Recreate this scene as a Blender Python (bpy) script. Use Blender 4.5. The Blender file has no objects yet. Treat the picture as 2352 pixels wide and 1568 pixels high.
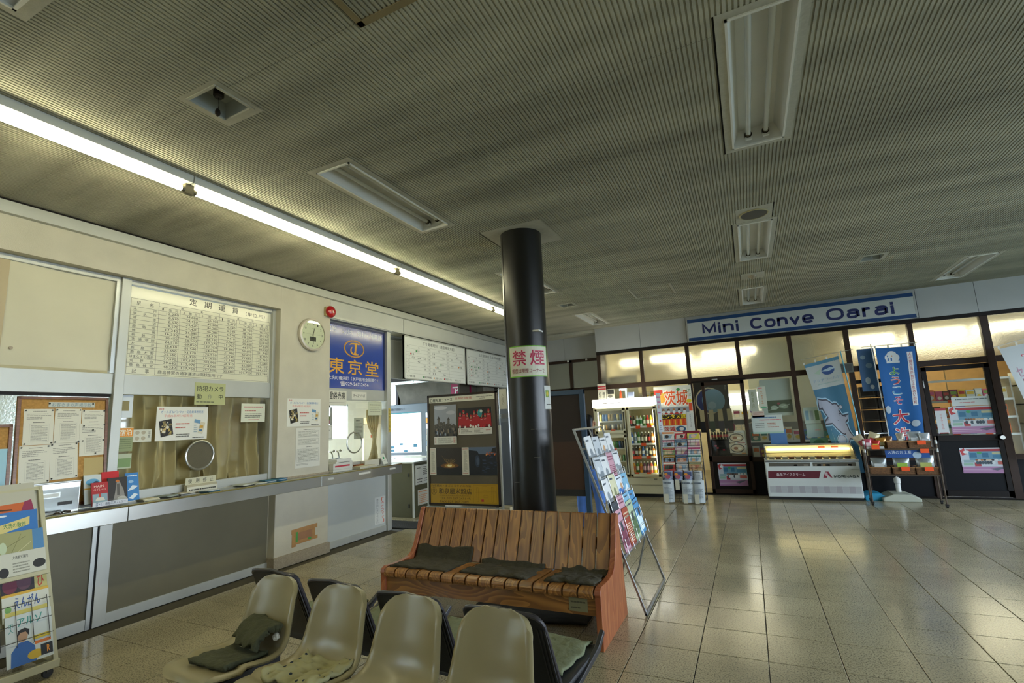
import bpy, bmesh, math, random
from mathutils import Vector, Matrix, noise

SC = bpy.context.scene
COL = SC.collection
PI = math.pi

# ------------------------------------------------------------------ camera
CAM_H = 1.5
def cam_basis(a, b, c):
    ca, sa, cb, sb = math.cos(a), math.sin(a), math.cos(b), math.sin(b)
    F = Vector((sa*cb, ca*cb, sb)); Rt = Vector((ca, -sa, 0)); U = Rt.cross(F)
    cc, sc = math.cos(c), math.sin(c)
    return cc*Rt + sc*U, -sc*Rt + cc*U, F
_R, _U, _F = cam_basis(-.4386202, .1613284, -.0476746)
cd = bpy.data.cameras.new('camera')
cam = bpy.data.objects.new('camera', cd); COL.objects.link(cam)
cam.matrix_world = Matrix(((_R.x, _U.x, -_F.x, 0), (_R.y, _U.y, -_F.y, 0), (_R.z, _U.z, -_F.z, CAM_H), (0, 0, 0, 1)))
cd.sensor_width = 36; cd.lens = 1129.18/2352*36; cd.clip_start = .05; cd.clip_end = 300
SC.camera = cam

# ------------------------------------------------------------------ sky, daylight, exposure
W = bpy.data.worlds.new('sky'); SC.world = W; W.use_nodes = True
wn = W.node_tree.nodes; wl = W.node_tree.links
bg = wn['Background']
tc = wn.new('ShaderNodeTexCoord'); sx = wn.new('ShaderNodeSeparateXYZ'); cr = wn.new('ShaderNodeValToRGB')
wl.new(tc.outputs['Generated'], sx.inputs[0]); wl.new(sx.outputs['Z'], cr.inputs[0]); wl.new(cr.outputs[0], bg.inputs[0])
cr.color_ramp.elements[0].position = 0; cr.color_ramp.elements[0].color = (.80, .90, 1, 1)
cr.color_ramp.elements[1].position = .6; cr.color_ramp.elements[1].color = (.48, .70, 1, 1)
bg.inputs[1].default_value = 15.5

SC.view_settings.view_transform = 'Standard'; SC.view_settings.look = 'None'
SC.view_settings.gamma = 1; SC.view_settings.use_curve_mapping = False
SC.view_settings.exposure = 0.13
SC.cycles.max_bounces = 7; SC.cycles.diffuse_bounces = 4; SC.cycles.glossy_bounces = 3
SC.cycles.transmission_bounces = 6; SC.cycles.transparent_max_bounces = 10
SC.cycles.caustics_reflective = False; SC.cycles.caustics_refractive = False
SC.cycles.sample_clamp_indirect = 4

def portal(name, loc, rot, sx_, sy_):
    l = bpy.data.lights.new(name, 'AREA'); l.shape = 'RECTANGLE'; l.size = sx_; l.size_y = sy_
    l.cycles.is_portal = True
    o = bpy.data.objects.new(name, l); COL.objects.link(o); o.location = loc; o.rotation_euler = rot
# daylight comes in through the glazed right wall and the concourse
portal('daylight_right', (6.98, 4.2, 1.75), (0, PI/2, 0), 2.2, 9.0)
portal('daylight_concourse', (-9.6, 9.6, 1.5), (0, -PI/2, 0), 2.8, 6.0)

TUBE_W = 33.0      # radiance of the lit tubes in the hall
SHOP_W = 17.0      # and in the shop

# ------------------------------------------------------------------ materials
_M = {}
def lin(h):
    h = h.lstrip('#'); out = []
    for i in (0, 2, 4):
        c = int(h[i:i+2], 16)/255
        out.append(c/12.92 if c <= .04045 else ((c+.055)/1.055)**2.4)
    return out
def mat(name, hexc, rough=.55, metal=0.0, var=0.0, vscale=6, bump=0.0, bscale=60, coat=0.0, spec=.5, emit=None, es=0, rnd=0.0, stretch=(1, 1, 1), obj_coords=True):
    if name in _M: return _M[name]
    m = bpy.data.materials.new(name); m.use_nodes = True; _M[name] = m
    nt = m.node_tree; N = nt.nodes; L = nt.links; p = N['Principled BSDF']
    c = lin(hexc)+[1]
    p.inputs['Base Color'].default_value = c
    p.inputs['Roughness'].default_value = rough; p.inputs['Metallic'].default_value = metal
    p.inputs['Specular IOR Level'].default_value = spec
    p.inputs['Coat Weight'].default_value = coat; p.inputs['Coat Roughness'].default_value = .12
    if emit:
        p.inputs['Emission Color'].default_value = lin(emit)+[1]; p.inputs['Emission Strength'].default_value = es
    if var or bump or rnd:
        t = N.new('ShaderNodeTexCoord'); mp = N.new('ShaderNodeMapping'); mp.inputs['Scale'].default_value = stretch
        L.new(t.outputs['Object'], mp.inputs[0])
    if var or rnd:
        nz = N.new('ShaderNodeTexNoise'); nz.inputs['Scale'].default_value = vscale; nz.inputs['Detail'].default_value = 5
        L.new(mp.outputs[0], nz.inputs[0])
        mr = N.new('ShaderNodeMapRange'); mr.inputs[1].default_value = .3; mr.inputs[2].default_value = .7
        mr.inputs[3].default_value = 1-var; mr.inputs[4].default_value = 1+var*.6
        L.new(nz.outputs[0], mr.inputs[0])
        val = mr.outputs[0]
        if rnd:
            oi = N.new('ShaderNodeObjectInfo'); m2 = N.new('ShaderNodeMapRange'); m2.inputs[3].default_value = 1-rnd; m2.inputs[4].default_value = 1+rnd
            L.new(oi.outputs['Random'], m2.inputs[0]); mu = N.new('ShaderNodeMath'); mu.operation = 'MULTIPLY'
            L.new(val, mu.inputs[0]); L.new(m2.outputs[0], mu.inputs[1]); val = mu.outputs[0]
        vm = N.new('ShaderNodeVectorMath'); vm.operation = 'SCALE'; vm.inputs[0].default_value = c[:3]
        L.new(val, vm.inputs['Scale']); L.new(vm.outputs[0], p.inputs['Base Color'])
    if bump:
        nb = N.new('ShaderNodeTexNoise'); nb.inputs['Scale'].default_value = bscale; nb.inputs['Detail'].default_value = 4
        L.new(mp.outputs[0], nb.inputs[0]); bp = N.new('ShaderNodeBump'); bp.inputs['Strength'].default_value = bump; bp.inputs['Distance'].default_value = .01
        L.new(nb.outputs[0], bp.inputs['Height']); L.new(bp.outputs[0], p.inputs['Normal'])
    return m
def C(h, rough=.55):
    return mat('print_'+h.lstrip('#')+('' if rough == .55 else '_%d' % (rough*100)), h, rough)
def E(h, s):
    return mat('lit_%s_%g' % (h.lstrip('#'), s), h, .5, emit=h, es=s)

def glass_clear(name='clear_glass', tint='#fcfefd', refl=.9):
    if name in _M: return _M[name]
    m = bpy.data.materials.new(name); m.use_nodes = True; _M[name] = m
    N = m.node_tree.nodes; L = m.node_tree.links; N.remove(N['Principled BSDF'])
    tr = N.new('ShaderNodeBsdfTransparent'); tr.inputs[0].default_value = lin(tint)+[1]
    gl = N.new('ShaderNodeBsdfGlossy'); gl.inputs['Roughness'].default_value = .03
    fr = N.new('ShaderNodeLayerWeight'); fr.inputs[0].default_value = .5
    pw = N.new('ShaderNodeMath'); pw.operation = 'POWER'; pw.inputs[1].default_value = 5; L.new(fr.outputs['Facing'], pw.inputs[0])
    mu = N.new('ShaderNodeMath'); mu.operation = 'MULTIPLY_ADD'; mu.inputs[1].default_value = .8*refl; mu.inputs[2].default_value = .05*refl
    mx = N.new('ShaderNodeMixShader'); L.new(pw.outputs[0], mu.inputs[0]); L.new(mu.outputs[0], mx.inputs[0])
    L.new(tr.outputs[0], mx.inputs[1]); L.new(gl.outputs[0], mx.inputs[2]); L.new(mx.outputs[0], N['Material Output'].inputs[0])
    return m
def glass_frosted(name='frosted_glass', tint='#f0f3ea', rough=.25):
    if name in _M: return _M[name]
    m = bpy.data.materials.new(name); m.use_nodes = True; _M[name] = m
    N = m.node_tree.nodes; L = m.node_tree.links; p = N['Principled BSDF']
    p.inputs['Base Color'].default_value = lin(tint)+[1]; p.inputs['Transmission Weight'].default_value = .92
    p.inputs['Roughness'].default_value = rough; p.inputs['IOR'].default_value = 1.45
    nb = N.new('ShaderNodeTexNoise'); nb.inputs['Scale'].default_value = 55; bp = N.new('ShaderNodeBump'); bp.inputs['Strength'].default_value = .35; bp.inputs['Distance'].default_value = .01
    t = N.new('ShaderNodeTexCoord'); L.new(t.outputs['Object'], nb.inputs[0]); L.new(nb.outputs[0], bp.inputs['Height']); L.new(bp.outputs[0], p.inputs['Normal'])
    return m

def wood(name, hexc, hex2, scale=9, rough=.38, axis='Z', rnd=.1):
    """wavy grain running along the given object axis"""
    if name in _M: return _M[name]
    m = bpy.data.materials.new(name); m.use_nodes = True; _M[name] = m
    N = m.node_tree.nodes; L = m.node_tree.links; p = N['Principled BSDF']; p.inputs['Roughness'].default_value = rough
    p.inputs['Coat Weight'].default_value = .25; p.inputs['Coat Roughness'].default_value = .25
    t = N.new('ShaderNodeTexCoord'); oi = N.new('ShaderNodeObjectInfo')
    ad = N.new('ShaderNodeVectorMath'); ad.operation = 'ADD'
    cb = N.new('ShaderNodeVectorMath'); cb.operation = 'SCALE'; cb.inputs[0].default_value = (9, 7, 5); L.new(oi.outputs['Random'], cb.inputs['Scale'])
    L.new(t.outputs['Object'], ad.inputs[0]); L.new(cb.outputs[0], ad.inputs[1])
    mp = N.new('ShaderNodeMapping'); s = {'X': (.16, 1, 1), 'Y': (1, .16, 1), 'Z': (1, 1, .16)}[axis]; mp.inputs['Scale'].default_value = s
    L.new(ad.outputs[0], mp.inputs[0])
    nz = N.new('ShaderNodeTexNoise'); nz.inputs['Scale'].default_value = scale; nz.inputs['Detail'].default_value = 1.5; L.new(mp.outputs[0], nz.inputs[0])
    mu = N.new('ShaderNodeMath'); mu.operation = 'MULTIPLY'; mu.inputs[1].default_value = 14; L.new(nz.outputs[0], mu.inputs[0])
    fr = N.new('ShaderNodeMath'); fr.operation = 'FRACT'; L.new(mu.outputs[0], fr.inputs[0])
    rp = N.new('ShaderNodeValToRGB'); rp.color_ramp.elements[0].color = lin(hexc)+[1]; rp.color_ramp.elements[1].color = lin(hex2)+[1]
    rp.color_ramp.elements[0].position = .35; L.new(fr.outputs[0], rp.inputs[0])
    m2 = N.new('ShaderNodeMapRange'); m2.inputs[3].default_value = 1-rnd; m2.inputs[4].default_value = 1+rnd; L.new(oi.outputs['Random'], m2.inputs[0])
    vm = N.new('ShaderNodeVectorMath'); vm.operation = 'SCALE'; L.new(rp.outputs[0], vm.inputs[0]); L.new(m2.outputs[0], vm.inputs['Scale'])
    L.new(vm.outputs[0], p.inputs['Base Color'])
    return m

# ------------------------------------------------------------------ mesh helper
_TX = {}
def glyphs(s, bold=0.0):
    k = (s, bold)
    if k not in _TX:
        c = bpy.data.curves.new('t', 'FONT'); c.body = s; c.resolution_u = 2; c.offset = bold
        o = bpy.data.objects.new('t', c); COL.objects.link(o)
        dg = bpy.context.evaluated_depsgraph_get(); me = bpy.data.meshes.new_from_object(o.evaluated_get(dg))
        vs = [(v.co.x, v.co.y) for v in me.vertices]; fs = [tuple(p.vertices) for p in me.polygons]
        fs = [f if sum((vs[f[i]][0]*vs[f[(i+1) % len(f)]][1]-vs[f[(i+1) % len(f)]][0]*vs[f[i]][1]) for i in range(len(f))) > 0 else f[::-1] for f in fs]
        bpy.data.objects.remove(o); bpy.data.meshes.remove(me); bpy.data.curves.remove(c)
        if vs:
            xs = [v[0] for v in vs]; ys = [v[1] for v in vs]; bb = (min(xs), min(ys), max(xs), max(ys))
        else: bb = (0, 0, 1, 1)
        _TX[k] = (vs, fs, bb)
    return _TX[k]

def fr(o, u=(1, 0, 0), v=(0, 0, 1)):
    u = Vector(u).normalized(); v = Vector(v).normalized(); n = u.cross(v)
    return Matrix(((u.x, v.x, n.x, o[0]), (u.y, v.y, n.y, o[1]), (u.z, v.z, n.z, o[2]), (0, 0, 0, 1)))
def on_left(y, z, x=-4.95): return fr((x, y, z), (0, 1, 0), (0, 0, 1))
def on_far(x, z, y): return fr((x, y, z), (1, 0, 0), (0, 0, 1))
def on_ceil(x, y, z=3.365): return fr((x, y, z), (1, 0, 0), (0, -1, 0))
def on_floor(x, y, z=0, rz=0): return Matrix.Translation((x, y, z)) @ Matrix.Rotation(rz, 4, 'Z')

class MB:
    def __init__(s): s.v = []; s.f = []; s.m = []; s.ml = []; s.T = None
    def mi(s, m):
        if m not in s.ml: s.ml.append(m)
        return s.ml.index(m)
    def add(s, vs, fs, m):
        b = len(s.v); i = s.mi(m)
        if s.T is not None: vs = [tuple(s.T @ Vector(v)) for v in vs]
        s.v += [tuple(v) for v in vs]
        for f in fs: s.f.append(tuple(b+k for k in f)); s.m.append(i)
        return s
    def box(s, x0, y0, z0, x1, y1, z1, m):
        if x0 > x1: x0, x1 = x1, x0
        if y0 > y1: y0, y1 = y1, y0
        if z0 > z1: z0, z1 = z1, z0
        return s.add([(x0, y0, z0), (x1, y0, z0), (x1, y1, z0), (x0, y1, z0), (x0, y0, z1), (x1, y0, z1), (x1, y1, z1), (x0, y1, z1)],
              [(0, 3, 2, 1), (4, 5, 6, 7), (0, 1, 5, 4), (1, 2, 6, 5), (2, 3, 7, 6), (3, 0, 4, 7)], m)
    def cyl(s, p, q, r, m, n=12, r2=None, caps=True):
        p = Vector(p); q = Vector(q); r2 = r if r2 is None else r2; d = (q-p).normalized()
        a = d.orthogonal().normalized(); b = d.cross(a); vs = []
        for c, rr in ((p, r), (q, r2)):
            for i in range(n):
                t = 2*PI*i/n; vs.append(c+a*math.cos(t)*rr+b*math.sin(t)*rr)
        fs = [(i, (i+1) % n, n+(i+1) % n, n+i) for i in range(n)]
        if caps: fs += [tuple(range(n))[::-1], tuple(range(n, 2*n))]
        return s.add(vs, fs, m)
    def tube(s, pts, r, m, n=8, closed=False):
        pts = [Vector(p) for p in pts]; k = len(pts); vs = []; up = None
        for i, p in enumerate(pts):
            a = pts[(i-1) % k] if (closed or i) else p; b = pts[(i+1) % k] if (closed or i < k-1) else p
            d = (b-a).normalized()
            if up is None: up = d.orthogonal().normalized()
            up = (up-d*up.dot(d)).normalized(); w = d.cross(up)
            for j in range(n):
                t = 2*PI*j/n; vs.append(p+up*math.cos(t)*r+w*math.sin(t)*r)
        fs = []
        for i in range(k if closed else k-1):
            o = i*n; q = ((i+1) % k)*n
            fs += [(o+j, o+(j+1) % n, q+(j+1) % n, q+j) for j in range(n)]
        if not closed: fs += [tuple(range(n))[::-1], tuple(range((k-1)*n, k*n))]
        return s.add(vs, fs, m)
    def lathe(s, prof, m, n=16, o=(0, 0, 0)):
        vs = []; fs = []
        for r, z in prof:
            for i in range(n):
                t = 2*PI*i/n; vs.append((o[0]+r*math.cos(t), o[1]+r*math.sin(t), o[2]+z))
        for k in range(len(prof)-1):
            fs += [(k*n+i, k*n+(i+1) % n, (k+1)*n+(i+1) % n, (k+1)*n+i) for i in range(n)]
        fs += [tuple(range(n))[::-1], tuple(range((len(prof)-1)*n, len(prof)*n))]
        return s.add(vs, fs, m)
    def prism(s, poly, d0, d1, m, axis='Z'):
        """extrude a 2-D outline along an axis; outline is (x,y) for Z, (x,z) for Y, (y,z) for X"""
        f = {'Z': lambda a, b, d: (a, b, d), 'Y': lambda a, b, d: (a, d, b), 'X': lambda a, b, d: (d, a, b)}[axis]
        n = len(poly); vs = [f(a, b, d0) for a, b in poly]+[f(a, b, d1) for a, b in poly]
        fs = [tuple(range(n))[::-1], tuple(range(n, 2*n))]+[(i, (i+1) % n, n+(i+1) % n, n+i) for i in range(n)]
        return s.add(vs, fs, m)
    def text(s, t, x0, y0, x1, y1, m, z, fit='box', bold=0.0):
        vs, fs, bb = glyphs(t)
        if not vs: return s
        w = max(bb[2]-bb[0], 1e-4); h = max(bb[3]-bb[1], 1e-4)
        if bold:        # a heavier stroke: the glyph laid down several times, a little apart
            e = bold*.8*(y1-y0)
            ks = ((-1, -1), (1, -1), (1, 1), (-1, 1)) if bold < .045 else ((-1, -1), (1, -1), (1, 1), (-1, 1), (0, -1.3), (0, 1.3), (-1.3, 0), (1.3, 0), (0, 0))
            for i, (a, b) in enumerate(ks):
                if fit == 'box': s.text(t, x0+e*(1+a)*.5*1, y0+e*(1+b)*.5, x1-e*(1-a)*.5, y1-e*(1-b)*.5, m, z+i*2e-6, fit)
                else: s.text(t, x0+a*e*.5, y0+b*e*.5, x1+a*e*.5, y1+b*e*.5, m, z+i*2e-6, fit)
            return s
        if fit == 'box': a = (x1-x0)/w; b = (y1-y0)/h; ox = x0
        else:
            b = (y1-y0)/max(h, .62); a = b*(.92 if fit != 'w' else 1)
            a = min(a, (x1-x0)/w)
            ox = {'l': x0, 'r': x1-w*a, 'c': (x0+x1)/2-w*a/2, 'w': x0}[fit]
        return s.add([(ox+(x-bb[0])*a, y0+(y-bb[1])*b, z) for x, y in vs], fs, m)
    def vtext(s, t, x0, y0, x1, y1, m, z, bold=0.0):
        n = len(t); h = (y1-y0)/n
        for i, ch in enumerate(t):
            if ch in ' \u3000': continue
            yy = y1-(i+1)*h
            if ch == '\u30fc': s.box((x0+x1)/2-(x1-x0)*.06, yy+h*.1, z-.0001, (x0+x1)/2+(x1-x0)*.06, yy+h*.9, z, m)
            else: s.text(ch, x0, yy+h*.07, x1, yy+h*.93, m, z, 'box', bold)
        return s
    def build(s, name, parent=None, M=None, smooth=False, bevel=0, bseg=2, sharp=.6):
        me = bpy.data.meshes.new(name); me.from_pydata(s.v, [], s.f)
        for m in s.ml: me.materials.append(m)
        if len(s.ml) > 1: me.polygons.foreach_set('material_index', s.m)
        if smooth:
            me.polygons.foreach_set('use_smooth', [True]*len(me.polygons)); me.set_sharp_from_angle(angle=sharp)
        me.update(); me.validate()
        return link(name, me, parent, M, bevel, bseg)
def link(name, me, parent=None, M=None, bevel=0, bseg=2):
    o = bpy.data.objects.new(name, me); COL.objects.link(o)
    if parent is not None: o.parent = parent
    if M is not None: o.matrix_local = M
    if bevel:
        b = o.modifiers.new('bevel', 'BEVEL'); b.width = bevel; b.segments = bseg; b.limit_method = 'ANGLE'; b.angle_limit = .7
    return o
def tag(o, label=None, cat=None, group=None, kind=None):
    if label: o['label'] = label
    if cat: o['category'] = cat
    if group: o['group'] = group
    if kind: o['kind'] = kind
    return o
def thing(name, label, cat, M=None, group=None, parent=None):
    o = bpy.data.objects.new(name, None); COL.objects.link(o); o.empty_display_size = .1
    if parent is not None: o.parent = parent
    if M is not None: o.matrix_local = M
    return tag(o, label, cat, group)
def struct(mb, name, parent=None, **k):
    o = mb.build(name, parent, **k)
    if parent is None: o['kind'] = 'structure'
    return o
def holder(name, M=None):
    o = bpy.data.objects.new(name, None); COL.objects.link(o); o['kind'] = 'structure'
    if M is not None: o.matrix_local = M
    return o

def art(mb, w, h, items, z0=.0, dz=.00012):
    """flat print on the local xy plane; coordinates are fractions of w and h"""
    z = z0
    for it in items:
        z += dz; k = it[0]
        if k == 'r':
            _, a, b, c, d, col = it; mb.add([(a*w, b*h, z), (c*w, b*h, z), (c*w, d*h, z), (a*w, d*h, z)], [(0, 1, 2, 3)], C(col) if isinstance(col, str) else col)
        elif k == 'e':
            _, a, b, c, d, col = it; n = 20
            mb.add([(a*w+c*w*math.cos(2*PI*i/n), b*h+d*h*math.sin(2*PI*i/n), z) for i in range(n)], [tuple(range(n))], C(col) if isinstance(col, str) else col)
        elif k == 'p':
            _, pts, col = it; area = sum(pts[i][0]*pts[(i+1) % len(pts)][1]-pts[(i+1) % len(pts)][0]*pts[i][1] for i in range(len(pts)))
            if area < 0: pts = pts[::-1]
            mb.add([(x*w, y*h, z) for x, y in pts], [tuple(range(len(pts)))], C(col) if isinstance(col, str) else col)
        elif k == 't':
            _, s, a, b, c, d, col = it[:7]; f = it[7] if len(it) > 7 else 'box'; bo = it[8] if len(it) > 8 else .0
            mb.text(s, a*w, b*h, c*w, d*h, C(col), z, f, bo)
        elif k == 'v':
            _, s, a, b, c, d, col = it[:7]; bo = it[7] if len(it) > 7 else .0
            mb.vtext(s, a*w, b*h, c*w, d*h, C(col), z, bo)
        elif k == 'o':      # outlined rectangle
            _, a, b, c, d, t, col = it; x0, y0, x1, y1 = a*w, b*h, c*w, d*h; mm = C(col)
            for q in ((x0, y0, x1, y0+t), (x0, y1-t, x1, y1), (x0, y0, x0+t, y1), (x1-t, y0, x1, y1)):
                mb.add([(q[0], q[1], z), (q[2], q[1], z), (q[2], q[3], z), (q[0], q[3], z)], [(0, 1, 2, 3)], mm)
        elif k == 's':      # line segment with thickness t (metres)
            _, a, b, c, d, t, col = it; p = Vector((a*w, b*h, 0)); q = Vector((c*w, d*h, 0)); nn = (q-p).normalized(); nn = Vector((-nn.y, nn.x, 0))*t/2
            mb.add([(p-nn)+Vector((0, 0, z)), (q-nn)+Vector((0, 0, z)), (q+nn)+Vector((0, 0, z)), (p+nn)+Vector((0, 0, z))], [(0, 1, 2, 3)], C(col))
        elif k == 'l':      # rows of print too small to read
            _, a, b, c, d, n, col = it[:7]; rr = random.Random(int((a*97+b*31+c*7+d+n)*1000)); hh = (d-b)/n
            for i in range(n):
                y = d-(i+1)*hh; x = a; end = c-(c-a)*rr.choice((0, 0, 0, .1, .35))
                while x < end-.01*(c-a):
                    L_ = min((c-a)*rr.uniform(.04, .2), end-x)
                    mb.add([(x*w, (y+hh*.3)*h, z), ((x+L_)*w, (y+hh*.3)*h, z), ((x+L_)*w, (y+hh*.72)*h, z), (x*w, (y+hh*.72)*h, z)], [(0, 1, 2, 3)], C(col))
                    x += L_+(c-a)*.015
    return z
def strokes(mb, word, x0, y0, x1, y1, m, z, wt):
    """wide square sans letters drawn as strokes; wt is the stroke width"""
    def arc(cx, cy, rx, ry, a0, a1, n=18, p=2.6):
        o = []
        for i in range(n+1):
            a = math.radians(a0+(a1-a0)*i/n); c, s = math.cos(a), math.sin(a)
            o.append((cx+rx*math.copysign(abs(c)**(2/p), c), cy+ry*math.copysign(abs(s)**(2/p), s)))
        return o
    G = {'M': (1.05, [[(0, 0), (0, 1), (.525, .12), (1.05, 1), (1.05, 0)]]), 'i': (.0, [[(0, 0), (0, .60)], [(0, .955), (0, .965)]]), 'n': (.74, [[(0, 0), (0, .72)], [(0, .45)]+arc(.37, .40, .37, .32, 165, 0)+[(.74, 0)]]),
         'C': (1.0, [arc(.52, .5, .52, .5, 38, 322, 26)]), 'o': (.84, [arc(.42, .36, .42, .36, 0, 360, 28)]), 'v': (.8, [[(0, .72), (.4, 0), (.8, .72)]]), 'e': (.84, [[(.02, .37), (.83, .37)]+arc(.42, .36, .41, .36, 2, 325, 26)]),
         'O': (1.15, [arc(.575, .5, .575, .5, 0, 360, 32)]), 'a': (.78, [arc(.40, .50, .36, .22, 165, 0)+[(.76, 0)], [(.76, .42), (.3, .42)]+arc(.22, .21, .21, .21, 90, 270, 10)+[(.5, 0), (.76, .16)]]), 'r': (.48, [[(0, 0), (0, .72)], [(0, .42)]+arc(.34, .40, .34, .32, 165, 80, 8)+[(.48, .72)]]),
         'R': (.85, [[(0, 0), (0, 1), (.55, 1)]+arc(.55, .73, .28, .27, 90, -90, 10)+[(0, .46)], [(.5, .46), (.87, 0)]]), 'I': (.0, [[(0, 0), (0, 1)]]), 'N': (.9, [[(0, 0), (0, 1), (.9, 0), (.9, 1)]]), 'A': (1.0, [[(0, 0), (.5, 1), (1, 0)], [(.2, .34), (.8, .34)]]), 'G': (1.05, [arc(.52, .5, .52, .5, 38, 300, 26)+[(1.0, .12), (1.0, .46), (.6, .46)]])}
    gap = .42; tot = sum(G[c][0] for c in word)+gap*(len(word)-1); sx2 = (x1-x0-wt)/tot; sy2 = y1-y0-wt; x = x0+wt/2
    for c in word:
        for line in G[c][1]:
            P_ = [Vector((x+a*sx2, y0+wt/2+b*sy2)) for a, b in line]; k = len(P_); L_ = []; R_ = []
            for i, q in enumerate(P_):
                d0 = (q-P_[i-1]).normalized() if i else None; d1 = (P_[i+1]-q).normalized() if i < k-1 else None
                if d0 is None: d0 = d1
                if d1 is None: d1 = d0
                t_ = (d0+d1); t_ = t_.normalized() if t_.length > .2 else d0; nn = Vector((-t_.y, t_.x)); mi = min(1/max(nn.dot(Vector((-d0.y, d0.x))), .3), 2.0)
                e = nn*wt/2*mi; ext = t_*(wt/2 if (i in (0, k-1) and k < 4 and abs(d0.x) < .2) else 0)*(-1 if i == 0 else 1)
                L_.append(q+e+ext); R_.append(q-e+ext)
            for i in range(k-1): mb.add([(R_[i].x, R_[i].y, z), (R_[i+1].x, R_[i+1].y, z), (L_[i+1].x, L_[i+1].y, z), (L_[i].x, L_[i].y, z)], [(0, 1, 2, 3)], m)
        x += (G[c][0]+gap)*sx2
def cut(mb, xs, ys):
    """cut flat print along grid lines so that it can follow a bent sheet"""
    me = bpy.data.meshes.new('t'); me.from_pydata(mb.v, [], mb.f); me.polygons.foreach_set('material_index', mb.m)
    bm = bmesh.new(); bm.from_mesh(me); bmesh.ops.triangulate(bm, faces=[f for f in bm.faces if len(f.verts) > 4])
    for k, vals in ((0, xs), (1, ys)):
        for q in vals:
            bmesh.ops.bisect_plane(bm, geom=bm.verts[:]+bm.edges[:]+bm.faces[:], plane_co=(q, 0, 0) if k == 0 else (0, q, 0), plane_no=(1, 0, 0) if k == 0 else (0, 1, 0), dist=1e-6)
    bm.verts.index_update(); mb.v = [tuple(v.co) for v in bm.verts]; mb.f = [tuple(v.index for v in f.verts) for f in bm.faces]; mb.m = [f.material_index for f in bm.faces]
    bm.free(); bpy.data.meshes.remove(me); return mb
def poster(name, label, cat, M, w, h, items=(), base='#f2f2ec', group=None, t=.0015, parent=None, curl=0, rough=.5):
    """one sheet with its flat print"""
    mb = MB(); m = C(base, rough) if isinstance(base, str) else base
    mb.box(0, 0, 0, w, h, t, m)
    art(mb, w, h, items, t)
    o = mb.build(name, parent, M)
    if parent is None: tag(o, label, cat, group)
    elif label: o['label'] = label
    return o
def lean(M, ang, about='X'): return M @ Matrix.Rotation(ang, 4, about)
rnd = random.Random(11)
# ================================================================== materials of the place
m_plaster = mat('plaster', '#cfcab8', .8, var=.06, vscale=5, bump=.25, bscale=180)
m_header = mat('header_panel', '#aeb1b0', .6, var=.04, vscale=3, bump=.08, bscale=300)
m_header2 = mat('beam_panel', '#c8c9c0', .6, var=.04, vscale=3, bump=.08, bscale=300)
m_cream = mat('shop_wall_paint', '#d9d2b4', .7, var=.04)
m_ceil = mat('acoustic_board', '#b4b3a1', .85, var=.34, vscale=1.4, bump=.3, bscale=90, stretch=(.35, 2.4, 1))
m_patch = mat('ceiling_plaster', '#bab9aa', .85, var=.08, vscale=40, bump=.2)
m_alu = mat('brushed_aluminium', '#b9bcb8', .38, .75, var=.08, vscale=9)
m_alu_w = mat('anodised_frame', '#c2c4bd', .45, .35, var=.05, vscale=4)
m_steel = mat('stainless_steel', '#c3c4be', .30, .88, var=.1, vscale=3, stretch=(6, .3, 1), bump=.02, bscale=200)
m_dark = mat('dark_void', '#1a1a18', .8)
m_bronze = mat('bronze_frame', '#33241a', .5, .0, var=.12, vscale=6, spec=.25)
m_bronze_d = mat('bronze_dark', '#17110d', .5, .0, spec=.2)
m_panel_o = mat('olive_panel', '#6d6852', .6, var=.1, vscale=2.5, bump=.06, bscale=200)
m_panel_g = mat('grey_panel', '#c3c8c4', .5, var=.04, vscale=2)
m_skirt = mat('terrazzo_skirting', '#a89c86', .5, var=.25, vscale=90)
m_white = mat('white_enamel', '#e6e6de', .4, var=.03)
m_glass = glass_clear(); m_frost = glass_frosted()
m_concrete = mat('raw_concrete', '#7c786a', .8, var=.22, vscale=5, bump=.4, bscale=30)

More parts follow.
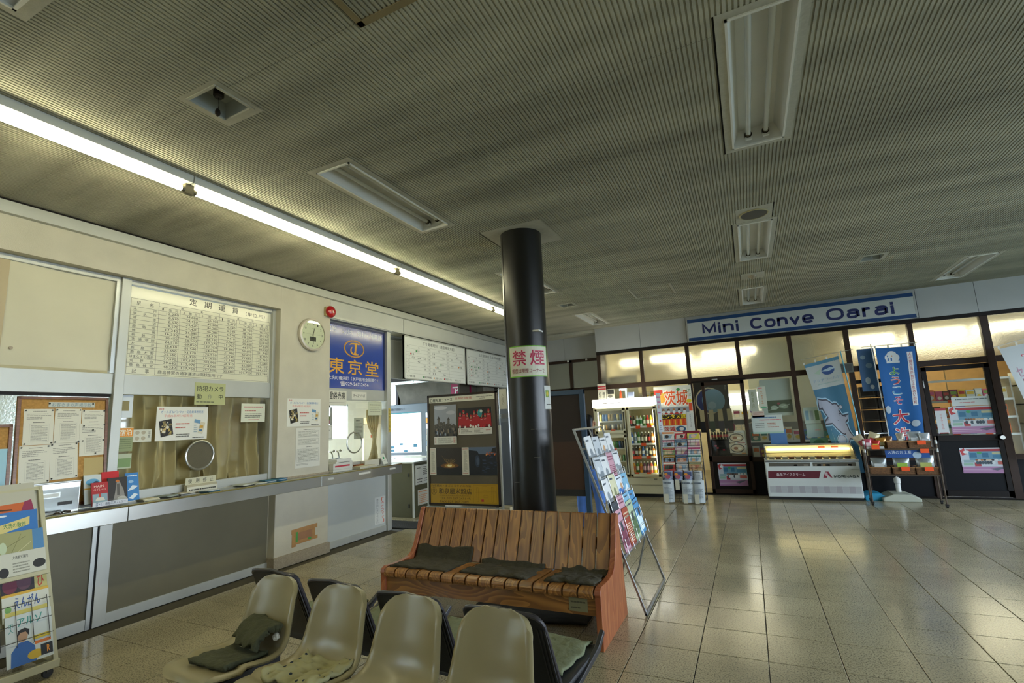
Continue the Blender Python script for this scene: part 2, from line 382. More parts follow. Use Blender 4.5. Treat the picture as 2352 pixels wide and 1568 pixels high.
# floor tiles: speckled and polished
def tile_material():
    m = bpy.data.materials.new('terrazzo_tile'); m.use_nodes = True; N = m.node_tree.nodes; L = m.node_tree.links; p = N['Principled BSDF']
    t = N.new('ShaderNodeTexCoord'); oi = N.new('ShaderNodeObjectInfo'); ge = N.new('ShaderNodeNewGeometry')
    v = N.new('ShaderNodeTexVoronoi'); v.inputs['Scale'].default_value = 150; L.new(ge.outputs['Position'], v.inputs['Vector'])
    n2 = N.new('ShaderNodeTexNoise'); n2.inputs['Scale'].default_value = 110; n2.inputs['Detail'].default_value = 3; L.new(ge.outputs['Position'], n2.inputs[0])
    n3 = N.new('ShaderNodeTexNoise'); n3.inputs['Scale'].default_value = 1.7; n3.inputs['Detail'].default_value = 6; L.new(ge.outputs['Position'], n3.inputs[0])
    r = N.new('ShaderNodeValToRGB'); e = r.color_ramp.elements
    e[0].position = .32; e[0].color = lin('#5f5844')+[1]; e[1].position = .56; e[1].color = lin('#bcb18f')+[1]
    q = r.color_ramp.elements.new(.44); q.color = lin('#a3987a')+[1]
    L.new(n2.outputs[0], r.inputs[0])
    a = N.new('ShaderNodeMapRange'); a.inputs[1].default_value = .3; a.inputs[2].default_value = .7; a.inputs[3].default_value = .8; a.inputs[4].default_value = 1.12; L.new(n3.outputs[0], a.inputs[0])
    b = N.new('ShaderNodeMapRange'); b.inputs[3].default_value = .93; b.inputs[4].default_value = 1.07; L.new(oi.outputs['Random'], b.inputs[0])
    mu = N.new('ShaderNodeMath'); mu.operation = 'MULTIPLY'; L.new(a.outputs[0], mu.inputs[0]); L.new(b.outputs[0], mu.inputs[1])
    s = N.new('ShaderNodeVectorMath'); s.operation = 'SCALE'; L.new(r.outputs[0], s.inputs[0]); L.new(mu.outputs[0], s.inputs['Scale']); L.new(s.outputs[0], p.inputs['Base Color'])
    ro = N.new('ShaderNodeMapRange'); ro.inputs[3].default_value = .12; ro.inputs[4].default_value = .26; L.new(n3.outputs[0], ro.inputs[0]); L.new(ro.outputs[0], p.inputs['Roughness'])
    p.inputs['Specular IOR Level'].default_value = .85
    return m
m_tile = tile_material(); m_grout = mat('grout', '#4a4536', .8)

# ================================================================== floor
TX, TY = .395, .404
floor = struct(MB().box(-5.06, -3, -.10, 7, 10.6, -.008, m_grout).box(-12, 6.12, -.10, -5.06, 13, -.008, m_grout), 'floor')
def tile_mb(x, y, mb):
    g = .0024; a, b, c, d = x+g, y+g, x+TX-g, y+TY-g; e = .0025
    mb.add([(a, b, -.012), (c, b, -.012), (c, d, -.012), (a, d, -.012), (a, b, -e/2), (c, b, -e/2), (c, d, -e/2), (a, d, -e/2),
            (a+e, b+e, 0), (c-e, b+e, 0), (c-e, d-e, 0), (a+e, d-e, 0)],
           [(4, 5, 9, 8), (5, 6, 10, 9), (6, 7, 11, 10), (7, 4, 8, 11), (8, 9, 10, 11), (0, 1, 5, 4), (1, 2, 6, 5), (2, 3, 7, 6), (3, 0, 4, 7)], m_tile)
tiles = []
for i in range(-40, 20):
    for j in range(-17, 24):
        x = -.062+i*TX; y = 3.56+j*TY
        if x+TX > 7 or y < -3 or y+TY > 13: continue
        if x > -5.4 and (x < -5.3 or x+TX > -5.05 and x < -5.06): pass
        if y+TY > 10.12 and x > -2.9: continue
        if x < -5.06 and (y < 6.12 or x < -11.8): continue
        c = Vector((x+TX/2, y+TY/2, -CAM_H)); zc = c.dot(_F)
        vis = zc > .4 and abs(c.dot(_R)/zc) < 1.12 and c.dot(_U)/zc > -.78
        tiles.append((0 if vis and x > -5.06 else 1, c.length, x, y))
tiles.sort()
tm = MB(); tile_mb(0, 0, tm); first = None; rest = MB()
for k, (hid, d, x, y) in enumerate(tiles):
    if k < 296 and not hid:
        if first is None: first = tm.build('tile', floor); o = first
        else: o = bpy.data.objects.new('tile', first.data); COL.objects.link(o); o.parent = floor
        o.location = (x, y, 0)
    else: tile_mb(x, y, rest)
rest.build('tile_field', floor)['kind'] = 'stuff'

# ================================================================== ceiling with ribs and openings
ZC = 3.365
OPEN = []          # (x0, x1, y0, y1) cut out of the ribbed board
def opening(x0, x1, y0, y1): OPEN.append((x0, x1, y0, y1))
TROFF = [(-2.67, -2.36, 2.45, 3.76), (.10, .43, 2.37, 3.69), (.10, .42, 5.33, 6.67), (.10, .42, 8.30, 9.55), (2.83, 3.15, 8.27, 9.58), (-2.68, -2.38, 8.45, 9.65), (-2.68, -2.38, 5.42, 6.71), (-2.68, -2.40, -.45, .80)]
for q in TROFF: opening(q[0]-.045, q[1]+.045, q[2]-.045, q[3]+.05)
SMALL = [(-2.64, -2.41, 1.51, 1.73), (1.53, 1.76, 7.40, 7.66), (-2.64, -2.42, 7.52, 7.74)]
for q in SMALL: opening(q[0]-.045, q[1]+.035, q[2]-.035, q[3]+.05)
PLATES = [(.09, .41, 4.90, 5.27), (.10, .40, 7.36, 7.68), (-2.22, -1.58, 4.10, 4.72)]
for q in PLATES: opening(*q)
HATCH = [(-1.45, -.82, 7.20, 7.88), (-1.45, -.78, .93, 1.58)]
for q in HATCH: opening(*q)
P = .025; mb = MB(); vs = []; fs = []
YS = [-3+.91*k for k in range(15)]+[10.13]
def quad(x0, z0, x1, z1, y0, y1):
    b = len(vs); vs.extend([(x0, y0, z0), (x0, y1, z0), (x1, y1, z1), (x1, y0, z1)]); fs.append((b, b+1, b+2, b+3))
k = 0; x = -4.93
while x < 7:
    xa, xb = x, x+P
    yend = 10.52 if xb < -2.79 else 10.13
    cuts = sorted((o[2], o[3]) for o in OPEN if o[0] < xa+P*.5 < o[1])
    segs = []; y = -3
    for a, b in cuts: segs.append((y, a)); y = b
    segs.append((y, yend))
    parts = []
    for a, b in segs:
        pts = [a]+[q for q in YS[1:-1] if a+.03 < q < b-.03]+[b]
        for i in range(len(pts)-1): parts.append((pts[i]+(.0008 if i else 0), pts[i+1]-(.0008 if i < len(pts)-2 else 0)))
    for a, b in parts:
        quad(xa, ZC, xa+.015, ZC, a, b); quad(xa+.015, ZC, xa+.0165, ZC+.008, a, b)
        quad(xa+.0165, ZC+.008, xb-.0015, ZC+.008, a, b); quad(xb-.0015, ZC+.008, xb, ZC, a, b)
    x += P
mb.add(vs, fs, m_ceil)
# backing above the ribs, cut for the same openings
cx = sorted({-5.1, 7.0}|{o[0] for o in OPEN}|{o[1] for o in OPEN})
for a, b in zip(cx, cx[1:]):
    cuts = sorted((o[2], o[3]) for o in OPEN if o[0] <= a+1e-6 and o[1] >= b-1e-6); y = -3
    for c, d in cuts+[(10.6, 10.6)]:
        if c > y+.001: mb.add([(a, y, ZC+.01), (a, c, ZC+.01), (b, c, ZC+.01), (b, y, ZC+.01)], [(0, 1, 2, 3)], m_dark)
        y = d
mb.box(-12, -3, 3.66, 7.2, 14.6, 3.8, m_concrete)
ceiling = struct(mb, 'ceiling')
# flat plaster margins round the openings
def ring(mb, o, i, m, z=ZC-.0005):
    x0, x1, y0, y1 = o; a, b, c, d = i
    for q in ((x0, y0, x1, c), (x0, d, x1, y1), (x0, c, a, d), (b, c, x1, d)): mb.box(q[0], q[1], z, q[2], q[3], z+.012, m)
for k, q in enumerate(TROFF+SMALL): 
    mm = MB(); ring(mm, OPEN[k], q, m_patch); mm.build('plaster_margin', ceiling)
mm = MB(); q = PLATES[2]; mm.box(q[0], q[2], ZC-.0005, q[1], q[3], ZC+.012, m_patch); mm.build('plaster_margin', ceiling)

# ================================================================== left (ticket) wall
wl_ = holder('wall_left')
def part(name, parent, fn, **k):
    mb = MB(); fn(mb); return mb.build(name, parent, **k)
part('plaster_header', wl_, lambda b: b.box(-5.35, -3, 2.97, -4.95, 4.046, 3.40, m_plaster))
part('plaster_pier', wl_, lambda b: b.box(-5.35, 4.046, 0, -4.95, 4.83, 3.40, m_plaster).box(-4.95, 4.046, .955, -4.935, 4.83, .985, m_skirt), bevel=.006)
for a, b in ((4.83, 6.40), (6.405, 8.31), (8.315, 10.5)):
    part('panel', wl_, lambda q: q.box(-5.0, a+.003, 3.03, -4.955, b, 3.26, m_header2).box(-4.975, a, 3.0, -4.95, b, 3.03, m_alu_w))
part('beam_core', wl_, lambda b: b.box(-5.3, 4.83, 3.02, -5.0, 10.6, 3.40, m_plaster))
part('lintel_soffit', wl_, lambda b: b.box(-5.3, 4.83, 2.985, -4.96, 6.12, 3.01, m_header).box(-5.3, 6.45, 2.30, -5.26, 10.55, 3.02, m_header))
part('skirting', wl_, lambda b: b.box(-5.30, 4.02, 0, -4.915, 4.835, .125, m_skirt), bevel=.004)
tr = struct(MB().box(-4.955, -3, 3.245, -4.90, 10.13, 3.30, m_alu_w).box(-4.955, -3, 3.30, -4.915, 10.13, 3.345, m_alu_w).box(-4.955, -3, 3.345, -4.935, 10.13, 3.365, m_bronze_d), 'trim_1')
# panels under the counter
def low(a, b, m):
    part('panel', wl_, lambda q: q.box(-5.06, a, .075, -5.035, b, .85, m))
low(-3, 2.375, m_panel_o); low(2.485, 4.02, m_panel_o); low(4.835, 6.035, m_panel_g)
part('panel_seam', wl_, lambda b: b.box(-5.036, 2.345, .0, -5.02, 2.375, .85, m_alu).box(-5.05, 2.375, 0, -5.03, 2.392, .85, m_dark))
part('panel_post', wl_, lambda b: b.box(-5.06, 2.392, 0, -5.02, 2.485, .85, m_alu_w))
part('base_rail', wl_, lambda b: b.box(-5.06, -3, 0, -5.022, 2.345, .085, m_alu_w), bevel=.003)
part('base_rail', wl_, lambda b: b.box(-5.06, 2.485, 0, -5.022, 4.02, .085, m_alu_w), bevel=.003)
part('base_rail', wl_, lambda b: b.box(-5.06, 4.835, 0, -5.022, 6.035, .085, m_alu_w), bevel=.003)
part('wall_core', wl_, lambda b: b.box(-5.3, -3, 0, -5.06, 6.035, .95, m_cream))
part('jamb_post', wl_, lambda b: b.box(-5.12, 6.035, 0, -4.99, 6.12, 3.0, m_alu_w), bevel=.004)
part('office_end_wall', wl_, lambda b: b.box(-9.0, 6.05, 0, -5.12, 6.12, 1.36, m_cream).box(-9.0, 6.05, 1.90, -5.12, 6.12, 3.1, m_cream).box(-9, 6.05, 1.36, -6.45, 6.12, 1.9, m_cream).box(-5.80, 6.05, 1.36, -5.12, 6.12, 1.9, m_cream))
part('office_side_window', wl_, lambda b: [b.box(x, 6.06, 1.36, x+.03, 6.11, 1.9, m_alu) for x in (-6.45, -6.22, -5.83)]+[b.box(-6.45, 6.06, z, -5.8, 6.11, z+.03, m_alu) for z in (1.36, 1.87)])

m_pattern = glass_frosted('patterned_glass', '#dfe9e2', .3)
m_blind = mat('cloth_blind', '#d8d3ba', .8, var=.05, vscale=2, bump=.15, bscale=8)
def rail_frame(nm, y0, y1, zs, parent, xs=(-5.10, -5.045), w=.03):
    def f(b):
        for z0, z1 in zs: b.box(xs[0], y0, z0, xs[1], y1, z1, m_alu_w)
    return part(nm, parent, f, bevel=.003)
w1 = holder('window_1'); w2 = holder('window_2'); w3 = holder('window_3')
for wd, a, b in ((w1, -3, 2.41), (w2, 2.485, 4.046), (w3, 4.83, 6.035)):
    rail_frame('transom_band', a, b, ((1.905, 2.085),), wd)
    rail_frame('top_rail', a, b, ((2.925, 2.97),) if wd is not w3 else ((2.935, 3.0),), wd)
    rail_frame('sill_rail', a, b, ((.965, 1.05),), wd)
    part('pane', wd, lambda q: q.box(-5.082, a, 1.05, -5.076, b, 1.905, m_glass if wd is not w1 else m_pattern))
rail_frame('mullion', 2.41, 2.485, ((.965, 2.97),), w1, (-5.10, -5.02))
part('jamb', w2, lambda q: q.box(-5.10, 4.005, .965, -5.03, 4.046, 2.97, m_alu_w))
part('glass_runner', w1, lambda q: q.box(-5.075, -3, 1.88, -5.045, 2.40, 1.905, m_bronze_d))
# blind behind the upper left window: cloth with a soft sag
def blind(b):
    nx, nz = 60, 24; v = []; f = []
    for j in range(nz+1):
        for i in range(nx+1):
            y = -1.4+3.78*i/nx; z = 2.11+.82*j/nz
            v.append((-5.068+.006*math.sin(y*7+z*3)+.008*math.sin(z*21+math.sin(y*3))*(1-j/nz)**2+.004*noise.noise((y*3, z*5, 0)), y, z))
    for j in range(nz):
        for i in range(nx):
            a = j*(nx+1)+i; f.append((a, a+1, a+nx+2, a+nx+1))
    b.add(v, f, m_blind)
part('blind', w1, blind, smooth=True)
part('blind_tape', w1, lambda b: b.box(-5.058, 1.60, 2.10, -5.055, 1.66, 2.93, mat('tape', '#b9a986', .5)).box(-5.075, 2.375, 2.09, -5.04, 2.41, 2.93, m_alu))
part('grommet', w1, lambda b: b.cyl((-5.062, 1.72, 2.24), (-5.05, 1.72, 2.24), .012, m_skirt))

# office behind the windows
off = holder('wall_office')
part('back_wall', off, lambda b: b.box(-8.2, -3, 0, -8.1, 3.0, 3, m_cream).box(-8.2, 3.0, 0, -8.1, 5.9, 1.0, m_cream).box(-8.2, 3, 2.1, -8.1, 6.1, 3, m_cream).box(-8.2, 5.9, 1.0, -8.1, 6.1, 2.1, m_cream))
part('office_floor', off, lambda b: b.box(-8.2, -3, 0, -5.3, 6.05, .01, m_panel_o))
part('office_ceiling', off, lambda b: b.box(-8.2, -3, 2.98, -5.3, 6.05, 3.02, m_cream))
part('window_frame', off, lambda b: [b.box(-8.12, y, 1.0, -8.06, y+.05, 2.1, m_alu) for y in (3.0, 3.9, 4.8, 5.85)])
ot = MB().cyl((-6.6, .5, 2.9), (-6.6, 2.9, 2.9), .018, E('#fff6dc', 16)).cyl((-6.6, 3.4, 2.9), (-6.6, 5.6, 2.9), .018, E('#fff6dc', 16)).box(-6.66, .4, 2.92, -6.54, 5.7, 2.98, m_white)
tag(ot.build('office_ceiling_light'), 'lit fluorescent strip light inside the ticket office behind the glass', 'ceiling light')

# ================================================================== far (shop) wall
YF = 10.13
wf = holder('wall_far')
sx_ = [-2.79, -1.85, -.945, 2.70, 3.46, 4.4, 5.3, 6.2, 7.0]
for a, b in zip(sx_, sx_[1:]):
    part('panel', wf, lambda q: q.box(a+.003, YF-.02, 2.865, b-.003, YF+.12, 3.39, m_header))
part('header_core', wf, lambda b: b.box(-2.78, YF+.01, 2.83, 7, YF+.14, 3.42, m_header))
part('return_wall', wf, lambda b: b.box(-2.79, YF, 2.86, -2.75, 10.56, 3.42, m_header).box(-2.79, YF, 0, -2.72, 10.56, 2.86, m_bronze))
part('head_rail', wf, lambda b: b.box(-2.79, YF-.025, 2.80, 7, YF+.07, 2.865, m_bronze_d), bevel=.003)
part('transom_rail', wf, lambda b: b.box(-2.75, YF-.01, 2.07, 7, YF+.07, 2.165, m_bronze), bevel=.003)
UX = [-2.755, -1.87, -.975, -.07, .79, 1.66, 2.555, 3.50, 4.4, 5.3, 6.2, 6.97]
for i, x in enumerate(UX):
    w = .05 if i in (7,) else .036
    part('mullion', wf, lambda b: b.box(x-w, YF-.015, 0, x+w, YF+.075, 2.80, m_bronze), bevel=.003)
for i, (a, b) in enumerate(zip(UX, UX[1:])):
    wd = holder('window_%d' % (4+i))
    part('frosted_pane', wd, lambda q: q.box(a+.034, YF+.028, 2.165, b-.034, YF+.033, 2.80, m_frost))
    if i in (2, 6): continue
    zb = .66
    part('lower_pane', wd, lambda q: q.box(a+.034, YF+.028, zb, b-.034, YF+.033, 2.07, m_glass))
    part('lower_rail', wd, lambda q: q.box(a+.03, YF, zb-.08, b-.03, YF+.06, zb, m_bronze))
    part('kick_panel', wd, lambda q: q.box(a+.03, YF+.01, 0.02, b-.03, YF+.05, zb-.08, mat('kick_panel', '#090b0e', .6, spec=.2)))
    if i == 5: part('middle_rail', wd, lambda q: q.box(a+.03, YF, 1.86, b-.03, YF+.06, 1.92, m_bronze_d))
part('threshold', wf, lambda b: b.box(-2.75, YF-.01, 0, 7, YF+.08, .02, m_bronze_d))
# sliding door standing open beside a gap
d1 = holder('door_1')
part('door_stile', d1, lambda b: [b.box(x, YF-.055, .02, x+.055, YF-.02, 2.065, m_bronze) for x in (-.775, -.10)]+[b.box(-.775, YF-.055, z0, -.045, YF-.02, z1, m_bronze) for z0, z1 in ((.02, .10), (.585, .69), (2.0, 2.065))], bevel=.003)
part('door_pane', d1, lambda b: b.box(-.72, YF-.04, .69, -.10, YF-.036, 2.0, m_glass))
part('door_panel', d1, lambda b: b.box(-.72, YF-.045, .10, -.10, YF-.03, .585, m_bronze_d))
part('door_handle', d1, lambda b: b.box(-.745, YF-.07, .95, -.73, YF-.05, 1.15, m_dark))
part('door_track', d1, lambda b: b.box(-.95, YF-.06, 2.065, 0, YF-.01, 2.10, m_bronze_d))
# hinged glazed door
d2 = holder('door_2')
part('door_stile', d2, lambda b: [b.box(x0, YF-.01, .03, x1, YF+.04, 2.06, m_bronze_d) for x0, x1 in ((2.595, 2.665), (3.385, 3.45))]+[b.box(2.6, YF-.01, z0, 3.45, YF+.04, z1, m_bronze_d) for z0, z1 in ((.03, .12), (.87, .96), (1.99, 2.06))], bevel=.003)
part('door_pane', d2, lambda b: b.box(2.66, YF+.012, .96, 3.39, YF+.017, 1.99, m_glass))
part('door_panel', d2, lambda b: b.box(2.66, YF+.005, .12, 3.39, YF+.025, .87, mat('kick_panel', '#090b0e', .6, spec=.2)))
part('door_knob', d2, lambda b: b.cyl((3.42, YF-.01, .915), (3.42, YF-.05, .915), .012, m_steel).cyl((3.42, YF-.045, .915), (3.42, YF-.085, .915), .03, m_steel, 16), smooth=True)
part('hinge', d2, lambda b: b.cyl((2.60, YF-.02, 1.72), (2.60, YF-.02, 1.84), .008, m_alu))
# set-back part of the far wall
wb = holder('wall_back')
for a, b in ((-5.0, -3.63), (-3.625, -2.79)):
    part('panel', wb, lambda q: q.box(a, 10.5, 2.80, b, 10.56, 3.30, m_header))
part('soffit', wb, lambda b: b.box(-5.0, 10.14, 3.30, -2.79, 10.56, 3.36, m_patch))
part('frame', wb, lambda b: [b.box(-5.0, 10.48, z0, -2.79, 10.55, z1, m_bronze) for z0, z1 in ((2.74, 2.80), (2.10, 2.17), (0, .1))]+[b.box(x-.035, 10.48, 0, x+.035, 10.55, 2.8, m_bronze) for x in (-4.3, -3.50, -2.83)])
part('frosted_pane', wb, lambda b: [b.box(x0, 10.51, z0, x1, 10.515, z1, m_frost) for x0, x1 in ((-5.0, -4.335), (-4.265, -3.535), (-3.465, -2.865)) for z0, z1 in ((2.17, 2.74),)])
part('lower_panel', wb, lambda b: b.box(-5.0, 10.51, .1, -2.82, 10.53, 2.10, mat('dim_board', '#6d6250', .6)))
part('clip', wb, lambda b: [b.lathe([(.022, 0), (.022, .02), (.012, .04)], m_white, 10, (x, 10.47, 2.76)) for x in (-3.55, -3.12)])
part('store_room', wb, lambda b: b.box(-5.0, 12.0, 0, -2.79, 12.05, 3.3, mat('dim_room', '#9a927c', .8)))

# ================================================================== right wall (glazed) and the wall behind the viewer
wr = holder('wall_right')
part('sill_wall', wr, lambda b: b.box(7, -3, 0, 7.15, 10.3, .65, m_plaster))
part('lintel', wr, lambda b: b.box(7, -3, 2.85, 7.15, 10.3, 3.66, m_plaster))
part('corner', wr, lambda b: b.box(7, 8.7, .65, 7.15, 10.3, 2.85, m_plaster).box(7, -3, .65, 7.15, -.3, 2.85, m_plaster))
part('window_frame', wr, lambda b: [b.box(7, -.3+k*.9, .65, 7.08, -.26+k*.9, 2.85, m_bronze) for k in range(11)]+[b.box(7, -.3, 2.05, 7.08, 8.7, 2.12, m_bronze)])
wn_ = holder('wall_front')
part('plaster', wn_, lambda b: b.box(-5.1, -3.15, 0, 7.15, -3, 3.66, m_plaster))
part('entrance_door', wn_, lambda b: b.box(3.0, -3.0, 0, 5.8, -2.97, 2.4, m_bronze_d))
part('entrance_frame', wn_, lambda b: [b.box(3.03+k*1.37-.03, -3.08, 0, 3.03+k*1.37+.03, -3.0, 2.8, m_bronze) for k in range(3)])
struct(MB().box(-40, -40, -.25, 60, 60, -.11, mat('asphalt', '#8b8a84', .9, var=.1)), 'ground_outside')

# ================================================================== pillar
PX, PY, PR = -1.905, 4.385, .207
def pillar(b):
    b.lathe([(PR, 0), (PR, ZC-.0005)], mat('pillar_paint', '#191815', .34, var=.25, vscale=3, bump=.05, bscale=40), 64, (PX, PY, 0))
pl = MB(); pillar(pl); pl = pl.build('pillar', smooth=True); pl['kind'] = 'structure'
part('pillar_seam', pl, lambda b: b.cyl((PX-.135, PY-.158, 0.02), (PX-.135, PY-.158, 3.36), .003, C('#2a2a26')))
for (dx, z) in ((.085, 1.42), (.10, 1.17), (-.10, .95)):
    part('scuff', pl, lambda b: b.box(PX+dx, PY-math.sqrt(PR**2-dx**2)-.002, z, PX+dx+.05, PY-math.sqrt(PR**2-(dx+.05)**2)-.0004, z+.003, C('#8d8c84')))
part('pillar_tape', pl, lambda b: b.box(PX+.14, PY-.155, 2.33, PX+.205, PY-.05, 2.345, C('#d8d8d0')))
# ================================================================== ceiling fittings
m_tube_off = mat('unlit_tube', '#cfd2cc', .25, coat=.3)
m_cap = mat('tube_cap', '#77705a', .5, .3)
m_hang = mat('dark_brown_metal', '#2c241c', .5, .4)
def troffer(q, label):
    x0, x1, y0, y1 = q; xc, yc = (x0+x1)/2, (y0+y1)/2; w, l = (x1-x0)/2, (y1-y0)/2
    t = thing('recessed_light', label, 'ceiling light', Matrix.Translation((xc, yc, ZC)), 'recessed twin tube ceiling lights')
    b = MB(); d = .115; s = .055
    # open tray with sloping sides, seen from below
    b.add([(-w, -l, 0), (w, -l, 0), (w, l, 0), (-w, l, 0), (-w+s, -l+.02, d), (w-s, -l+.02, d), (w-s, l-.02, d), (-w+s, l-.02, d)],
          [(0, 4, 5, 1), (1, 5, 6, 2), (2, 6, 7, 3), (3, 7, 4, 0), (4, 7, 6, 5)], m_white)
    b.build('tray', t)
    b = MB()
    for a, c, e, f in ((-w, -l, w, -l+.014), (-w, l-.014, w, l), (-w, -l, -w+.012, l), (w-.012, -l, w, l)): b.box(a, c, -.008, e, f, .004, m_white)
    b.build('rim', t)
    for sx2 in (-.055, .055):
        tb = MB().cyl((sx2, -l+.07, .055), (sx2, l-.07, .055), .0165, m_tube_off, 14).build('tube', t, smooth=True)
        MB().cyl((sx2, l-.072, .055), (sx2, l-.05, .055), .0175, m_cap, 14).cyl((sx2, -l+.05, .055), (sx2, -l+.072, .055), .0175, m_cap, 14).build('cap', tb)
        MB().box(sx2-.02, l-.05, .02, sx2+.02, l-.03, .11, m_white).box(sx2-.02, -l+.03, .02, sx2+.02, -l+.05, .11, m_white).cyl((sx2, l-.055, .055), (sx2, l-.03, .055), .024, m_hang, 14).build('socket', t)
    return t
L = ['unlit recessed twin tube light between the long lit strip and the black pillar', 'large unlit recessed twin tube light at the top right of the hall ceiling',
     'unlit recessed twin tube light right behind the round ceiling speaker', 'small unlit recessed tube light just before the shop sign',
     'unlit recessed tube light near the far right corner above the shop front', 'unlit recessed tube light above the set-back wall behind the pillar',
     'unlit recessed tube light half hidden behind the top of the black pillar', 'unlit recessed tube light cut off at the top left corner of the ceiling']
for q, l in zip(TROFF, L): troffer(q, l)
def small_box(q, label, cord):
    x0, x1, y0, y1 = q; xc, yc = (x0+x1)/2, (y0+y1)/2; w, l = (x1-x0)/2, (y1-y0)/2
    t = thing('recessed_fitting', label, 'ceiling fitting', Matrix.Translation((xc, yc, ZC)), 'small square recessed ceiling fittings')
    b = MB(); d = .10
    b.add([(-w, -l, 0), (w, -l, 0), (w, l, 0), (-w, l, 0), (-w+.01, -l+.01, d), (w-.01, -l+.01, d), (w-.01, l-.01, d), (-w+.01, l-.01, d)],
          [(0, 4, 5, 1), (1, 5, 6, 2), (2, 6, 7, 3), (3, 7, 4, 0), (4, 7, 6, 5)], mat('fitting_grey', '#a9aea8', .5)); b.build('tray', t)
    b = MB()
    for a, c, e, f in ((-w-.012, -l-.012, w+.012, -l+.004), (-w-.012, l-.004, w+.012, l+.012), (-w-.012, -l, -w+.004, l), (w-.004, -l, w+.012, l)): b.box(a, c, -.006, e, f, .006, m_patch)
    b.build('rim', t)
    MB().lathe([(.02, 0), (.028, .01), (.028, .04), (.02, .05)], m_hang, 14, (-.02, 0, .045)).build('sensor', t, smooth=True)
    if cord:
        MB().tube([(-.02, 0, .05), (-.018, .004, .0), (-.02, .0, -.03)], .0015, m_hang, 6).build('cord', t)
        MB().lathe([(.004, .028), (.012, .018), (.015, 0), (.012, -.014), (.003, -.022)], m_hang, 12, (-.02, 0, -.05)).build('weight', t, smooth=True)
    else: MB().cyl((0, 0, .05), (0, 0, -.025), .006, m_alu).build('nozzle', t)
small_box(SMALL[0], 'square ceiling recess with a dangling pull cord left of the tube light', True)
small_box(SMALL[1], 'small square ceiling recess at the right above the shop sign end', False)
small_box(SMALL[2], 'small square ceiling recess just right of the pillar before the set-back wall', False)
t = thing('ceiling_speaker', 'round dark grey speaker grille flush in the ceiling before the tube light', 'speaker', Matrix.Translation((.25, 5.085, ZC)))
MB().box(-.16, -.185, -.002, .16, .185, .012, m_patch).build('mounting_plate', t)
MB().lathe([(.118, -.010), (.118, -.004), (.0, -.004)], mat('grille', '#55534c', .7), 40).build('grille', t)
MB().tube([(.122*math.cos(i*PI/20), .122*math.sin(i*PI/20), -.006) for i in range(40)], .007, mat('yellowed_rim', '#a69e78', .5), 8, True).build('rim', t, smooth=True)
t = thing('smoke_detector', 'low round smoke detector on a square ceiling plate between two tube lights', 'smoke detector', Matrix.Translation((.25, 7.52, ZC)))
MB().box(-.15, -.16, -.002, .15, .16, .012, m_patch).build('mounting_plate', t)
MB().lathe([(.055, -.002), (.05, -.025), (.03, -.035), (.012, -.05)][::-1], m_skirt, 24).build('dome', t, smooth=True)
def hatch(q, label, tan):
    x0, x1, y0, y1 = q; m = mat('tan_trim', '#8f8260', .5, .2) if tan else m_patch
    t = thing('ceiling_hatch', label, 'hatch', Matrix.Translation(((x0+x1)/2, (y0+y1)/2, ZC))); w, l = (x1-x0)/2, (y1-y0)/2
    for n, (a, b, c, d) in enumerate(((-w, -l, -w+.035, l), (w-.035, -l, w, l), (-w, -l, w, -l+.035 if tan else -l+.01), (-w, l-.035 if tan else l-.01, w, l))):
        MB().box(a, b, -.004, c, d, .008, m).build('frame_bar', t, bevel=.002)
    p = MB(); x = -w+.04
    while x < w-.05:
        p.box(x, -l+.03, 0, x+.015, l-.03, .01, m_ceil); x += P
    p.box(-w+.03, -l+.01, .0085, w-.03, l-.01, .014, m_ceil); p.build('hatch_panel', t)
hatch(HATCH[0], 'rectangular ceiling access hatch with thin frame behind the pillar', False)
hatch(HATCH[1], 'ceiling access hatch with tan metal frame at the top edge', True)

# long lit batten: five tubes end to end
t = thing('fluorescent_strip_light', 'long continuous lit fluorescent strip running along the ticket wall', 'ceiling light', Matrix.Translation((-3.53, 3.4, ZC)))
JY = [-2.75, -.37, 2.045, 4.415, 6.80, 8.0]
for a, b in zip(JY, JY[1:]):
    MB().prism([(-.092, 0), (-.088, -.055), (.088, -.055), (.092, 0)], a-3.4+.004, b-3.4-.004, m_white, 'Y').build('batten', t)
    tb = MB().cyl((.03, a-3.4+.05, -.098), (.03, b-3.4-.05, -.098), .019, E('#fdf6cc', TUBE_W), 14).build('tube', t, smooth=True)
    MB().cyl((.03, a-3.4+.03, -.098), (.03, a-3.4+.052, -.098), .0195, m_cap, 14).cyl((.03, b-3.4-.052, -.098), (.03, b-3.4-.03, -.098), .0195, m_cap, 14).build('cap', tb)
    MB().box(.015, a-3.4, -.125, .045, a-3.4+.03, -.05, m_cap).build('socket', t); MB().box(.015, b-3.4-.03, -.125, .045, b-3.4, -.05, m_cap).build('socket', t)

# ================================================================== counter
t = thing('ticket_counter', 'long stainless steel ledge running along the ticket windows', 'counter', Matrix.Translation((-4.9, 1, .9)))
def cs(a, b, last=False):
    seg = MB().box(-.15, a-1, .045, .135, b-1, .062, m_steel).box(.135, a-1, -.065, .152, b-1, .055, m_steel).build('ledge_top', t, bevel=.004)
    MB().cyl((.146, a-1+.002, .058), (.146, b-1-.002, .058), .009, mat('polished_edge', '#cfc896', .18, .9), 10).build('edge_bead', seg, smooth=True)
cs(-3, 2.455); cs(2.459, 4.52); cs(4.524, 6.07)
MB().box(-.05, 5.06, -.065, .14, 5.075, .06, m_steel).build('end_plate', t)
MB().box(-.15, -4, -.02, .13, 5.06, .045, m_panel_g).build('core', t)
for y, w, c in ((4.62, .10, '#c9cbc6'), (5.16, .22, '#e8e8e0'), (5.78, .13, '#d8d8d0')):
    MB().box(.152, y-1, .0, .154, y-1+w, .025, C(c)).build('paper_strip', t)

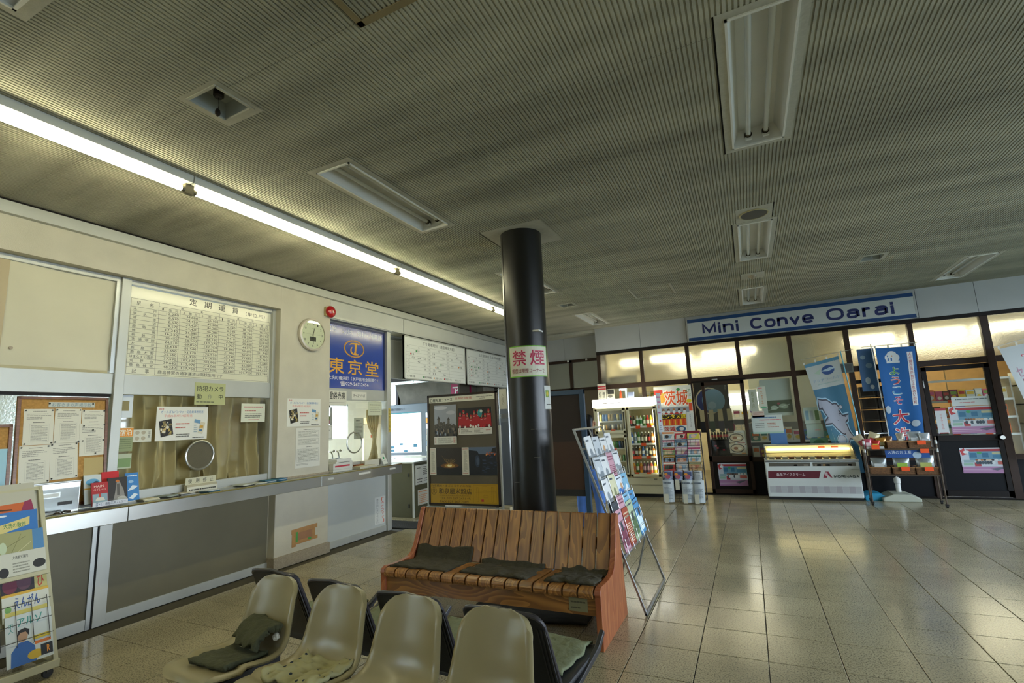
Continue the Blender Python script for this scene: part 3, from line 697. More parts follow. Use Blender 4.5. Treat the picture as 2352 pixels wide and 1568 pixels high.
# ================================================================== fare table
fare = [('水戸', '12,240', '34,880', '66,100', '9,410', '26,820', '50,810'), ('東水戸', '8,570', '24,420', '46,280', '6,590', '18,780', '35,590'),
 ('常澄', '8,570', '24,420', '46,280', '6,590', '18,780', '35,590'), ('涸沼', '8,570', '24,420', '46,280', '6,590', '18,780', '35,590'),
 ('鹿島旭', '12,240', '34,880', '66,100', '9,410', '26,820', '50,810'), ('徳宿', '16,330', '46,540', '88,180', '12,560', '35,800', '67,820'),
 ('新鉾田', '20,420', '58,200', '110,270', '15,710', '44,770', '84,830'), ('北浦湖畔', '24,510', '69,850', '132,350', '18,840', '53,690', '101,740'),
 ('大洋', '28,610', '81,540', '154,490', '21,990', '62,670', '118,750'), ('鹿島灘', '32,690', '93,170', '176,530', '25,140', '71,650', '135,760'),
 ('鹿島大野', '35,550', '101,320', '191,970', '27,340', '77,920', '147,640'), ('はまなす公園前', '37,590', '107,130', '202,990', '28,910', '82,390', '156,110'),
 ('荒野台', '39,640', '112,970', '214,060', '30,490', '86,900', '164,650'), ('鹿島神宮', '48,330', '137,750', '257,500', '35,680', '101,720', '192,740')]
FW, FH = 1.50, .83
mb = MB(); mb.box(0, 0, 0, FW, FH, .006, mat('fare_board_face', '#e9e7cf', .22, coat=.4))
mb = mb.build('fare_table_sign', None, on_left(2.50, 2.085, -5.072)); tag(mb, 'large white commuter pass fare table full of black figures above the curtained window', 'sign')
g = MB(); K = C('#33332c'); z = .0066
cols = [.012, .255, .455, .645, .865, 1.065, 1.275, 1.485]
top = .72; hd = [top, top-.038, top-.078]; rh = (hd[2]-.075)/14
ys = [top]+[hd[2]-i*rh for i in range(15)]+[.012]
def hl(x0, x1, y, w=.0022): g.box(x0, y-w/2, z-.0003, x1, y+w/2, z, K)
def vl(x, y0, y1, w=.0022): g.box(x-w/2, y0, z-.0003, x+w/2, y1, z, K)
hl(cols[0], cols[-1], top); hl(cols[1], cols[-1], hd[1])
for y in ys[1:]: hl(cols[0], cols[-1], y)
for x in (cols[0], cols[-1], cols[1]): vl(x, .012, top)
vl(cols[4], ys[-2], top)
for x in (cols[2], cols[3], cols[5], cols[6]): vl(x, ys[-2], hd[1])
for i, ch in enumerate('定期運賃'): g.text(ch, .54+i*.155, .752, .54+i*.155+.075, .822, K, z, 'box', .012)
g.text('（単位:円）', 1.17, .75, 1.42, .795, K, z)
for s, c in (('駅', .06), ('名', .17)): g.text(s, c, top-.06, c+.034, top-.022, K, z)
for s, c in (('通', .46), ('勤', .66), ('通', 1.07), ('学', 1.25)): g.text(s, c, hd[0]-.032, c+.024, hd[0]-.007, K, z)
for i in range(6):
    a = cols[1+i]+.03; w = cols[2+i]-cols[1+i]-.055
    for s, f in ((('1', '3', '6')[i % 3], 0), ('箇', .42), ('月', .82)): g.text(s, a+w*f, hd[1]-.034, a+w*f+(.012 if f == 0 else .028), hd[1]-.008, K, z)
for r, row in enumerate(fare):
    y1 = hd[2]-r*rh-.007; y0 = y1-rh+.013; n = row[0]
    if len(n) > 5: g.text(n, .03, y0, .235, y1, K, z)
    else:
        for i, ch in enumerate(n):
            xx = .035+i*(.20-.03)/(len(n)-1); g.text(ch, xx, y0, xx+.03, y1, K, z)
    for i, s in enumerate(row[1:]):
        w = .0235*len(s.replace(',', ''))+.008
        g.text(s, cols[2+i]-.012-w*.93, y0+.001, cols[2+i]-.012, y1, K, z, 'box')
g.text('記', .06, .022, .094, .062, K, z); g.text('事', .17, .022, .204, .062, K, z)
g.text('鹿島神宮の通学運賃は高校生用です', .28, .026, .93, .062, K, z)
g.build('lettering', mb)

# ================================================================== pier: clock, bell, papers
t = thing('wall_clock', 'round white wall clock with a pale rim on the plaster pier', 'clock', on_left(4.505, 2.715))
MB().lathe([(.0, 0), (.205, 0), (.212, .02), (.205, .045), (.185, .052), (.183, .035), (.0, .035)], mat('clock_rim', '#d5cdbd', .35, .2), 48).build('case', t, smooth=True)
f = MB().lathe([(.0, .035), (.184, .035), (.184, .037), (0, .037)], C('#e4e4c4'), 48).build('face', t)
g = MB()
for n in range(1, 13):
    a = PI/2-n*PI/6; x, y = .145*math.cos(a), .145*math.sin(a); w = .011 if n < 10 else .019
    g.text(str(n), x-w, y-.014, x+w, y+.014, K, .0376)
g.box(-.012, .072, .0374, .012, .077, .0376, C('#8a8a78')).build('numerals', f)
MB().box(-.048, -.085, .038, .048, -.03, .0395, C('#39392f')).build('date_window', t)
h = MB(); 
def hand(ang, l, w, zz, col):
    c, s = math.cos(ang), math.sin(ang); h.prism([(-.02*c+w*s, -.02*s-w*c), (l*c+w*.5*s, l*s-w*.5*c), (l*c-w*.5*s, l*s+w*.5*c), (-.02*c-w*s, -.02*s+w*c)], zz, zz+.001, C(col))
hand(PI/2-.25, .085, .0045, .041, '#26261f'); hand(-PI/2+.05, .12, .003, .0425, '#26261f'); hand(.0, .12, .0008, .044, '#70705c'); hand(PI, .11, .0008, .044, '#70705c')
h.build('hands', t)
MB().lathe([(0, .047), (.183, .047), (.183, .049), (0, .049)], m_glass, 40).build('cover_glass', t)
t = thing('alarm_bell', 'red domed fire alarm bell at the top corner of the pier', 'alarm bell', on_left(4.79, 3.065))
MB().box(-.075, -.06, 0, .06, .055, .035, mat('bell_mount', '#b9a878', .6)).build('mounting_plate', t, bevel=.004)
MB().lathe([(.078, .035), (.08, .045), (.072, .065), (.05, .08), (.02, .087), (.0, .088)], mat('bell_red', '#b3161d', .25, coat=.5), 40).build('gong', t, smooth=True)
MB().tube([(-.03, .012, .086), (-.01, .014, .0885), (.01, .0, .0885), (.02, -.012, .088), (.0, -.022, .0885), (-.01, -.01, .089), (.012, .004, .0895)], .003, C('#efe6e0'), 6).build('emblem', t)

def ticket_poster(name, lab, M, w, h):
    it = [('t', '第4弾', .04, .90, .13, .96, '#c2281e'), ('t', 'ガールズ＆パンツァー記念乗車券発売！', .08, .80, .92, .885, '#4a7fb5', 'box', .01), ('t', '平成26年7月19日発売', .14, .685, .68, .765, '#dd7f6c'),
          ('p', [(.05, .57), (.28, .64), (.33, .18), (.10, .10)], '#1d1c18')]
    r2 = random.Random(5)
    for i in range(26):
        cx, cy = r2.uniform(.09, .28), r2.uniform(.18, .58); it.append(('e', cx, cy, r2.uniform(.01, .035), r2.uniform(.015, .05), r2.choice(('#c9b27a', '#e6dfc8', '#8a7a4a', '#413a2a', '#b8a04e', '#5a6a72'))))
    it += [('l', .36, .45, .66, .52, 1, '#c75a4a'), ('l', .36, .34, .66, .41, 1, '#c75a4a'), ('p', [(.73, .62), (.85, .58), (.84, .48), (.72, .52)], '#6f9cc0'), ('p', [(.86, .54), (.95, .50), (.90, .16), (.81, .20)], '#d9d2b8'),
           ('r', .84, .34, .91, .42, '#c79a3a'), ('r', .83, .24, .89, .30, '#47729c'), ('l', .72, .2, .79, .46, 4, '#9fb3bb'), ('l', .38, .08, .64, .2, 2, '#6a6a62'), ('l', .70, .03, .96, .08, 1, '#3f3f3a')]
    return poster(name, lab, 'poster', M, w, h, it, '#ecebe0')
ticket_poster('ticket_poster', 'landscape commemorative ticket poster taped on the pier below the clock', on_left(4.17, 1.565, -4.948), .51, .335)
ticket_poster('ticket_poster', 'landscape commemorative ticket poster stuck on the glass above the round speaking disc', on_left(2.80, 1.475, -5.072), .495, .325)
poster('form_notice', 'tall printed form with two ruled tables on the pier', 'notice', on_left(4.305, 1.07, -4.948), .375, .475,
       [('l', .3, .94, .8, .965, 1, '#55554c'), ('o', .08, .76, .93, .92, .002, '#8a8a80'), ('o', .08, .57, .93, .72, .002, '#8a8a80'), ('l', .1, .77, .9, .91, 5, '#9a9a8c'), ('l', .1, .58, .9, .71, 5, '#9a9a8c'), ('l', .4, .50, .8, .525, 1, '#55554c'), ('o', .06, .14, .94, .47, .002, '#8a8a80')]
       + [('s', .06, .14+.047*i, .94, .14+.047*i, .001, '#9a9a90') for i in range(1, 7)]+[('l', .1, .15, .9, .46, 9, '#aaaa9c'), ('s', .3, .14, .3, .47, .001, '#9a9a90'), ('s', .65, .14, .65, .47, .001, '#9a9a90'), ('l', .05, .06, .5, .11, 2, '#9a9a90')], '#e4e3d8')
# brown tape patch over a hole in the pier
t = thing('tape_patch', 'brown packing tape patch low on the plaster pier', 'tape', on_left(4.28, .17, -4.949))
tp = mat('packing_tape', '#b98d5c', .35, var=.12, vscale=14); tq = mat('cardboard_inset', '#a5795a', .7, var=.1)
MB().box(.05, .05, 0, .33, .20, .001, tq).build('board', t)
for k, (x0, y0, x1, y1, a) in enumerate(((.0, .155, .385, .205, .03), (.02, .03, .385, .07, .02), (.0, .01, .06, .20, -.02), (.30, .05, .345, .21, .0))):
    MB().box(x0, y0, .001+.0003*k, x1, y1, .0013+.0003*k, tp).build('tape_strip', t, Matrix.Rotation(a, 4, 'Z'))
MB().box(.055, .055, .0024, .085, .17, .0027, C('#4f9a4c')).build('green_tape', t); MB().box(.235, .05, .0024, .285, .075, .0027, C('#4f9a4c')).build('green_tape', t)

# ================================================================== window 2: curtains, notices, disc
m_curt = mat('office_curtain', '#c2b080', .8, var=.1, vscale=3)
def curtain(b, y0, y1, z0, z1, x, amp, folds, m, seed=0, gather=0):
    nx, nz = int(140*(y1-y0)), 26; v = []; f = []
    for j in range(nz+1):
        t = j/nz; z = z0+(z1-z0)*t
        for i in range(nx+1):
            s = i/nx; y = y0+(y1-y0)*s
            w = amp*(.12+.88*abs(math.sin(s*folds*PI+seed+.8*noise.noise((s*4, t*1.2, seed)))))+.07*noise.noise((y*3.6, z*2.6, seed))+.05*(1-t)**3*noise.noise((y*11, z*9, seed+3))
            if gather: y = y0+(y1-y0)*(.5+(s-.5)*(1-gather*math.exp(-((t-.42)/.22)**2)))
            v.append((x-w, y, z))
    for j in range(nz):
        for i in range(nx):
            a = j*(nx+1)+i; f.append((a, a+1, a+nx+2, a+nx+1))
    b.add(v, f, m)
for k, (a, b_, lab) in enumerate(((2.48, 2.91, 'khaki office curtain hanging left of the ticket poster behind the glass'), (2.88, 3.42, 'khaki office curtain bunched behind the round speaking disc'), (3.36, 3.72, 'khaki office curtain behind the glass right of the disc'), (3.68, 4.045, 'khaki office curtain heaped at the right end of the closed window'))):
    mb = MB(); curtain(mb, a, b_, 1.0, 1.93, -5.11-.02*k, .11, (b_-a)*8, m_curt, k*1.7)
    tag(mb.build('office_curtain', smooth=True, sharp=3), lab, 'curtain', 'curtains behind the closed ticket window')
t = thing('speaking_disc', 'round perforated speaking disc with chrome ring in the closed ticket window', 'speaking disc', on_left(3.235, 1.315, -5.076))
MB().lathe([(0, 0), (.135, 0), (.135, .006), (0, .006)], mat('disc_mesh', '#6e6a5a', .45, .5, bump=.6, bscale=420), 40).build('disc', t)
MB().tube([(.14*math.cos(i*PI/24), .14*math.sin(i*PI/24), .006) for i in range(48)], .011, m_steel, 10, True).build('ring', t, smooth=True)
t = thing('speaking_ring', 'empty round opening with chrome ring in the open ticket window', 'speaking hole', on_left(5.42, 1.315, -5.076))
MB().tube([(.145*math.cos(i*PI/24), .142*math.sin(i*PI/24), .006) for i in range(48)], .010, m_steel, 10, True).build('ring', t, smooth=True)
poster('camera_notice', 'yellowish laminated security camera notice on the window band', 'notice', on_left(3.13, 1.82, -5.043), .325, .225,
       [('t', '防犯カメラ', .07, .60, .93, .86, '#26261f', 'box', .015), ('t', '動', .08, .26, .22, .48, '#26261f', 'box', .015), ('t', '作', .42, .26, .56, .48, '#8a8f74', 'box', .015), ('t', '中', .78, .26, .91, .48, '#26261f', 'box', .015), ('l', .06, .08, .94, .17, 1, '#555a44')], '#bfc38f', rough=.25)
poster('window_notice', 'small notice on the right corner of the closed window glass', 'notice', on_left(3.67, 1.635, -5.074), .30, .205,
       [('l', .1, .75, .9, .87, 1, '#c0646a'), ('l', .15, .55, .85, .66, 1, '#b8746a'), ('l', .15, .22, .85, .48, 3, '#55554c'), ('l', .3, .08, .75, .16, 1, '#c0646a')], '#e0e2cc')
poster('sketch_notice', 'small notice with four line drawings at the left of the closed window', 'notice', on_left(2.615, 1.475, -5.074), .155, .115,
       [('o', .0, .0, 1, 1, .001, '#77776c')]+[('e', x, y, .12, .15, '#b5ab92') for x in (.22, .55) for y in (.3, .75)]+[('v', '注意', .80, .3, .93, .9, '#3a3a34')], '#d6d6c4')
for k, (y, z, w, h, lab, it, bs) in enumerate(((2.495, 1.70, .10, .2, 'white sheet with a tan square at the top left of the closed window', [('r', .05, .3, .7, .75, '#8f8352')], '#dfe6ea'),
      (2.495, 1.40, .12, .21, 'orange and green leaflet at the left edge of the closed window', [('r', 0, .62, 1, .98, '#e8962c'), ('t', '宿泊', .1, .66, .9, .93, '#f6f2dc', 'box', .03), ('r', 0, 0, 1, .6, '#8f9a6e'), ('l', .1, .1, .9, .55, 5, '#6f7a52')], '#d8d8c0'),
      (2.495, 1.25, .12, .13, 'pale green leaflet low on the left of the closed window', [('r', .05, .1, .95, .7, '#7e9a62')], '#b9c2a2'))):
    poster('leaflet', lab, 'leaflet', on_left(y, z, -5.073), w, h, it, bs)
# closed sign standing on the sill
t = thing('closed_sign', 'small metal sign reading out of use in front of the closed window', 'sign', on_left(3.05, .967, -5.0))
MB().box(0, .015, 0, .30, .075, .05, C('#b4ad90')).build('stand', t, bevel=.003)
s_ = MB().box(.0, .075, .018, .30, .14, .024, C('#d2cfb2')); art(s_, .30, .14, [('t', '使', .08, .62, .2, .92, '#33332c'), ('t', '用', .32, .62, .44, .92, '#33332c'), ('t', '停', .56, .62, .68, .92, '#33332c'), ('t', '止', .8, .62, .92, .92, '#33332c')], .0245); s_.build('plate', t)
s_ = MB().box(.0, .0, .05, .30, .055, .055, C('#dcd9c6')); art(s_, .30, .055, [('l', .06, .2, .94, .75, 1, '#4a4a40')], .0555); s_.build('lower_plate', t)

# ================================================================== cork boards in window 1
m_cork = mat('cork', '#b78b4c', .9, var=.2, vscale=60, bump=.3, bscale=200); m_corkf = wood('cork_board_frame', '#6e4323', '#7f5230', axis='X')
def cork(y0, z0, y1, z1, label, x=-5.0):
    global Mc
    Mc = fr((x, y0, z0), (0, 1, 0), (-.09, 0, 1)); t = thing('cork_board', label, 'notice board', Mc); w, h = y1-y0, z1-z0
    MB().box(0, 0, 0, w, h, .012, m_cork).build('cork_sheet', t)
    for q in ((0, 0, w, .022), (0, h-.022, w, h), (0, 0, .022, h), (w-.022, 0, w, h)): MB().box(q[0], q[1], .0, q[2], q[3], .022, m_corkf).build('frame_bar', t, bevel=.002)
    return t
Mc = None
cork(1.20, .98, 1.78, 1.66, 'cork board with a blue map cut off at the left edge')
cb = cork(1.795, 1.0, 2.395, 1.875, 'cork notice board with pinned letters in the left ticket window')

def on_cork(x, y, rz=0, dz=.0135): return Mc @ Matrix.Translation((x, y, dz)) @ Matrix.Rotation(rz, 4, 'Z')
def letter(x, y, w, h, lab, rz=0, dz=.0135, pins=((.06, .96), (.94, .96), (.06, .04), (.94, .04)), dense=14):
    t = thing('pinned_letter', lab, 'notice', on_cork(x, y, rz, dz), 'letters pinned to the cork board')
    b = MB().box(0, 0, 0, w, h, .0008, C('#dedbc9')); art(b, w, h, [('l', .3, .92, .75, .95, 1, '#55554c'), ('l', .1, .70, .9, .88, 4, '#9a988c'), ('l', .3, .6, .7, .64, 1, '#55554c'), ('o', .2, .08, .85, .58, .0012, '#b9b7a8'), ('l', .25, .1, .8, .55, dense, '#9a988c')], .0009); b.build('sheet', t)
    for a, c in pins: MB().lathe([(.004, 0), (.006, .004), (.005, .009), (0, .01)], C('#23231f'), 8, (a*w, c*h, .001)).build('pin', t)
letter(.045, .495, .185, .28, 'pinned letter at the upper left of the cork board', .01)
letter(.232, .50, .175, .28, 'pinned letter at the upper middle of the cork board', -.01)
letter(.035, .20, .185, .29, 'pinned letter at the lower left of the cork board', .02)
letter(.222, .215, .18, .285, 'pinned letter at the lower middle of the cork board', .03)
letter(.415, .50, .165, .27, 'pinned letter tucked behind another at the upper right of the cork board', 0)
letter(.405, .385, .185, .27, 'pinned letter overlapping the one above at the right of the cork board', .02, .0155, ((.15, .92), (.94, .95), (.5, .78), (.6, .06)))
t = thing('paper_pocket', 'yellowed paper pocket hanging low on the cork board', 'paper pocket', on_cork(.44, .07, 0))
b = MB().box(0, 0, 0, .14, .30, .001, C('#b8a468')); b.build('back_sheet', t)
b = MB().box(0, 0, .001, .14, .16, .006, C('#c9c4a2')); art(b, .14, .16, [('l', .15, .55, .85, .75, 1, '#6a6a5a'), ('l', .15, .3, .85, .42, 1, '#8a8a78')], .0062); b.build('pocket', t)
b = poster('board_heading', 'narrow heading strip pinned at the top of the cork board', 'notice', on_cork(.19, .79, 0), .31, .042, [('t', 'お客さまの声掲示板', .07, .15, .93, .85, '#7d8f98', 'box', .012)], '#c3c8bf')
for a in (.005, .297): MB().lathe([(.005, 0), (.007, .004), (0, .01)], C('#23231f'), 8, (a, .03, .0015)).build('pin', b)
it = [('p', [(0, 0), (.6, 0), (.8, .3), (.55, .6), (.75, .85), (.5, 1), (0, 1)], '#6fb0c4'), ('p', [(.1, .1), (.5, .05), (.6, .35), (.35, .55), (.15, .4)], '#b9d6bb'), ('s', .2, .1, .5, .9, .004, '#f2f2e6'), ('s', .1, .5, .8, .4, .004, '#f2f2e6'), ('e', .6, .6, .2, .14, '#4d93b8'), ('l', .1, .88, .6, .96, 2, '#e9efe8')]
poster('blue_map', 'light blue area map standing against the cut off cork board', 'map', fr((-4.975, 1.40, 1.0), (0, 1, 0), (-.09, 0, 1)), .355, .48, it, '#9cc7d6')
poster('pink_notice', 'white notice with red letters at the far left window edge', 'notice', on_left(1.40, 1.62, -5.06), .29, .22, [('t', '新発売', .25, .45, .95, .9, '#c0305e', 'box', .03), ('l', .3, .1, .9, .35, 2, '#4a6a8a')], '#d7dad2')

# things standing on the counter
t = thing('cash_box', 'stainless steel box with a small window standing on the ledge', 'metal box', Matrix.Translation((-4.98, 2.0, .963)))
MB().box(-.07, -.16, 0, .10, .17, .235, m_steel).build('body', t, bevel=.005)
MB().box(.10, -.15, .02, .104, .16, .19, mat('mirror_plate', '#c8cccc', .1, .95)).build('front_plate', t)
MB().box(.104, -.10, .125, .107, .04, .165, m_alu).build('window_frame', t); MB().box(.107, -.09, .132, .108, .03, .158, C('#dfe2dc')).build('window', t)
MB().box(.104, .03, .065, .106, .12, .09, C('#2a2b2a')).build('slot', t); MB().box(.104, -.13, .065, .106, -.09, .09, C('#2a2b2a')).build('slot', t)
MB().box(-.07, -.16, .235, .105, .17, .24, m_alu).build('lid', t)
b = MB(); b.tube([(-.0+.03*math.sin(i*.9), .015*i-.05+.01*math.cos(i*1.7), .012+.008*math.sin(i*1.3)) for i in range(8)], .006, C('#3a2c20'), 6)
b.tube([(.02*math.cos(i), .012*i-.03, .018) for i in range(6)], .005, C('#20201c'), 6)
tag(b.build('cord_bundle', None, Matrix.Translation((-4.80, 2.02, .965)), smooth=True), 'tangled dark cord lying in front of the steel box', 'cord')
def booklet(name, lab, M, w, h, items, base, d=.012, cat='booklet', group=None):
    t = MB().box(0, 0, 0, w, h, d, C(base)).box(.002, .001, d, w, h, d+.0006, C(base)); art(t, w, h, items, d+.0008)
    o = t.build(name, None, M); return tag(o, lab, cat, group)
tl = lambda y, z=.966, x=-4.86, a=.22: fr((x, y, z), (0, 1, 0), (-a, 0, 1))
booklet('red_brochure', 'red brochure showing a ferry in the counter holder', tl(2.235, .985, -4.845), .115, .185, [('t', 'MAIN', .15, .78, .75, .88, '#e8d8c8'), ('t', 'パイレーツ', .12, .64, .88, .74, '#e8d8c8'), ('r', .05, .1, .95, .5, '#8ba5b0'), ('p', [(.2, .2), (.8, .2), (.7, .34), (.3, .34)], '#d9d2c4'), ('r', .42, .34, .55, .5, '#c23a2a')], '#a8262a')
booklet('blue_cover_brochure', 'white and blue brochure with a whale standing behind the red one', tl(2.215, 1.0, -4.915), .12, .23, [('e', .5, .75, .4, .12, '#5d9fc6'), ('e', .7, .68, .18, .1, '#23415a'), ('r', .0, .5, 1, .55, '#c9a24a')], '#cfd8d6')
booklet('scarlet_brochure', 'plain scarlet brochure at the back of the counter holder', tl(2.345, 1.01, -4.93), .125, .235, [('e', .5, .62, .35, .07, '#d8452a')], '#c41f26')
booklet('dark_photo_brochure', 'dark brochure with a machine photo beside the red one on the ledge', tl(2.352, .985, -4.85), .14, .21, [('p', [(.2, .0), (.9, .0), (.8, .5), (.6, .85), (.45, .8), (.35, .4)], '#8f8a84'), ('e', .5, .85, .1, .05, '#c0702c'), ('r', .45, .3, .6, .75, '#5a5652'), ('e', .7, .15, .25, .1, '#b9b4ac')], '#2e2a2a')
booklet('dolphin_brochure', 'blue brochure with dolphins leaning beside the dark one', tl(2.49, .985, -4.865), .10, .235, [('p', [(.1, .35), (.5, .55), (.95, .5), (.6, .4)], '#dfe9ef'), ('p', [(.2, .1), (.6, .25), (.9, .2), (.5, .05)], '#dfe9ef'), ('l', .1, .85, .9, .93, 1, '#dfe9ef'), ('e', .4, .68, .2, .05, '#9cc2e0')], '#3a7fc0')
t = thing('brochure_holder', 'clear plastic brochure holder with a white name strip on the ledge', 'brochure holder', tl(2.225, .968, -4.83, 0))
MB().box(0, 0, -.10, .27, .006, .0, m_glass).box(0, 0, 0, .27, .06, .004, m_glass).build('tray', t)
b = MB().box(.01, .01, .004, .26, .045, .006, C('#d9dce0')); art(b, .27, .05, [('t', 'ロ・ロ', .12, .35, .3, .8, '#2a4a7a', 'box', .02), ('t', '商船三井フェリー', .36, .35, .9, .8, '#2a3a5a', 'box', .01)], .0065); b.build('name_strip', t)
def pile(y, x, n, cols, lab, w=.10, d=.13, rz=0):
    t = thing('leaflet_stack', lab, 'leaflets', Matrix.Translation((x, y, .9635)) @ Matrix.Rotation(rz, 4, 'Z'), 'leaflet stacks along the ledge')
    for i in range(n):
        MB().box(-d/2, -w/2, i*.006, d/2, w/2, i*.006+.0055, C(cols[i % len(cols)])).build('leaflet', t, Matrix.Translation((.004*math.sin(i*2.1), .006*math.cos(i*1.7), 0)) @ Matrix.Rotation(.12*math.sin(i*1.3), 4, 'Z'))
    return t
pile(2.68, -4.90, 3, ('#d8d2b4', '#cfc8a4'), 'cream leaflets lying on the ledge just past the holder', .13, .12)
pile(2.86, -4.93, 3, ('#2b2b28', '#aab0a4', '#8f9a92'), 'dark topped leaflets on the ledge left of the closed sign', .12, .14, .2)
pile(3.02, -4.93, 3, ('#c9cdc6', '#1f2624', '#d6d2c2'), 'grey and white leaflet pile next to the closed sign', .12, .14, -.2)
pile(3.20, -4.84, 3, ('#2f6f86', '#1f4d60', '#d6dce0'), 'teal leaflets in front of the closed sign', .12, .13, .1)
pile(3.62, -4.92, 3, ('#26302f', '#d9d6c6', '#c9cfc4'), 'pale leaflets under the middle of the curtained window', .14, .14, .1)
pile(3.78, -4.92, 2, ('#e1decd', '#c9cfc4'), 'white leaflets under the curtained window near its right end', .14, .14)
pile(3.92, -4.93, 4, ('#3f7f96', '#d4dadb', '#284e60'), 'blue and white leaflets at the right end of the curtained window', .12, .13, -.1)
pile(4.04, -4.90, 5, ('#2f86a8', '#23526a', '#d4dadb'), 'teal booklet pile beside the plaster pier', .12, .13, .1)

# ================================================================== window 3: blue shop sign and notices
BW, BH = 1.20, .875
o = MB().box(0, 0, 0, BW, BH, .03, mat('sign_blue', '#1b3f9e', .22, coat=.5)); o = o.build('shop_sign_board', None, on_left(4.835, 2.065, -5.07)); tag(o, 'blue optician sign with large gold lettering above the open ticket window', 'sign')
g = MB(); z = .031
g.text('宝飾', .01, .775, .19, .855, C('#e9eef2'), z, 'box', .02); g.text('メガネ', .285, .765, .51, .84, C('#e9eef2'), z, 'box', .02); g.text('時計・補聴器', .60, .765, 1.13, .85, C('#e9eef2'), z, 'box', .02)
go = C('#e0a62e')
for i, ch in enumerate('東京堂'): g.text(ch, .06+i*.355, .20, .06+i*.355+.285, .42, go, z, 'box', .028)
g.text('大洗町磯浜町（水戸信用金庫隣り）', .05, .115, 1.04, .17, C('#e9eef2'), z, 'box', .012); g.text('☎029-267-2456', .27, .035, .84, .10, C('#e9eef2'), z, 'box', .02)
g.tube([(.54+.19*math.cos(i*PI/24), .575+.115*math.sin(i*PI/24), z) for i in range(48)], .007, go, 5, True)
for i in range(44): g.lathe([(.008, 0), (0, .004)], go, 6, (.54+.20*math.cos(i*PI/22), .575+.123*math.sin(i*PI/22), z))
g.prism([(.44, .62), (.47, .655), (.58, .665), (.65, .655), (.64, .64), (.59, .645), (.585, .60), (.575, .52), (.61, .50), (.64, .515), (.62, .49), (.56, .485), (.50, .49), (.465, .52), (.46, .56), (.49, .60), (.50, .60), (.485, .56), (.49, .53), (.53, .505), (.545, .54), (.55, .60), (.545, .64), (.48, .635)], z, z+.0005, go)
g.build('lettering', o)
MB().box(-.005, BH, 0, BW, BH+.03, .035, mat('sign_edge', '#14245a', .4)).box(BW-.03, 0, .03, BW, BH, .034, mat('sign_edge', '#14245a', .4)).build('frame', o)
poster('ticket_machine_notice', 'paper notice with an arrow at the top left of the open window', 'notice', on_left(4.845, 1.825, -5.042), .385, .205,
       [('t', '自動券売機', .05, .42, .92, .92, '#26261f', 'box', .02), ('s', .12, .20, .9, .20, .004, '#26261f'), ('p', [(.06, .20), (.14, .27), (.14, .13)], '#26261f')], '#e4e2d2')
poster('ticket_office_notice', 'small paper notice naming the ticket office on the window band', 'notice', on_left(5.33, 1.913, -5.042), .30, .112, [('t', 'きっぷうりば', .1, .3, .9, .72, '#26261f', 'box', .02)], '#e6e4d8')
poster('warning_strip', 'narrow yellow vertical sticker on the aluminium post', 'sticker', on_left(6.055, 1.43, -4.989), .05, .36, [('v', '待合室に注意を', .2, .03, .8, .97, '#6a5a22', .02)], '#d9c15a')
poster('danger_notice', 'white notice with vertical red characters near the floor below the ledge', 'notice', on_left(5.79, .12, -5.034), .235, .385,
       [('v', '「キケンです」', .62, .04, .88, .96, '#d8583a', .02), ('v', '触れたりしないでください', .18, .04, .34, .94, '#6f747a', .01), ('o', .02, .01, .98, .99, .002, '#c9c9c0')], '#dde0dc')
poster('office_notice', 'pale notice on the upper right of the open window glass', 'notice', on_left(5.70, 1.69, -5.073), .30, .20, [('l', .1, .7, .9, .85, 1, '#8a8a72'), ('l', .1, .2, .9, .6, 3, '#9a9a84')], '#d5d8bb')
poster('price_notice', 'tall grey price list behind the ring of the open window', 'notice', on_left(5.46, 1.36, -5.12), .20, .30, [('l', .2, .82, .8, .9, 1, '#55554c'), ('l', .15, .15, .85, .75, 9, '#8a8a7c')], '#cfcdb8')
poster('grid_notice', 'white framed notice at the left edge of the open window', 'notice', on_left(4.84, 1.37, -5.074), .17, .20, [('o', .06, .12, .92, .92, .002, '#4a4a44'), ('l', .15, .6, .8, .85, 3, '#6a6a62')], '#e2e2d6')
poster('colour_card', 'small green and pink card above the white framed notice', 'card', on_left(4.84, 1.585, -5.074), .13, .10, [('r', .02, .5, .98, .98, '#6f7a4e'), ('r', .02, .02, .98, .45, '#a87880')], '#98906a')
# things on the ledge at the open window
def box_thing(name, lab, cat, M, dims, m, extra=None, bev=.003, group=None):
    b = MB().box(-dims[0]/2, -dims[1]/2, 0, dims[0]/2, dims[1]/2, dims[2], m)
    if extra: extra(b)
    o = b.build(name, None, M, bevel=bev); return tag(o, lab, cat, group)
for k, (dz, w, c, lab) in enumerate(((0, .34, '#d9d9ce', 'flat white tray at the bottom of the pile beside the pier'), (.031, .34, '#dcdcd2', 'white box with a red stripe in the pile beside the pier'), (.107, .30, '#e2e2d8', 'thin white box with printed line on the pile'), (.128, .26, '#e6e6de', 'topmost white box on the pile beside the pier'))):
    h = (.03, .075, .02, .03)[k]
    box_thing('paper_box', lab, 'box', Matrix.Translation((-4.955, 5.01+(.02 if k > 1 else 0), .9635+dz)), (.15, w, h), C(c), (lambda b: b.box(.075, -.14, .03, .0765, .12, .05, C('#c23a4a'))) if k == 1 else ((lambda b: b.box(.075, -.1, .006, .0762, .1, .012, C('#4a4a44'))) if k == 2 else None), group='white boxes piled beside the pier')
box_thing('coin_tray', 'low cream coin tray on the ledge of the open window', 'tray', Matrix.Translation((-4.90, 5.43, .9635)), (.16, .34, .03), C('#d7d3bf'), lambda b: b.box(-.06, -.15, .03, .06, .15, .034, C('#bdb89f')))
box_thing('white_desk_unit', 'long white unit on the ledge behind the coin tray', 'box', Matrix.Translation((-5.0, 5.66, .9635)), (.08, .30, .09), C('#d9d6c4'))
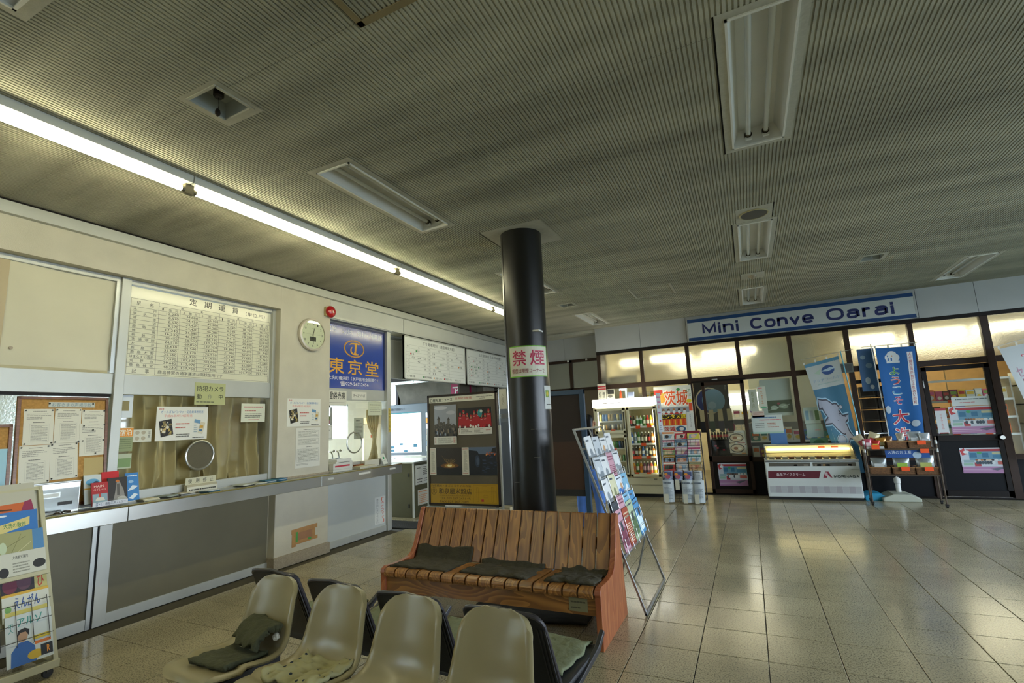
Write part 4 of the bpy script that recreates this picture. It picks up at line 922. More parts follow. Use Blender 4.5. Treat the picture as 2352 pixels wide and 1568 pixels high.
box_thing('brown_pen_tray', 'small brown tray behind the coin tray', 'tray', Matrix.Translation((-5.0, 5.42, .9635)), (.06, .15, .05), C('#8a4f24'))
o = MB().box(0, 0, 0, .085, .16, .004, C('#e4e6da')); art(o, .085, .16, [('e', .5, .62, .2, .1, '#2f9a62'), ('p', [(.3, .62), (.7, .62), (.5, .42)], '#2f9a62'), ('l', .3, .3, .7, .36, 1, '#77776c')], .0045)
tag(o.build('card_stand', None, fr((-4.93, 5.87, .965), (.25, 1, 0), (-.3, -.28, 1))), 'white card with a green mark leaning by the aluminium post', 'card')
# behind the open window
tc_ = MB(); curtain(tc_, 5.80, 6.02, 1.0, 1.78, -5.13, .05, 5, m_curt, 2.2, .6); o = tc_.build('tied_curtain', smooth=True, sharp=3); tag(o, 'khaki curtain tied with an orange band inside the open window', 'curtain')
MB().cyl((-5.165, 5.91, 1.36), (-5.165, 5.91, 1.40), .035, C('#d8682c'), 16).build('tie_band', o)
t = thing('desk_lamp', 'slim lit lamp with a glowing shade beside the tied curtain', 'lamp', Matrix.Translation((-5.27, 5.82, .97)))
MB().lathe([(.05, 0), (.05, .01), (.008, .015)], m_white, 16).build('base', t); MB().cyl((0, 0, .01), (0, 0, .58), .012, E('#fff2c8', 2.2)).build('tube', t); MB().box(-.05, -.11, .60, .05, .14, .69, E('#f6dd9a', 1.6)).build('shade', t, bevel=.01)
for k, y in enumerate((4.98, 5.18, 5.30)):
    t = thing('stamping_machine', ('chrome levered ticket stamper nearest the pier behind the open window', 'chrome levered ticket stamper in the middle behind the open window', 'chrome levered ticket stamper beside the chrome ring behind the open window')[k], 'ticket stamper', Matrix.Translation((-5.55, y*1.06, .95)), 'ticket stampers in the office')
    MB().box(-.05, -.04, 0, .05, .04, .14, C('#23262a', .3)).build('body', t, bevel=.01); MB().box(.05, -.035, .09, .053, .035, .115, C('#b8303a')).build('badge', t)
    MB().tube([(0, 0, .14), (0, -.01, .2), (.02, -.05, .24), (.02, -.09, .245)], .010, m_steel, 8).build('lever', t, smooth=True)
    MB().lathe([(.0, -.02), (.02, -.012), (.024, 0), (.0, .02)], m_steel, 12, (.02, .0, .25)).build('knob', t, smooth=True)
t = thing('office_desk', 'office desk under the windows inside the ticket office', 'desk', Matrix.Translation((-5.75, 4.6, 0)))
MB().box(-.33, -1.9, .90, .36, 1.4, .95, m_panel_o).build('desk_top', t)
for y in (-1.85, 1.3): MB().box(-.3, y, 0.01, .3, y+.04, .90, m_panel_o).build('side_panel', t)
# timetable boards hung under the beam
def timetable(y0, w, z0, h, label, title, rows, lastcol):
    t = thing('timetable_board', label, 'sign', on_left(y0, z0, -4.965))
    MB().box(0, 0, -.03, w, h, .0, mat('board_back', '#d8d8cc', .5)).build('board', t)
    for q in ((0, 0, w, .018), (0, h-.018, w, h), (0, 0, .018, h), (w-.018, 0, w, h)): MB().box(q[0], q[1], -.032, q[2], q[3], .008, m_alu_w).build('frame_bar', t)
    g = MB(); z = .001; top = h*.80; bot = h*.145; rh = (top-bot)/8; cw = (w-.12)/3
    g.box(.018, .018, 0, w-.018, h-.018, .0006, mat('timetable_face', '#e9ebe2', .3))
    for i in range(9): g.box(.06, top-i*rh-.001, z, w-.06, top-i*rh+.001, z+.0002, C('#8a8c84'))
    for c in range(3):
        x = .06+c*cw
        for xx in (x, x+.085): g.box(xx-.001, bot, z, xx+.001, top, z+.0002, C('#8a8c84'))
        g.text('時', x+.025, top-rh+.015, x+.06, top-.012, K, z+.0003); g.text('分', x+cw*.55, top-rh+.015, x+cw*.55+.035, top-.012, K, z+.0003)
        for r in range(7):
            hr = (5, 12, 19)[c]+r
            if c == 2 and hr > lastcol: continue
            g.text(str(hr), x+.018, top-(r+2)*rh+.015, x+.068, top-(r+1)*rh-.013, C('#6a6c66'), z+.0003, 'c')
    g.box(w-.061, bot, z, w-.059, top, z+.0002, C('#8a8c84'))
    g.text(title[0], w*.27, h*.845, w*.50, h*.93, K, z+.0003); g.text(title[1], w*.54, h*.845, w*.80, h*.93, K, z+.0003)
    for c, r, f, s, col in rows:
        x = .06+c*cw+.10+(cw-.16)*f; y = top-(r+2)*rh
        if col: g.lathe([(.016, 0), (0, .0006)], C({'g': '#2c8a4a', 'r': '#c22a36', 'o': '#e08838'}[col]), 12, (x-.012, y+rh*.5, z))
        g.text(s, x+.01, y+.015, x+.03+.024*len(s), y+rh-.013, C('#4a4c46'), z+.0003)
    g.text('33番線' if w > 1.8 else '33番線', .07, h*.055, .30, h*.105, K, z+.0003)
    for i, (col, s) in enumerate((('g', '東京発着'), ('o', '土曜ワンマン'), ('r', '日曜ワンマン'), (None, '無印はワンマン'))):
        x = w*(.27+.17*i)
        if col: g.lathe([(.016, 0), (0, .0006)], C({'g': '#2c8a4a', 'r': '#c22a36', 'o': '#e08838'}[col]), 12, (x, h*.08, z))
        g.text(s, x+.03, h*.055, x+.25, h*.105, K, z+.0003)
    g.build('lettering', t)
    for y in (w*.12, w*.5, w*.88): MB().box(y-.008, h, -.012, y+.008, h+.08, -.006, m_alu).build('hanger', t)
    return t
timetable(6.42, 1.93, 2.265, .72, 'white timetable board for down trains hung under the beam', ('下り発車時刻', '（鹿島神宮方面）'),
   [(0, 0, .42, '28', 'g'), (0, 1, .08, '10', 'r'), (0, 2, .1, '03', None), (0, 2, .45, '28東', None), (0, 2, .85, '55', None), (0, 3, .45, '42', None), (0, 4, .85, '52', None), (0, 5, .85, '58', None), (1, 0, .1, '15', None), (1, 1, .1, '14', None), (1, 1, .8, '56', None), (1, 3, .1, '00', None), (1, 3, .72, '53', 'g'), (1, 4, .35, '30', 'o'), (1, 5, .1, '22', None), (1, 5, .45, '48東', None), (1, 6, .1, '11', None), (1, 6, .85, '56', None), (2, 0, .5, '43', None), (2, 1, .1, '29', None), (2, 1, .85, '50', None), (2, 3, .1, '01', None), (2, 3, .75, '48東', 'o')], 23)
timetable(8.40, 1.93, 2.265, .72, 'white timetable board for up trains partly behind the black pillar', ('上り発車時刻', '（水戸方面）'),
   [(0, 0, .3, '51', 'r'), (0, 0, .8, '59', None), (0, 1, .5, '36', None), (0, 2, .1, '03', 'g'), (0, 2, .4, '23', 'g'), (0, 2, .75, '53', 'g'), (0, 3, .1, '16', 'r'), (0, 3, .45, '43', 'g'), (0, 4, .1, '08', None), (0, 4, .45, '27', 'g'), (0, 5, .1, '17', 'r'), (0, 5, .6, '36', None), (1, 0, .2, '07', None), (1, 1, .2, '03', None), (1, 2, .2, '06', None), (1, 3, .3, '20', 'o'), (1, 4, .2, '03', None), (1, 5, .3, '30', 'g'), (1, 6, .2, '13', 'g'), (2, 0, .2, '05', None), (2, 1, .2, '26', 'o'), (2, 2, .7, '46', 'o'), (2, 3, .8, '56', 'g')], 22)
# ================================================================== seats
m_beige = mat('cream_plastic', '#9e946f', .36, var=.04, vscale=2, coat=.15)
m_blk = mat('black_vinyl', '#202124', .5, var=.1, vscale=8, bump=.08, bscale=120)
m_blk2 = mat('dark_grey_plastic', '#333335', .4, var=.06)
def lerp_curve(pts, t):
    n = len(pts)-1; x = t*n; i = min(int(x), n-1); f = x-i
    p0 = pts[max(i-1, 0)]; p1 = pts[i]; p2 = pts[i+1]; p3 = pts[min(i+2, n)]
    return tuple(.5*((2*b)+(-a+c)*f+(2*a-5*b+4*c-d)*f*f+(-a+3*b-3*c+d)*f**3) for a, b, c, d in zip(p0, p1, p2, p3))
def shell_mesh():
    prof = [(-.385, .385), (-.36, .412), (-.29, .41), (-.18, .395), (-.08, .38), (.0, .395), (.045, .45), (.07, .53), (.095, .615), (.12, .712)]
    NS, NT = 44, 20; v = []; f = []
    # arc length for the rounded outline
    P_ = [lerp_curve(prof, i/NS) for i in range(NS+1)]; L_ = [0]
    for a, b in zip(P_, P_[1:]): L_.append(L_[-1]+math.dist(a, b))
    tot = L_[-1]
    for i, (y, z) in enumerate(P_):
        s = L_[i]; t = s/tot
        W_ = .205+.018*math.sin(min(t/.6, 1)*PI) if t < .6 else .205-.035*((t-.6)/.4)
        d0, d1 = s, tot-s; r0, r1 = .09, .095
        hw = W_
        if d1 < r1: hw = W_-r1+math.sqrt(max(r1*r1-(r1-d1)**2, 0))
        if d0 < r0: hw = W_-r0+math.sqrt(max(r0*r0-(r0-d0)**2, 0))
        a, b = P_[max(i-1, 0)], P_[min(i+1, NS)]; ty, tz = b[0]-a[0], b[1]-a[1]; l = math.hypot(ty, tz); ny, nz = -tz/l, ty/l   # normal to the sitter's side
        for j in range(NT+1):
            q = -1+2*j/NT; x = hw*q; dish = .04*abs(q)**2.4 if .22 < t else .02*abs(q)**3
            dish *= min(1, (d1+.02)/.12)
            if abs(q) > .9: dish -= .02*((abs(q)-.9)/.1)**1.5
            v.append((x, y+ny*dish, z+nz*dish))
    for i in range(NS):
        for j in range(NT):
            a = i*(NT+1)+j; f.append((a, a+1, a+NT+2, a+NT+1))
    return v, f
sv, sf = shell_mesh()
row = thing('shell_chair_row', 'row of four cream plastic shell seats on a beam in the foreground', 'seating', Matrix.Translation((-1.78, 1.93, 0)))
XB = [(-2.475, 2.065), (-1.975, 2.045), (-1.525, 2.028), (-1.075, 2.012)]
b = MB(); b.add(sv, sf, m_beige); sh0 = None
for k, (x, y) in enumerate(XB):
    if sh0 is None: o = b.build('seat', row, smooth=True, sharp=3)
    else: o = bpy.data.objects.new('seat', sh0.data); COL.objects.link(o); o.parent = row
    md = o.modifiers.new('thickness', 'SOLIDIFY'); md.thickness = .012; md.offset = -1
    md = o.modifiers.new('soft_edge', 'BEVEL'); md.width = .005; md.segments = 3; md.limit_method = 'ANGLE'; md.angle_limit = 1
    if sh0 is None: sh0 = o
    o.location = (x+1.78, y-.12-1.93, 0); o.rotation_euler.z = -.04
    MB().box(-.14, -.30, .33, -.11, .02, .37, m_blk2).box(.11, -.30, .33, .14, .02, .37, m_blk2).box(-.14, -.16, .325, .14, -.12, .345, m_blk2).build('bracket', row, Matrix.Translation(o.location))
MB().box(-1.0, -.23, .27, .95, -.17, .325, m_blk2).build('beam', row, Matrix.Rotation(-.035, 4, 'Z'))
for x in (-.75, .70):
    MB().box(x-.025, -.23, .02, x+.025, -.18, .27, m_blk2).box(x-.03, -.42, .0, x+.03, .04, .03, m_blk2).build('leg', row, bevel=.004)
row2 = thing('padded_chair_row', 'row of four black padded seats back to back with the cream ones', 'seating', Matrix.Translation((-1.8, 2.2, 0)))
m_lip = mat('seat_lip', '#39363a', .3, .1)
def round_panel(w0, w1, h, r, n=8):
    pts = [(-w0, 0), (w0, 0)]
    for i in range(n+1):
        a = PI/2*i/n; pts.append((w1-r+r*math.cos(a), h-r+r*math.sin(a)))
    for i in range(n+1):
        a = PI/2+PI/2*i/n; pts.append((-w1+r+r*math.cos(a), h-r+r*math.sin(a)))
    return pts
XK = [(-2.635, 2.15), (-2.115, 2.10), (-1.595, 2.06), (-1.07, 2.03)]
greens = m_green_pad = mat('green_pad', '#747a5c', .9, var=.12, vscale=18, bump=.4, bscale=50)
for k, (x, y) in enumerate(XK):
    Mx = Matrix.Translation((x+1.8, y-2.2, 0)) @ Matrix.Rotation(-.06, 4, 'Z')
    Mb = Mx @ fr((0, .17, .315), (-1, 0, 0), (0, -.42, 1))      # rear face looks to -y; local n points to +y
    bk = MB().prism(round_panel(.208, .198, .42, .05), -.018, .0, m_blk).build('backrest', row2, Mb @ Matrix.Identity(4), bevel=.004)
    g = MB()
    g.box(-.205, .02, -.022, -.198, .36, -.018, m_blk2); g.box(-.188, .02, -.022, -.181, .36, -.018, m_blk2); g.box(-.171, .02, -.021, -.165, .36, -.018, m_blk2)
    g.build('rib', bk)
    MB().prism(round_panel(.185, .175, .40, .05), .0, .028, m_blk).build('back_pad', bk, bevel=.012, bseg=3)
    pts = [(-.208, .02, -.008)]+[(-.202, .30, -.008)]+[(-.198+.05-.05*math.cos(a), .37+.05*math.sin(a), -.008-.01*math.sin(a)) for a in (0, .5, 1.05, PI/2)]
    lip = pts+[(0, .432, -.014)]+[(-p[0], p[1], p[2]) for p in pts[::-1]]
    MB().tube(lip, .009, m_lip, 8).build('lip', bk, smooth=True)
    MB().box(-.22, .16, .335, .22, .60, .365, m_blk).build('seat', row2, Mx, bevel=.012)
    for s_ in (-1, 1): MB().prism([(.14, .31), (.55, .375), (.64, .42), (.65, .40), (.57, .345), (.14, .285)], s_*.22-.012, s_*.22+.012, m_blk2, 'X').build('side_rail', row2, Mx, bevel=.004)
MB().box(-1.0, .12, .24, .98, .18, .30, m_blk2).build('beam', row2, Matrix.Rotation(-.06, 4, 'Z'))
for x in (-.78, .72): MB().box(x-.025, .12, .02, x+.025, .17, .25, m_blk2).box(x-.03, -.06, 0, x+.03, .40, .03, m_blk2).build('leg', row2, Matrix.Rotation(-.06, 4, 'Z'), bevel=.004)

# cloths and cushions
def cloth(name, lab, cat, M, w, d, m, fn, thick=.014, seed=0, amp=.010, group=None, n=34, sc=7, dots=None, notch=.0):
    v = []; f = []; fm = []
    for j in range(n+1):
        for i in range(n+1):
            u, t = i/n-.5, j/n-.5
            e = 1-.06*noise.noise((u*3+seed, t*3, seed))
            x, y = u*w*e+.02*noise.noise((t*4, seed, 1)), t*d*e+.02*noise.noise((u*4, seed, 2))
            px, py, pz = fn(x, y)
            hgt = amp*(noise.noise((u*sc+seed, t*sc, 1.3))+.5*noise.noise((u*sc*2.3, t*sc*2.3+seed, 4)))
            edge = min(1, (.5-abs(u))*7, (.5-abs(t))*7)
            v.append((px, py, pz+max(hgt, -.6*amp)*1+.010*max(edge, 0)**.5+.002))
    for j in range(n):
        for i in range(n):
            a = j*(n+1)+i; f.append((a, a+1, a+n+2, a+n+1))
    mb = MB(); mb.add(v, f, m)
    o = mb.build(name, None, M, smooth=True, sharp=3); md = o.modifiers.new('thickness', 'SOLIDIFY'); md.thickness = thick; md.offset = -1
    return tag(o, lab, cat, group)
m_cush = mat('dark_cushion_cloth', '#3f3b2b', .95, var=.25, vscale=16, bump=.6, bscale=70)
m_olive = mat('olive_cloth', '#4b4d35', .95, var=.2, vscale=22, bump=.6, bscale=90)
def dotted():
    m = bpy.data.materials.new('dotted_cloth'); m.use_nodes = True; N = m.node_tree.nodes; L = m.node_tree.links; p = N['Principled BSDF']
    t = N.new('ShaderNodeTexCoord'); v = N.new('ShaderNodeTexVoronoi'); v.inputs['Scale'].default_value = 24; v.inputs['Randomness'].default_value = .25; L.new(t.outputs['Object'], v.inputs['Vector'])
    r = N.new('ShaderNodeValToRGB'); r.color_ramp.interpolation = 'CONSTANT'; r.color_ramp.elements[0].color = lin('#20303a')+[1]; r.color_ramp.elements[1].position = .19; r.color_ramp.elements[1].color = lin('#aaa578')+[1]
    L.new(v.outputs['Distance'], r.inputs[0]); L.new(r.outputs[0], p.inputs['Base Color']); p.inputs['Roughness'].default_value = .95
    return m
def on_shell(dy=0):      # height of the cream seat at local y
    prof = [(-.38, .415), (-.29, .415), (-.18, .40), (-.08, .385), (-.02, .395), (.03, .435), (.06, .50), (.09, .60)]
    def f(x, y):
        s = y+dy
        for a, b in zip(prof, prof[1:]):
            if s <= b[0]:
                k = (s-a[0])/(b[0]-a[0]); return (x, s, a[1]+(b[1]-a[1])*k+.9*x*x)
        return (x, prof[-1][0]+(s-.09)*.2, .60)
    return f
x, y = XB[0]
cloth('folded_cloth', 'dark green folded cloth lying on the first cream seat', 'cloth', Matrix.Translation((x+.02, y-.12, .012)), .26, .24, m_olive, on_shell(-.18), .028, 3, .005)
cloth('rolled_cloth', 'dark green cloth rolled against the back of the first cream seat', 'cloth', Matrix.Translation((x+.03, y-.12, .03)) @ Matrix.Rotation(-.3, 4, 'Z'), .27, .16, m_olive, lambda a, b_: (a, b_-.03, .44+.4*b_+.3*a*a+.04*math.cos(b_*18)), .036, 8, .007)
cloth('dotted_cloth', 'pale cloth with dark dots crumpled on the second cream seat', 'cloth', Matrix.Translation((XB[1][0]+.03, XB[1][1]-.12, .015)), .30, .26, dotted(), on_shell(-.13), .02, 5, .022, sc=5)
b = MB(); pts = [(.018*(1+.5*noise.noise((i*1.7, j, 3)))*math.cos(2*PI*i/9)*math.sin(PI*(j+.5)/6), .018*(1+.5*noise.noise((i, j*2.1, 5)))*math.sin(2*PI*i/9)*math.sin(PI*(j+.5)/6), .02*math.cos(PI*(j+.5)/6)*(1+.4*noise.noise((i, j, 9)))) for j in range(6) for i in range(9)]
b.add(pts, [(j*9+i, j*9+(i+1) % 9, (j+1)*9+(i+1) % 9, (j+1)*9+i) for j in range(5) for i in range(9)]+[tuple(range(9))[::-1], tuple(range(45, 54))], C('#cfcbb8'))
tag(b.build('crumpled_tissue', None, Matrix.Translation((x+.135, y-.125, .46))), 'crumpled white tissue on the first cream seat beside the green cloth', 'tissue')
for k, (xx, yy) in enumerate(XK):
    cloth('seat_pad', ('thin pale green pad on the padded black seat nearest the ticket wall', 'thin pale green pad on the second black seat from the ticket wall', 'thin pale green pad on the third black seat from the ticket wall', 'thin pale green pad on the black seat nearest the bench end leg')[k], 'cushion', Matrix.Translation((xx, yy, 0)) @ Matrix.Rotation(-.06, 4, 'Z'), .36, .36, m_green_pad, lambda a, b_: (a, b_+.40, .378), .012, k*2.3, .005, group='green pads on the black seats')

# ================================================================== wooden bench
m_w = {a: wood('pine_'+a, '#7d5226', '#ad793c', 7, .36, a, .14) for a in 'XYZ'}
m_wend = wood('bench_end_wood', '#965231', '#b06c42', 5, .4, 'Z', .05)
B0 = (-2.82, 3.33)
bench = thing('wooden_bench', 'slatted wooden bench with a high back in front of the black pillar', 'bench', Matrix.Translation((-1.91, 3.68, 0)))
def bl(o): return Matrix.Translation((-(-1.91), -3.68, 0))
XL, XR = -2.815, -1.045; NSL = 16; sw = (XR-XL-.03)/NSL
seat_prof = [(3.325, .335), (3.322, .352), (3.33, .368), (3.348, .380), (3.375, .384), (3.74, .362), (3.74, .342), (3.375, .360), (3.352, .352), (3.345, .338)]
seat_prof = [(3.330, .322), (3.321, .338), (3.321, .356), (3.330, .372), (3.348, .382), (3.375, .384), (3.56, .372), (3.745, .362), (3.745, .338), (3.56, .346), (3.385, .352), (3.36, .340), (3.352, .322)]
seat_m = MB().prism([(a-3.68, b_) for a, b_ in seat_prof], -(sw-.012)/2, (sw-.012)/2, m_w['Y'], 'X')
bs = None; bb_ = None
bh = math.hypot(.165, .40)
back_m = MB().prism([(0, 0), (.024, 0), (.026, bh-.012), (.018, bh), (.006, bh), (0, bh-.010)], -(sw-.010)/2, (sw-.010)/2, m_w['Z'], 'X')
for i in range(NSL):
    xc = XL+.015+sw*(i+.5)+1.91
    if bs is None:
        bs = seat_m.build('seat_slat', bench, bevel=.004); o = bs
        bb_ = back_m.build('back_slat', bench, bevel=.004); q = bb_
    else:
        o = bpy.data.objects.new('seat_slat', bs.data); q = bpy.data.objects.new('back_slat', bb_.data)
        for w_ in (o, q):
            COL.objects.link(w_); w_.parent = bench; md = w_.modifiers.new('bevel', 'BEVEL'); md.width = .004; md.segments = 2; md.limit_method = 'ANGLE'; md.angle_limit = .7
    o.location = (xc, 0, .0015*math.sin(i*2.3)); q.location = (xc, 3.752-3.68, .362+.002*math.sin(i*3.1)); q.rotation_euler.x = -math.atan2(.165, .40)+.004*math.sin(i*1.9)
end = [(3.345, 0), (3.345, .33), (3.336, .345), (3.345, .372), (3.38, .388), (3.56, .378), (3.68, .385), (3.735, .41), (3.775, .46), (3.81, .53), (3.90, .755), (3.925, .762), (3.955, .755), (4.03, .0)]
for x0, x1 in ((XL-.03, XL+.012), (XR-.012, XR+.03)):
    MB().prism([(a-3.68, b_) for a, b_ in end], x0+1.91, x1+1.91, m_wend, 'X').build('end_panel', bench, bevel=.005)
MB().box(XL+1.91+.012, 3.365-3.68, .205, XR+1.91-.012, 3.395-3.68, .325, m_w['X']).build('front_rail', bench, bevel=.003)
MB().box(XL+1.91+.012, 3.87-3.68, .50, XR+1.91-.012, 3.905-3.68, .59, m_w['X']).build('back_rail', bench, bevel=.003)
MB().box(XL+1.91+.012, 3.70-3.68, .24, XR+1.91-.012, 3.73-3.68, .335, m_w['X']).build('rear_rail', bench, bevel=.003)
b = MB().box(0, 0, 0, .13, .085, .002, C('#7d7a5c')); art(b, .13, .085, [('l', .1, .55, .9, .85, 1, '#4f4c38'), ('l', .1, .15, .9, .4, 1, '#4f4c38')], .0021); b.build('label_plate', bench, fr((XR-.20+1.91, 3.364-3.68, .225)))
def on_bench(dx, dy):
    def f(x, y):
        s = y+dy
        if s < .055: return (x+dx, s, .383-.04*(s+.3)/.36)
        return (x+dx, .055+(s-.055)*.42, .350+(s-.055)*.92)
    return f
cloth('bench_cushion', 'thin dark cushion at the ticket wall end of the wooden bench, folded up its back', 'cushion', Matrix.Translation((-1.91, 3.68, .014)), .54, .46, m_cush, on_bench(-.60, -.07), .02, 2, .012, 'dark cushions on the bench')
cloth('bench_cushion', 'thin dark cushion in the middle of the wooden bench', 'cushion', Matrix.Translation((-1.91, 3.68, .014)), .56, .38, m_cush, on_bench(.06, -.10), .02, 6, .013, 'dark cushions on the bench')
cloth('bench_cushion', 'thin dark cushion at the brochure rack end of the wooden bench', 'cushion', Matrix.Translation((-1.91, 3.68, .014)), .36, .36, m_cush, on_bench(.66, -.10), .02, 9, .012, 'dark cushions on the bench')
cloth('floor_cushion', 'dark flat cushion lying on the floor under the bench', 'cushion', Matrix.Translation((-1.75, 3.85, .008)) @ Matrix.Rotation(.2, 4, 'Z'), .95, .5, mat('charcoal_cloth', '#2a2a26', .95, var=.2, vscale=14), lambda a, b_: (a, b_, .006), .006, 4, .004)
# ================================================================== pillar signs
def on_pillar(name, lab, cat, a0, a1, z0, z1, items, base, rough=.45, dr=.003):
    """sheet wrapped round the pillar between two bearings (radians from +x)"""
    w = (a1-a0)*PR; h = z1-z0; mb = MB(); n = 14; m = C(base, rough); v = []
    for i in range(n+1):
        for zz in (0, h): v.append((i/n*w, zz, 0))
    mb.add(v, [(2*i, 2*i+2, 2*i+3, 2*i+1) for i in range(n)], m); art(mb, w, h, items, .0, .00025)
    def wrap(p):
        a = a0+p[0]/PR; r = PR+dr+p[2]; return (PX+r*math.cos(a), PY+r*math.sin(a), z0+p[1])
    cut(mb, [w*i/n for i in range(1, n)], []); mb.v = [wrap(p) for p in mb.v]
    o = mb.build(name); return tag(o, lab, cat)
# bearings: towards the viewer is about -67 degrees
on_pillar('no_smoking_sign', 'handwritten red no smoking sign with a green edge taped round the pillar', 'sign', math.radians(-118), math.radians(-4), 1.905, 2.20,
  [('r', 0, 0, 1, 1, '#76b93a'), ('r', .018, .035, .985, .965, '#d9d8c4'), ('t', '禁', .10, .36, .44, .86, '#e7a7ae', 'box', .05), ('t', '禁', .105, .37, .435, .85, '#b01c42', 'box', .012),
   ('t', '煙', .52, .36, .90, .86, '#e7a7ae', 'box', .05), ('t', '煙', .525, .37, .895, .85, '#b01c42', 'box', .012), ('t', '喫煙は喫煙コーナーで', .08, .12, .88, .27, '#8a3038', 'box', .01)], '#76b93a')
on_pillar('pillar_leaflet', 'narrow white leaflet stuck on the right side of the pillar', 'leaflet', math.radians(-22), math.radians(18), 1.60, 1.82,
  [('r', .1, .5, .5, .8, '#7a9a4a'), ('e', .3, .65, .12, .1, '#c9b23a'), ('l', .15, .15, .8, .24, 1, '#2a2a2a')], '#c9ccc6')

# ================================================================== photo news board
NB = (-4.93, 7.0)
t = thing('photo_news_board', 'freestanding grey notice board with four news photographs and a yellow rice shop advert', 'notice board', fr((-4.93, 7.0, 0)))
m_felt = mat('taupe_felt', '#5c564a', .9, var=.06, bump=.1); m_bf = mat('board_frame', '#2a1f14', .4, .3)
w_, = (1.33,)
MB().box(.03, .24, -.03, 1.30, 1.97, 0, m_felt).build('felt_panel', t)
for q in ((0, .22, .035, 2.0), (1.295, .22, 1.33, 2.0), (0, 1.965, 1.33, 2.0), (0, .22, 1.33, .25)): MB().box(q[0], q[1], -.035, q[2], q[3], .012, m_bf).build('frame_bar', t, bevel=.003)
for x in (-.035, 1.335): MB().box(x, 0, -.03, x+.035, 1.45, 0, m_alu).box(x, 0, -.32, x+.035, .03, .30, m_alu).build('leg', t, bevel=.003)
MB().box(.0, .10, -.03, 1.33, .19, -.005, m_alu).build('lower_bar', t)
b = MB().box(0, 0, 0, 1.27, .095, .004, C('#dddcca')); art(b, 1.27, .095, [('t', '日経写真ニュース', .03, .14, .37, .74, '#16140f', 'box', .03), ('t', '日本経済新聞', .42, .32, .66, .72, '#b5382e', 'box', .01), ('l', .73, .5, .97, .68, 1, '#4a4a42'), ('l', .78, .2, .90, .36, 1, '#4a4a42')], .0042); b.build('title_strip', t, Matrix.Translation((.03, 1.87, 0)))
b = MB().box(0, 0, 0, 1.27, .31, .004, mat('advert_yellow', '#b08a1e', .35)); K2 = '#3a2c12'
art(b, 1.27, .31, [('o', .0, .0, 1, 1, .004, '#6a4f14'), ('t', '自家精米・まごころライスの店', .02, .83, .61, .95, K2), ('e', .055, .62, .045, .19, K2), ('e', .055, .62, .041, .172, '#b08a1e'), ('t', '泉', .03, .50, .08, .75, K2), ('t', '和泉屋米穀店', .13, .47, .62, .76, K2, 'box', .015),
   ('t', '茨城県東茨城郡大洗町大貫町530-4', .145, .36, .60, .43, '#7a5c1a'), ('t', 'TEL 029 267 2471 代', .15, .20, .60, .32, '#5a4316'), ('t', 'FAX 029 267 2489', .15, .04, .57, .15, '#5a4316')]
   + [('o', .645, .05, .97, .93, .002, '#5a4316'), ('o', .69, .12, .715, .83, .002, '#5a4316'), ('o', .90, .12, .925, .85, .002, '#5a4316'), ('o', .67, .56, .96, .64, .002, '#5a4316'), ('o', .78, .70, .84, .88, .002, '#5a4316'), ('o', .79, .32, .85, .44, .002, '#5a4316'), ('r', .755, .13, .79, .24, '#a8242a')], .0042); b.build('advert_panel', t, Matrix.Translation((.03, .245, 0)))
def photo(lab, x, z, w, h, items, base='#dcdad0', cap=None):
    M_ = fr((NB[0]+x, 6.994, z)); return poster('news_photo', lab, 'news photo', M_, w, h, items, base, 'news photographs on the grey board')
r3 = random.Random(3)
it = [('r', 0, .2, 1, 1, '#9a9ea6'), ('e', .3, .93, .3, .05, '#c2c4c8'), ('e', .75, .8, .2, .05, '#b4b6bc')]
it += [('p', [(0, .2), (1, .2), (1, .45), (.86, .52), (.8, .48), (.62, .55), (.5, .50), (.32, .58), (.1, .52), (0, .5)], '#4b463c'), ('r', .14, .5, .26, .64, '#5a5448'), ('p', [(.12, .64), (.28, .64), (.2, .72)], '#3f3b34'), ('r', .60, .5, .70, .62, '#5a5448'), ('p', [(.58, .62), (.72, .62), (.65, .69)], '#3f3b34'), ('r', .40, .5, .50, .58, '#544e42')]
for i in range(40): it.append(('e', r3.random(), r3.uniform(.21, .38), .035, .035, r3.choice(('#15161a', '#22242a', '#3a3a3c', '#1a1a20', '#8a7a68', '#9aa4b4'))))
for i in range(60): it.append(('e', r3.random(), r3.uniform(.40, .52), .012, .01, r3.choice(('#6a6454', '#3a362e', '#7a7464'))))
it += [('r', 0, 0, 1, .2, '#dcdad0'), ('v', '写真', .03, .03, .09, .17, '#b5382e'), ('l', .15, .03, .85, .17, 6, '#8a887c'), ('l', .87, .03, .96, .17, 5, '#c05a4e')]
photo('portrait news photo of a crowd at the upper left of the grey board', .14, 1.18, .43, .645, it)
it = [('r', 0, .25, 1, 1, '#1a1814')]
for i in range(9):
    x = .06+i*.107; yy = .56+.1*math.sin(i*1.7); sc_ = 1.0+.25*(i == 8)
    it += [('p', [(x-.06*sc_, .28), (x+.06*sc_, .28), (x+.05*sc_, yy+.12), (x-.05*sc_, yy+.12)], '#a3181e'), ('e', x, yy+.18, .026, .06, '#a87a5a'), ('p', [(x-.03, yy+.2), (x+.035, yy+.2), (x+.02, yy+.27), (x-.02, yy+.27)], '#b01a22'), ('s', x-.03, yy+.05, x+.03, yy+.06, .004, '#d8ccc4')]
it += [('e', .66, .78, .07, .14, '#2a8a8c'), ('e', .70, .85, .04, .06, '#c9d6d2')]
for i in range(12): it.append(('e', .05+i*.08, .30+.03*math.sin(i*2), .03, .05, r3.choice(('#d8d4cc', '#b81e26', '#7a1016', '#efeae2'))))
it += [('r', 0, 0, 1, .25, '#dcdad0'), ('v', '写真', .02, .08, .05, .22, '#b5382e'), ('l', .08, .04, .42, .22, 4, '#8a887c'), ('l', .48, .04, .75, .22, 4, '#8a887c'), ('l', .82, .13, .96, .17, 1, '#b5382e')]
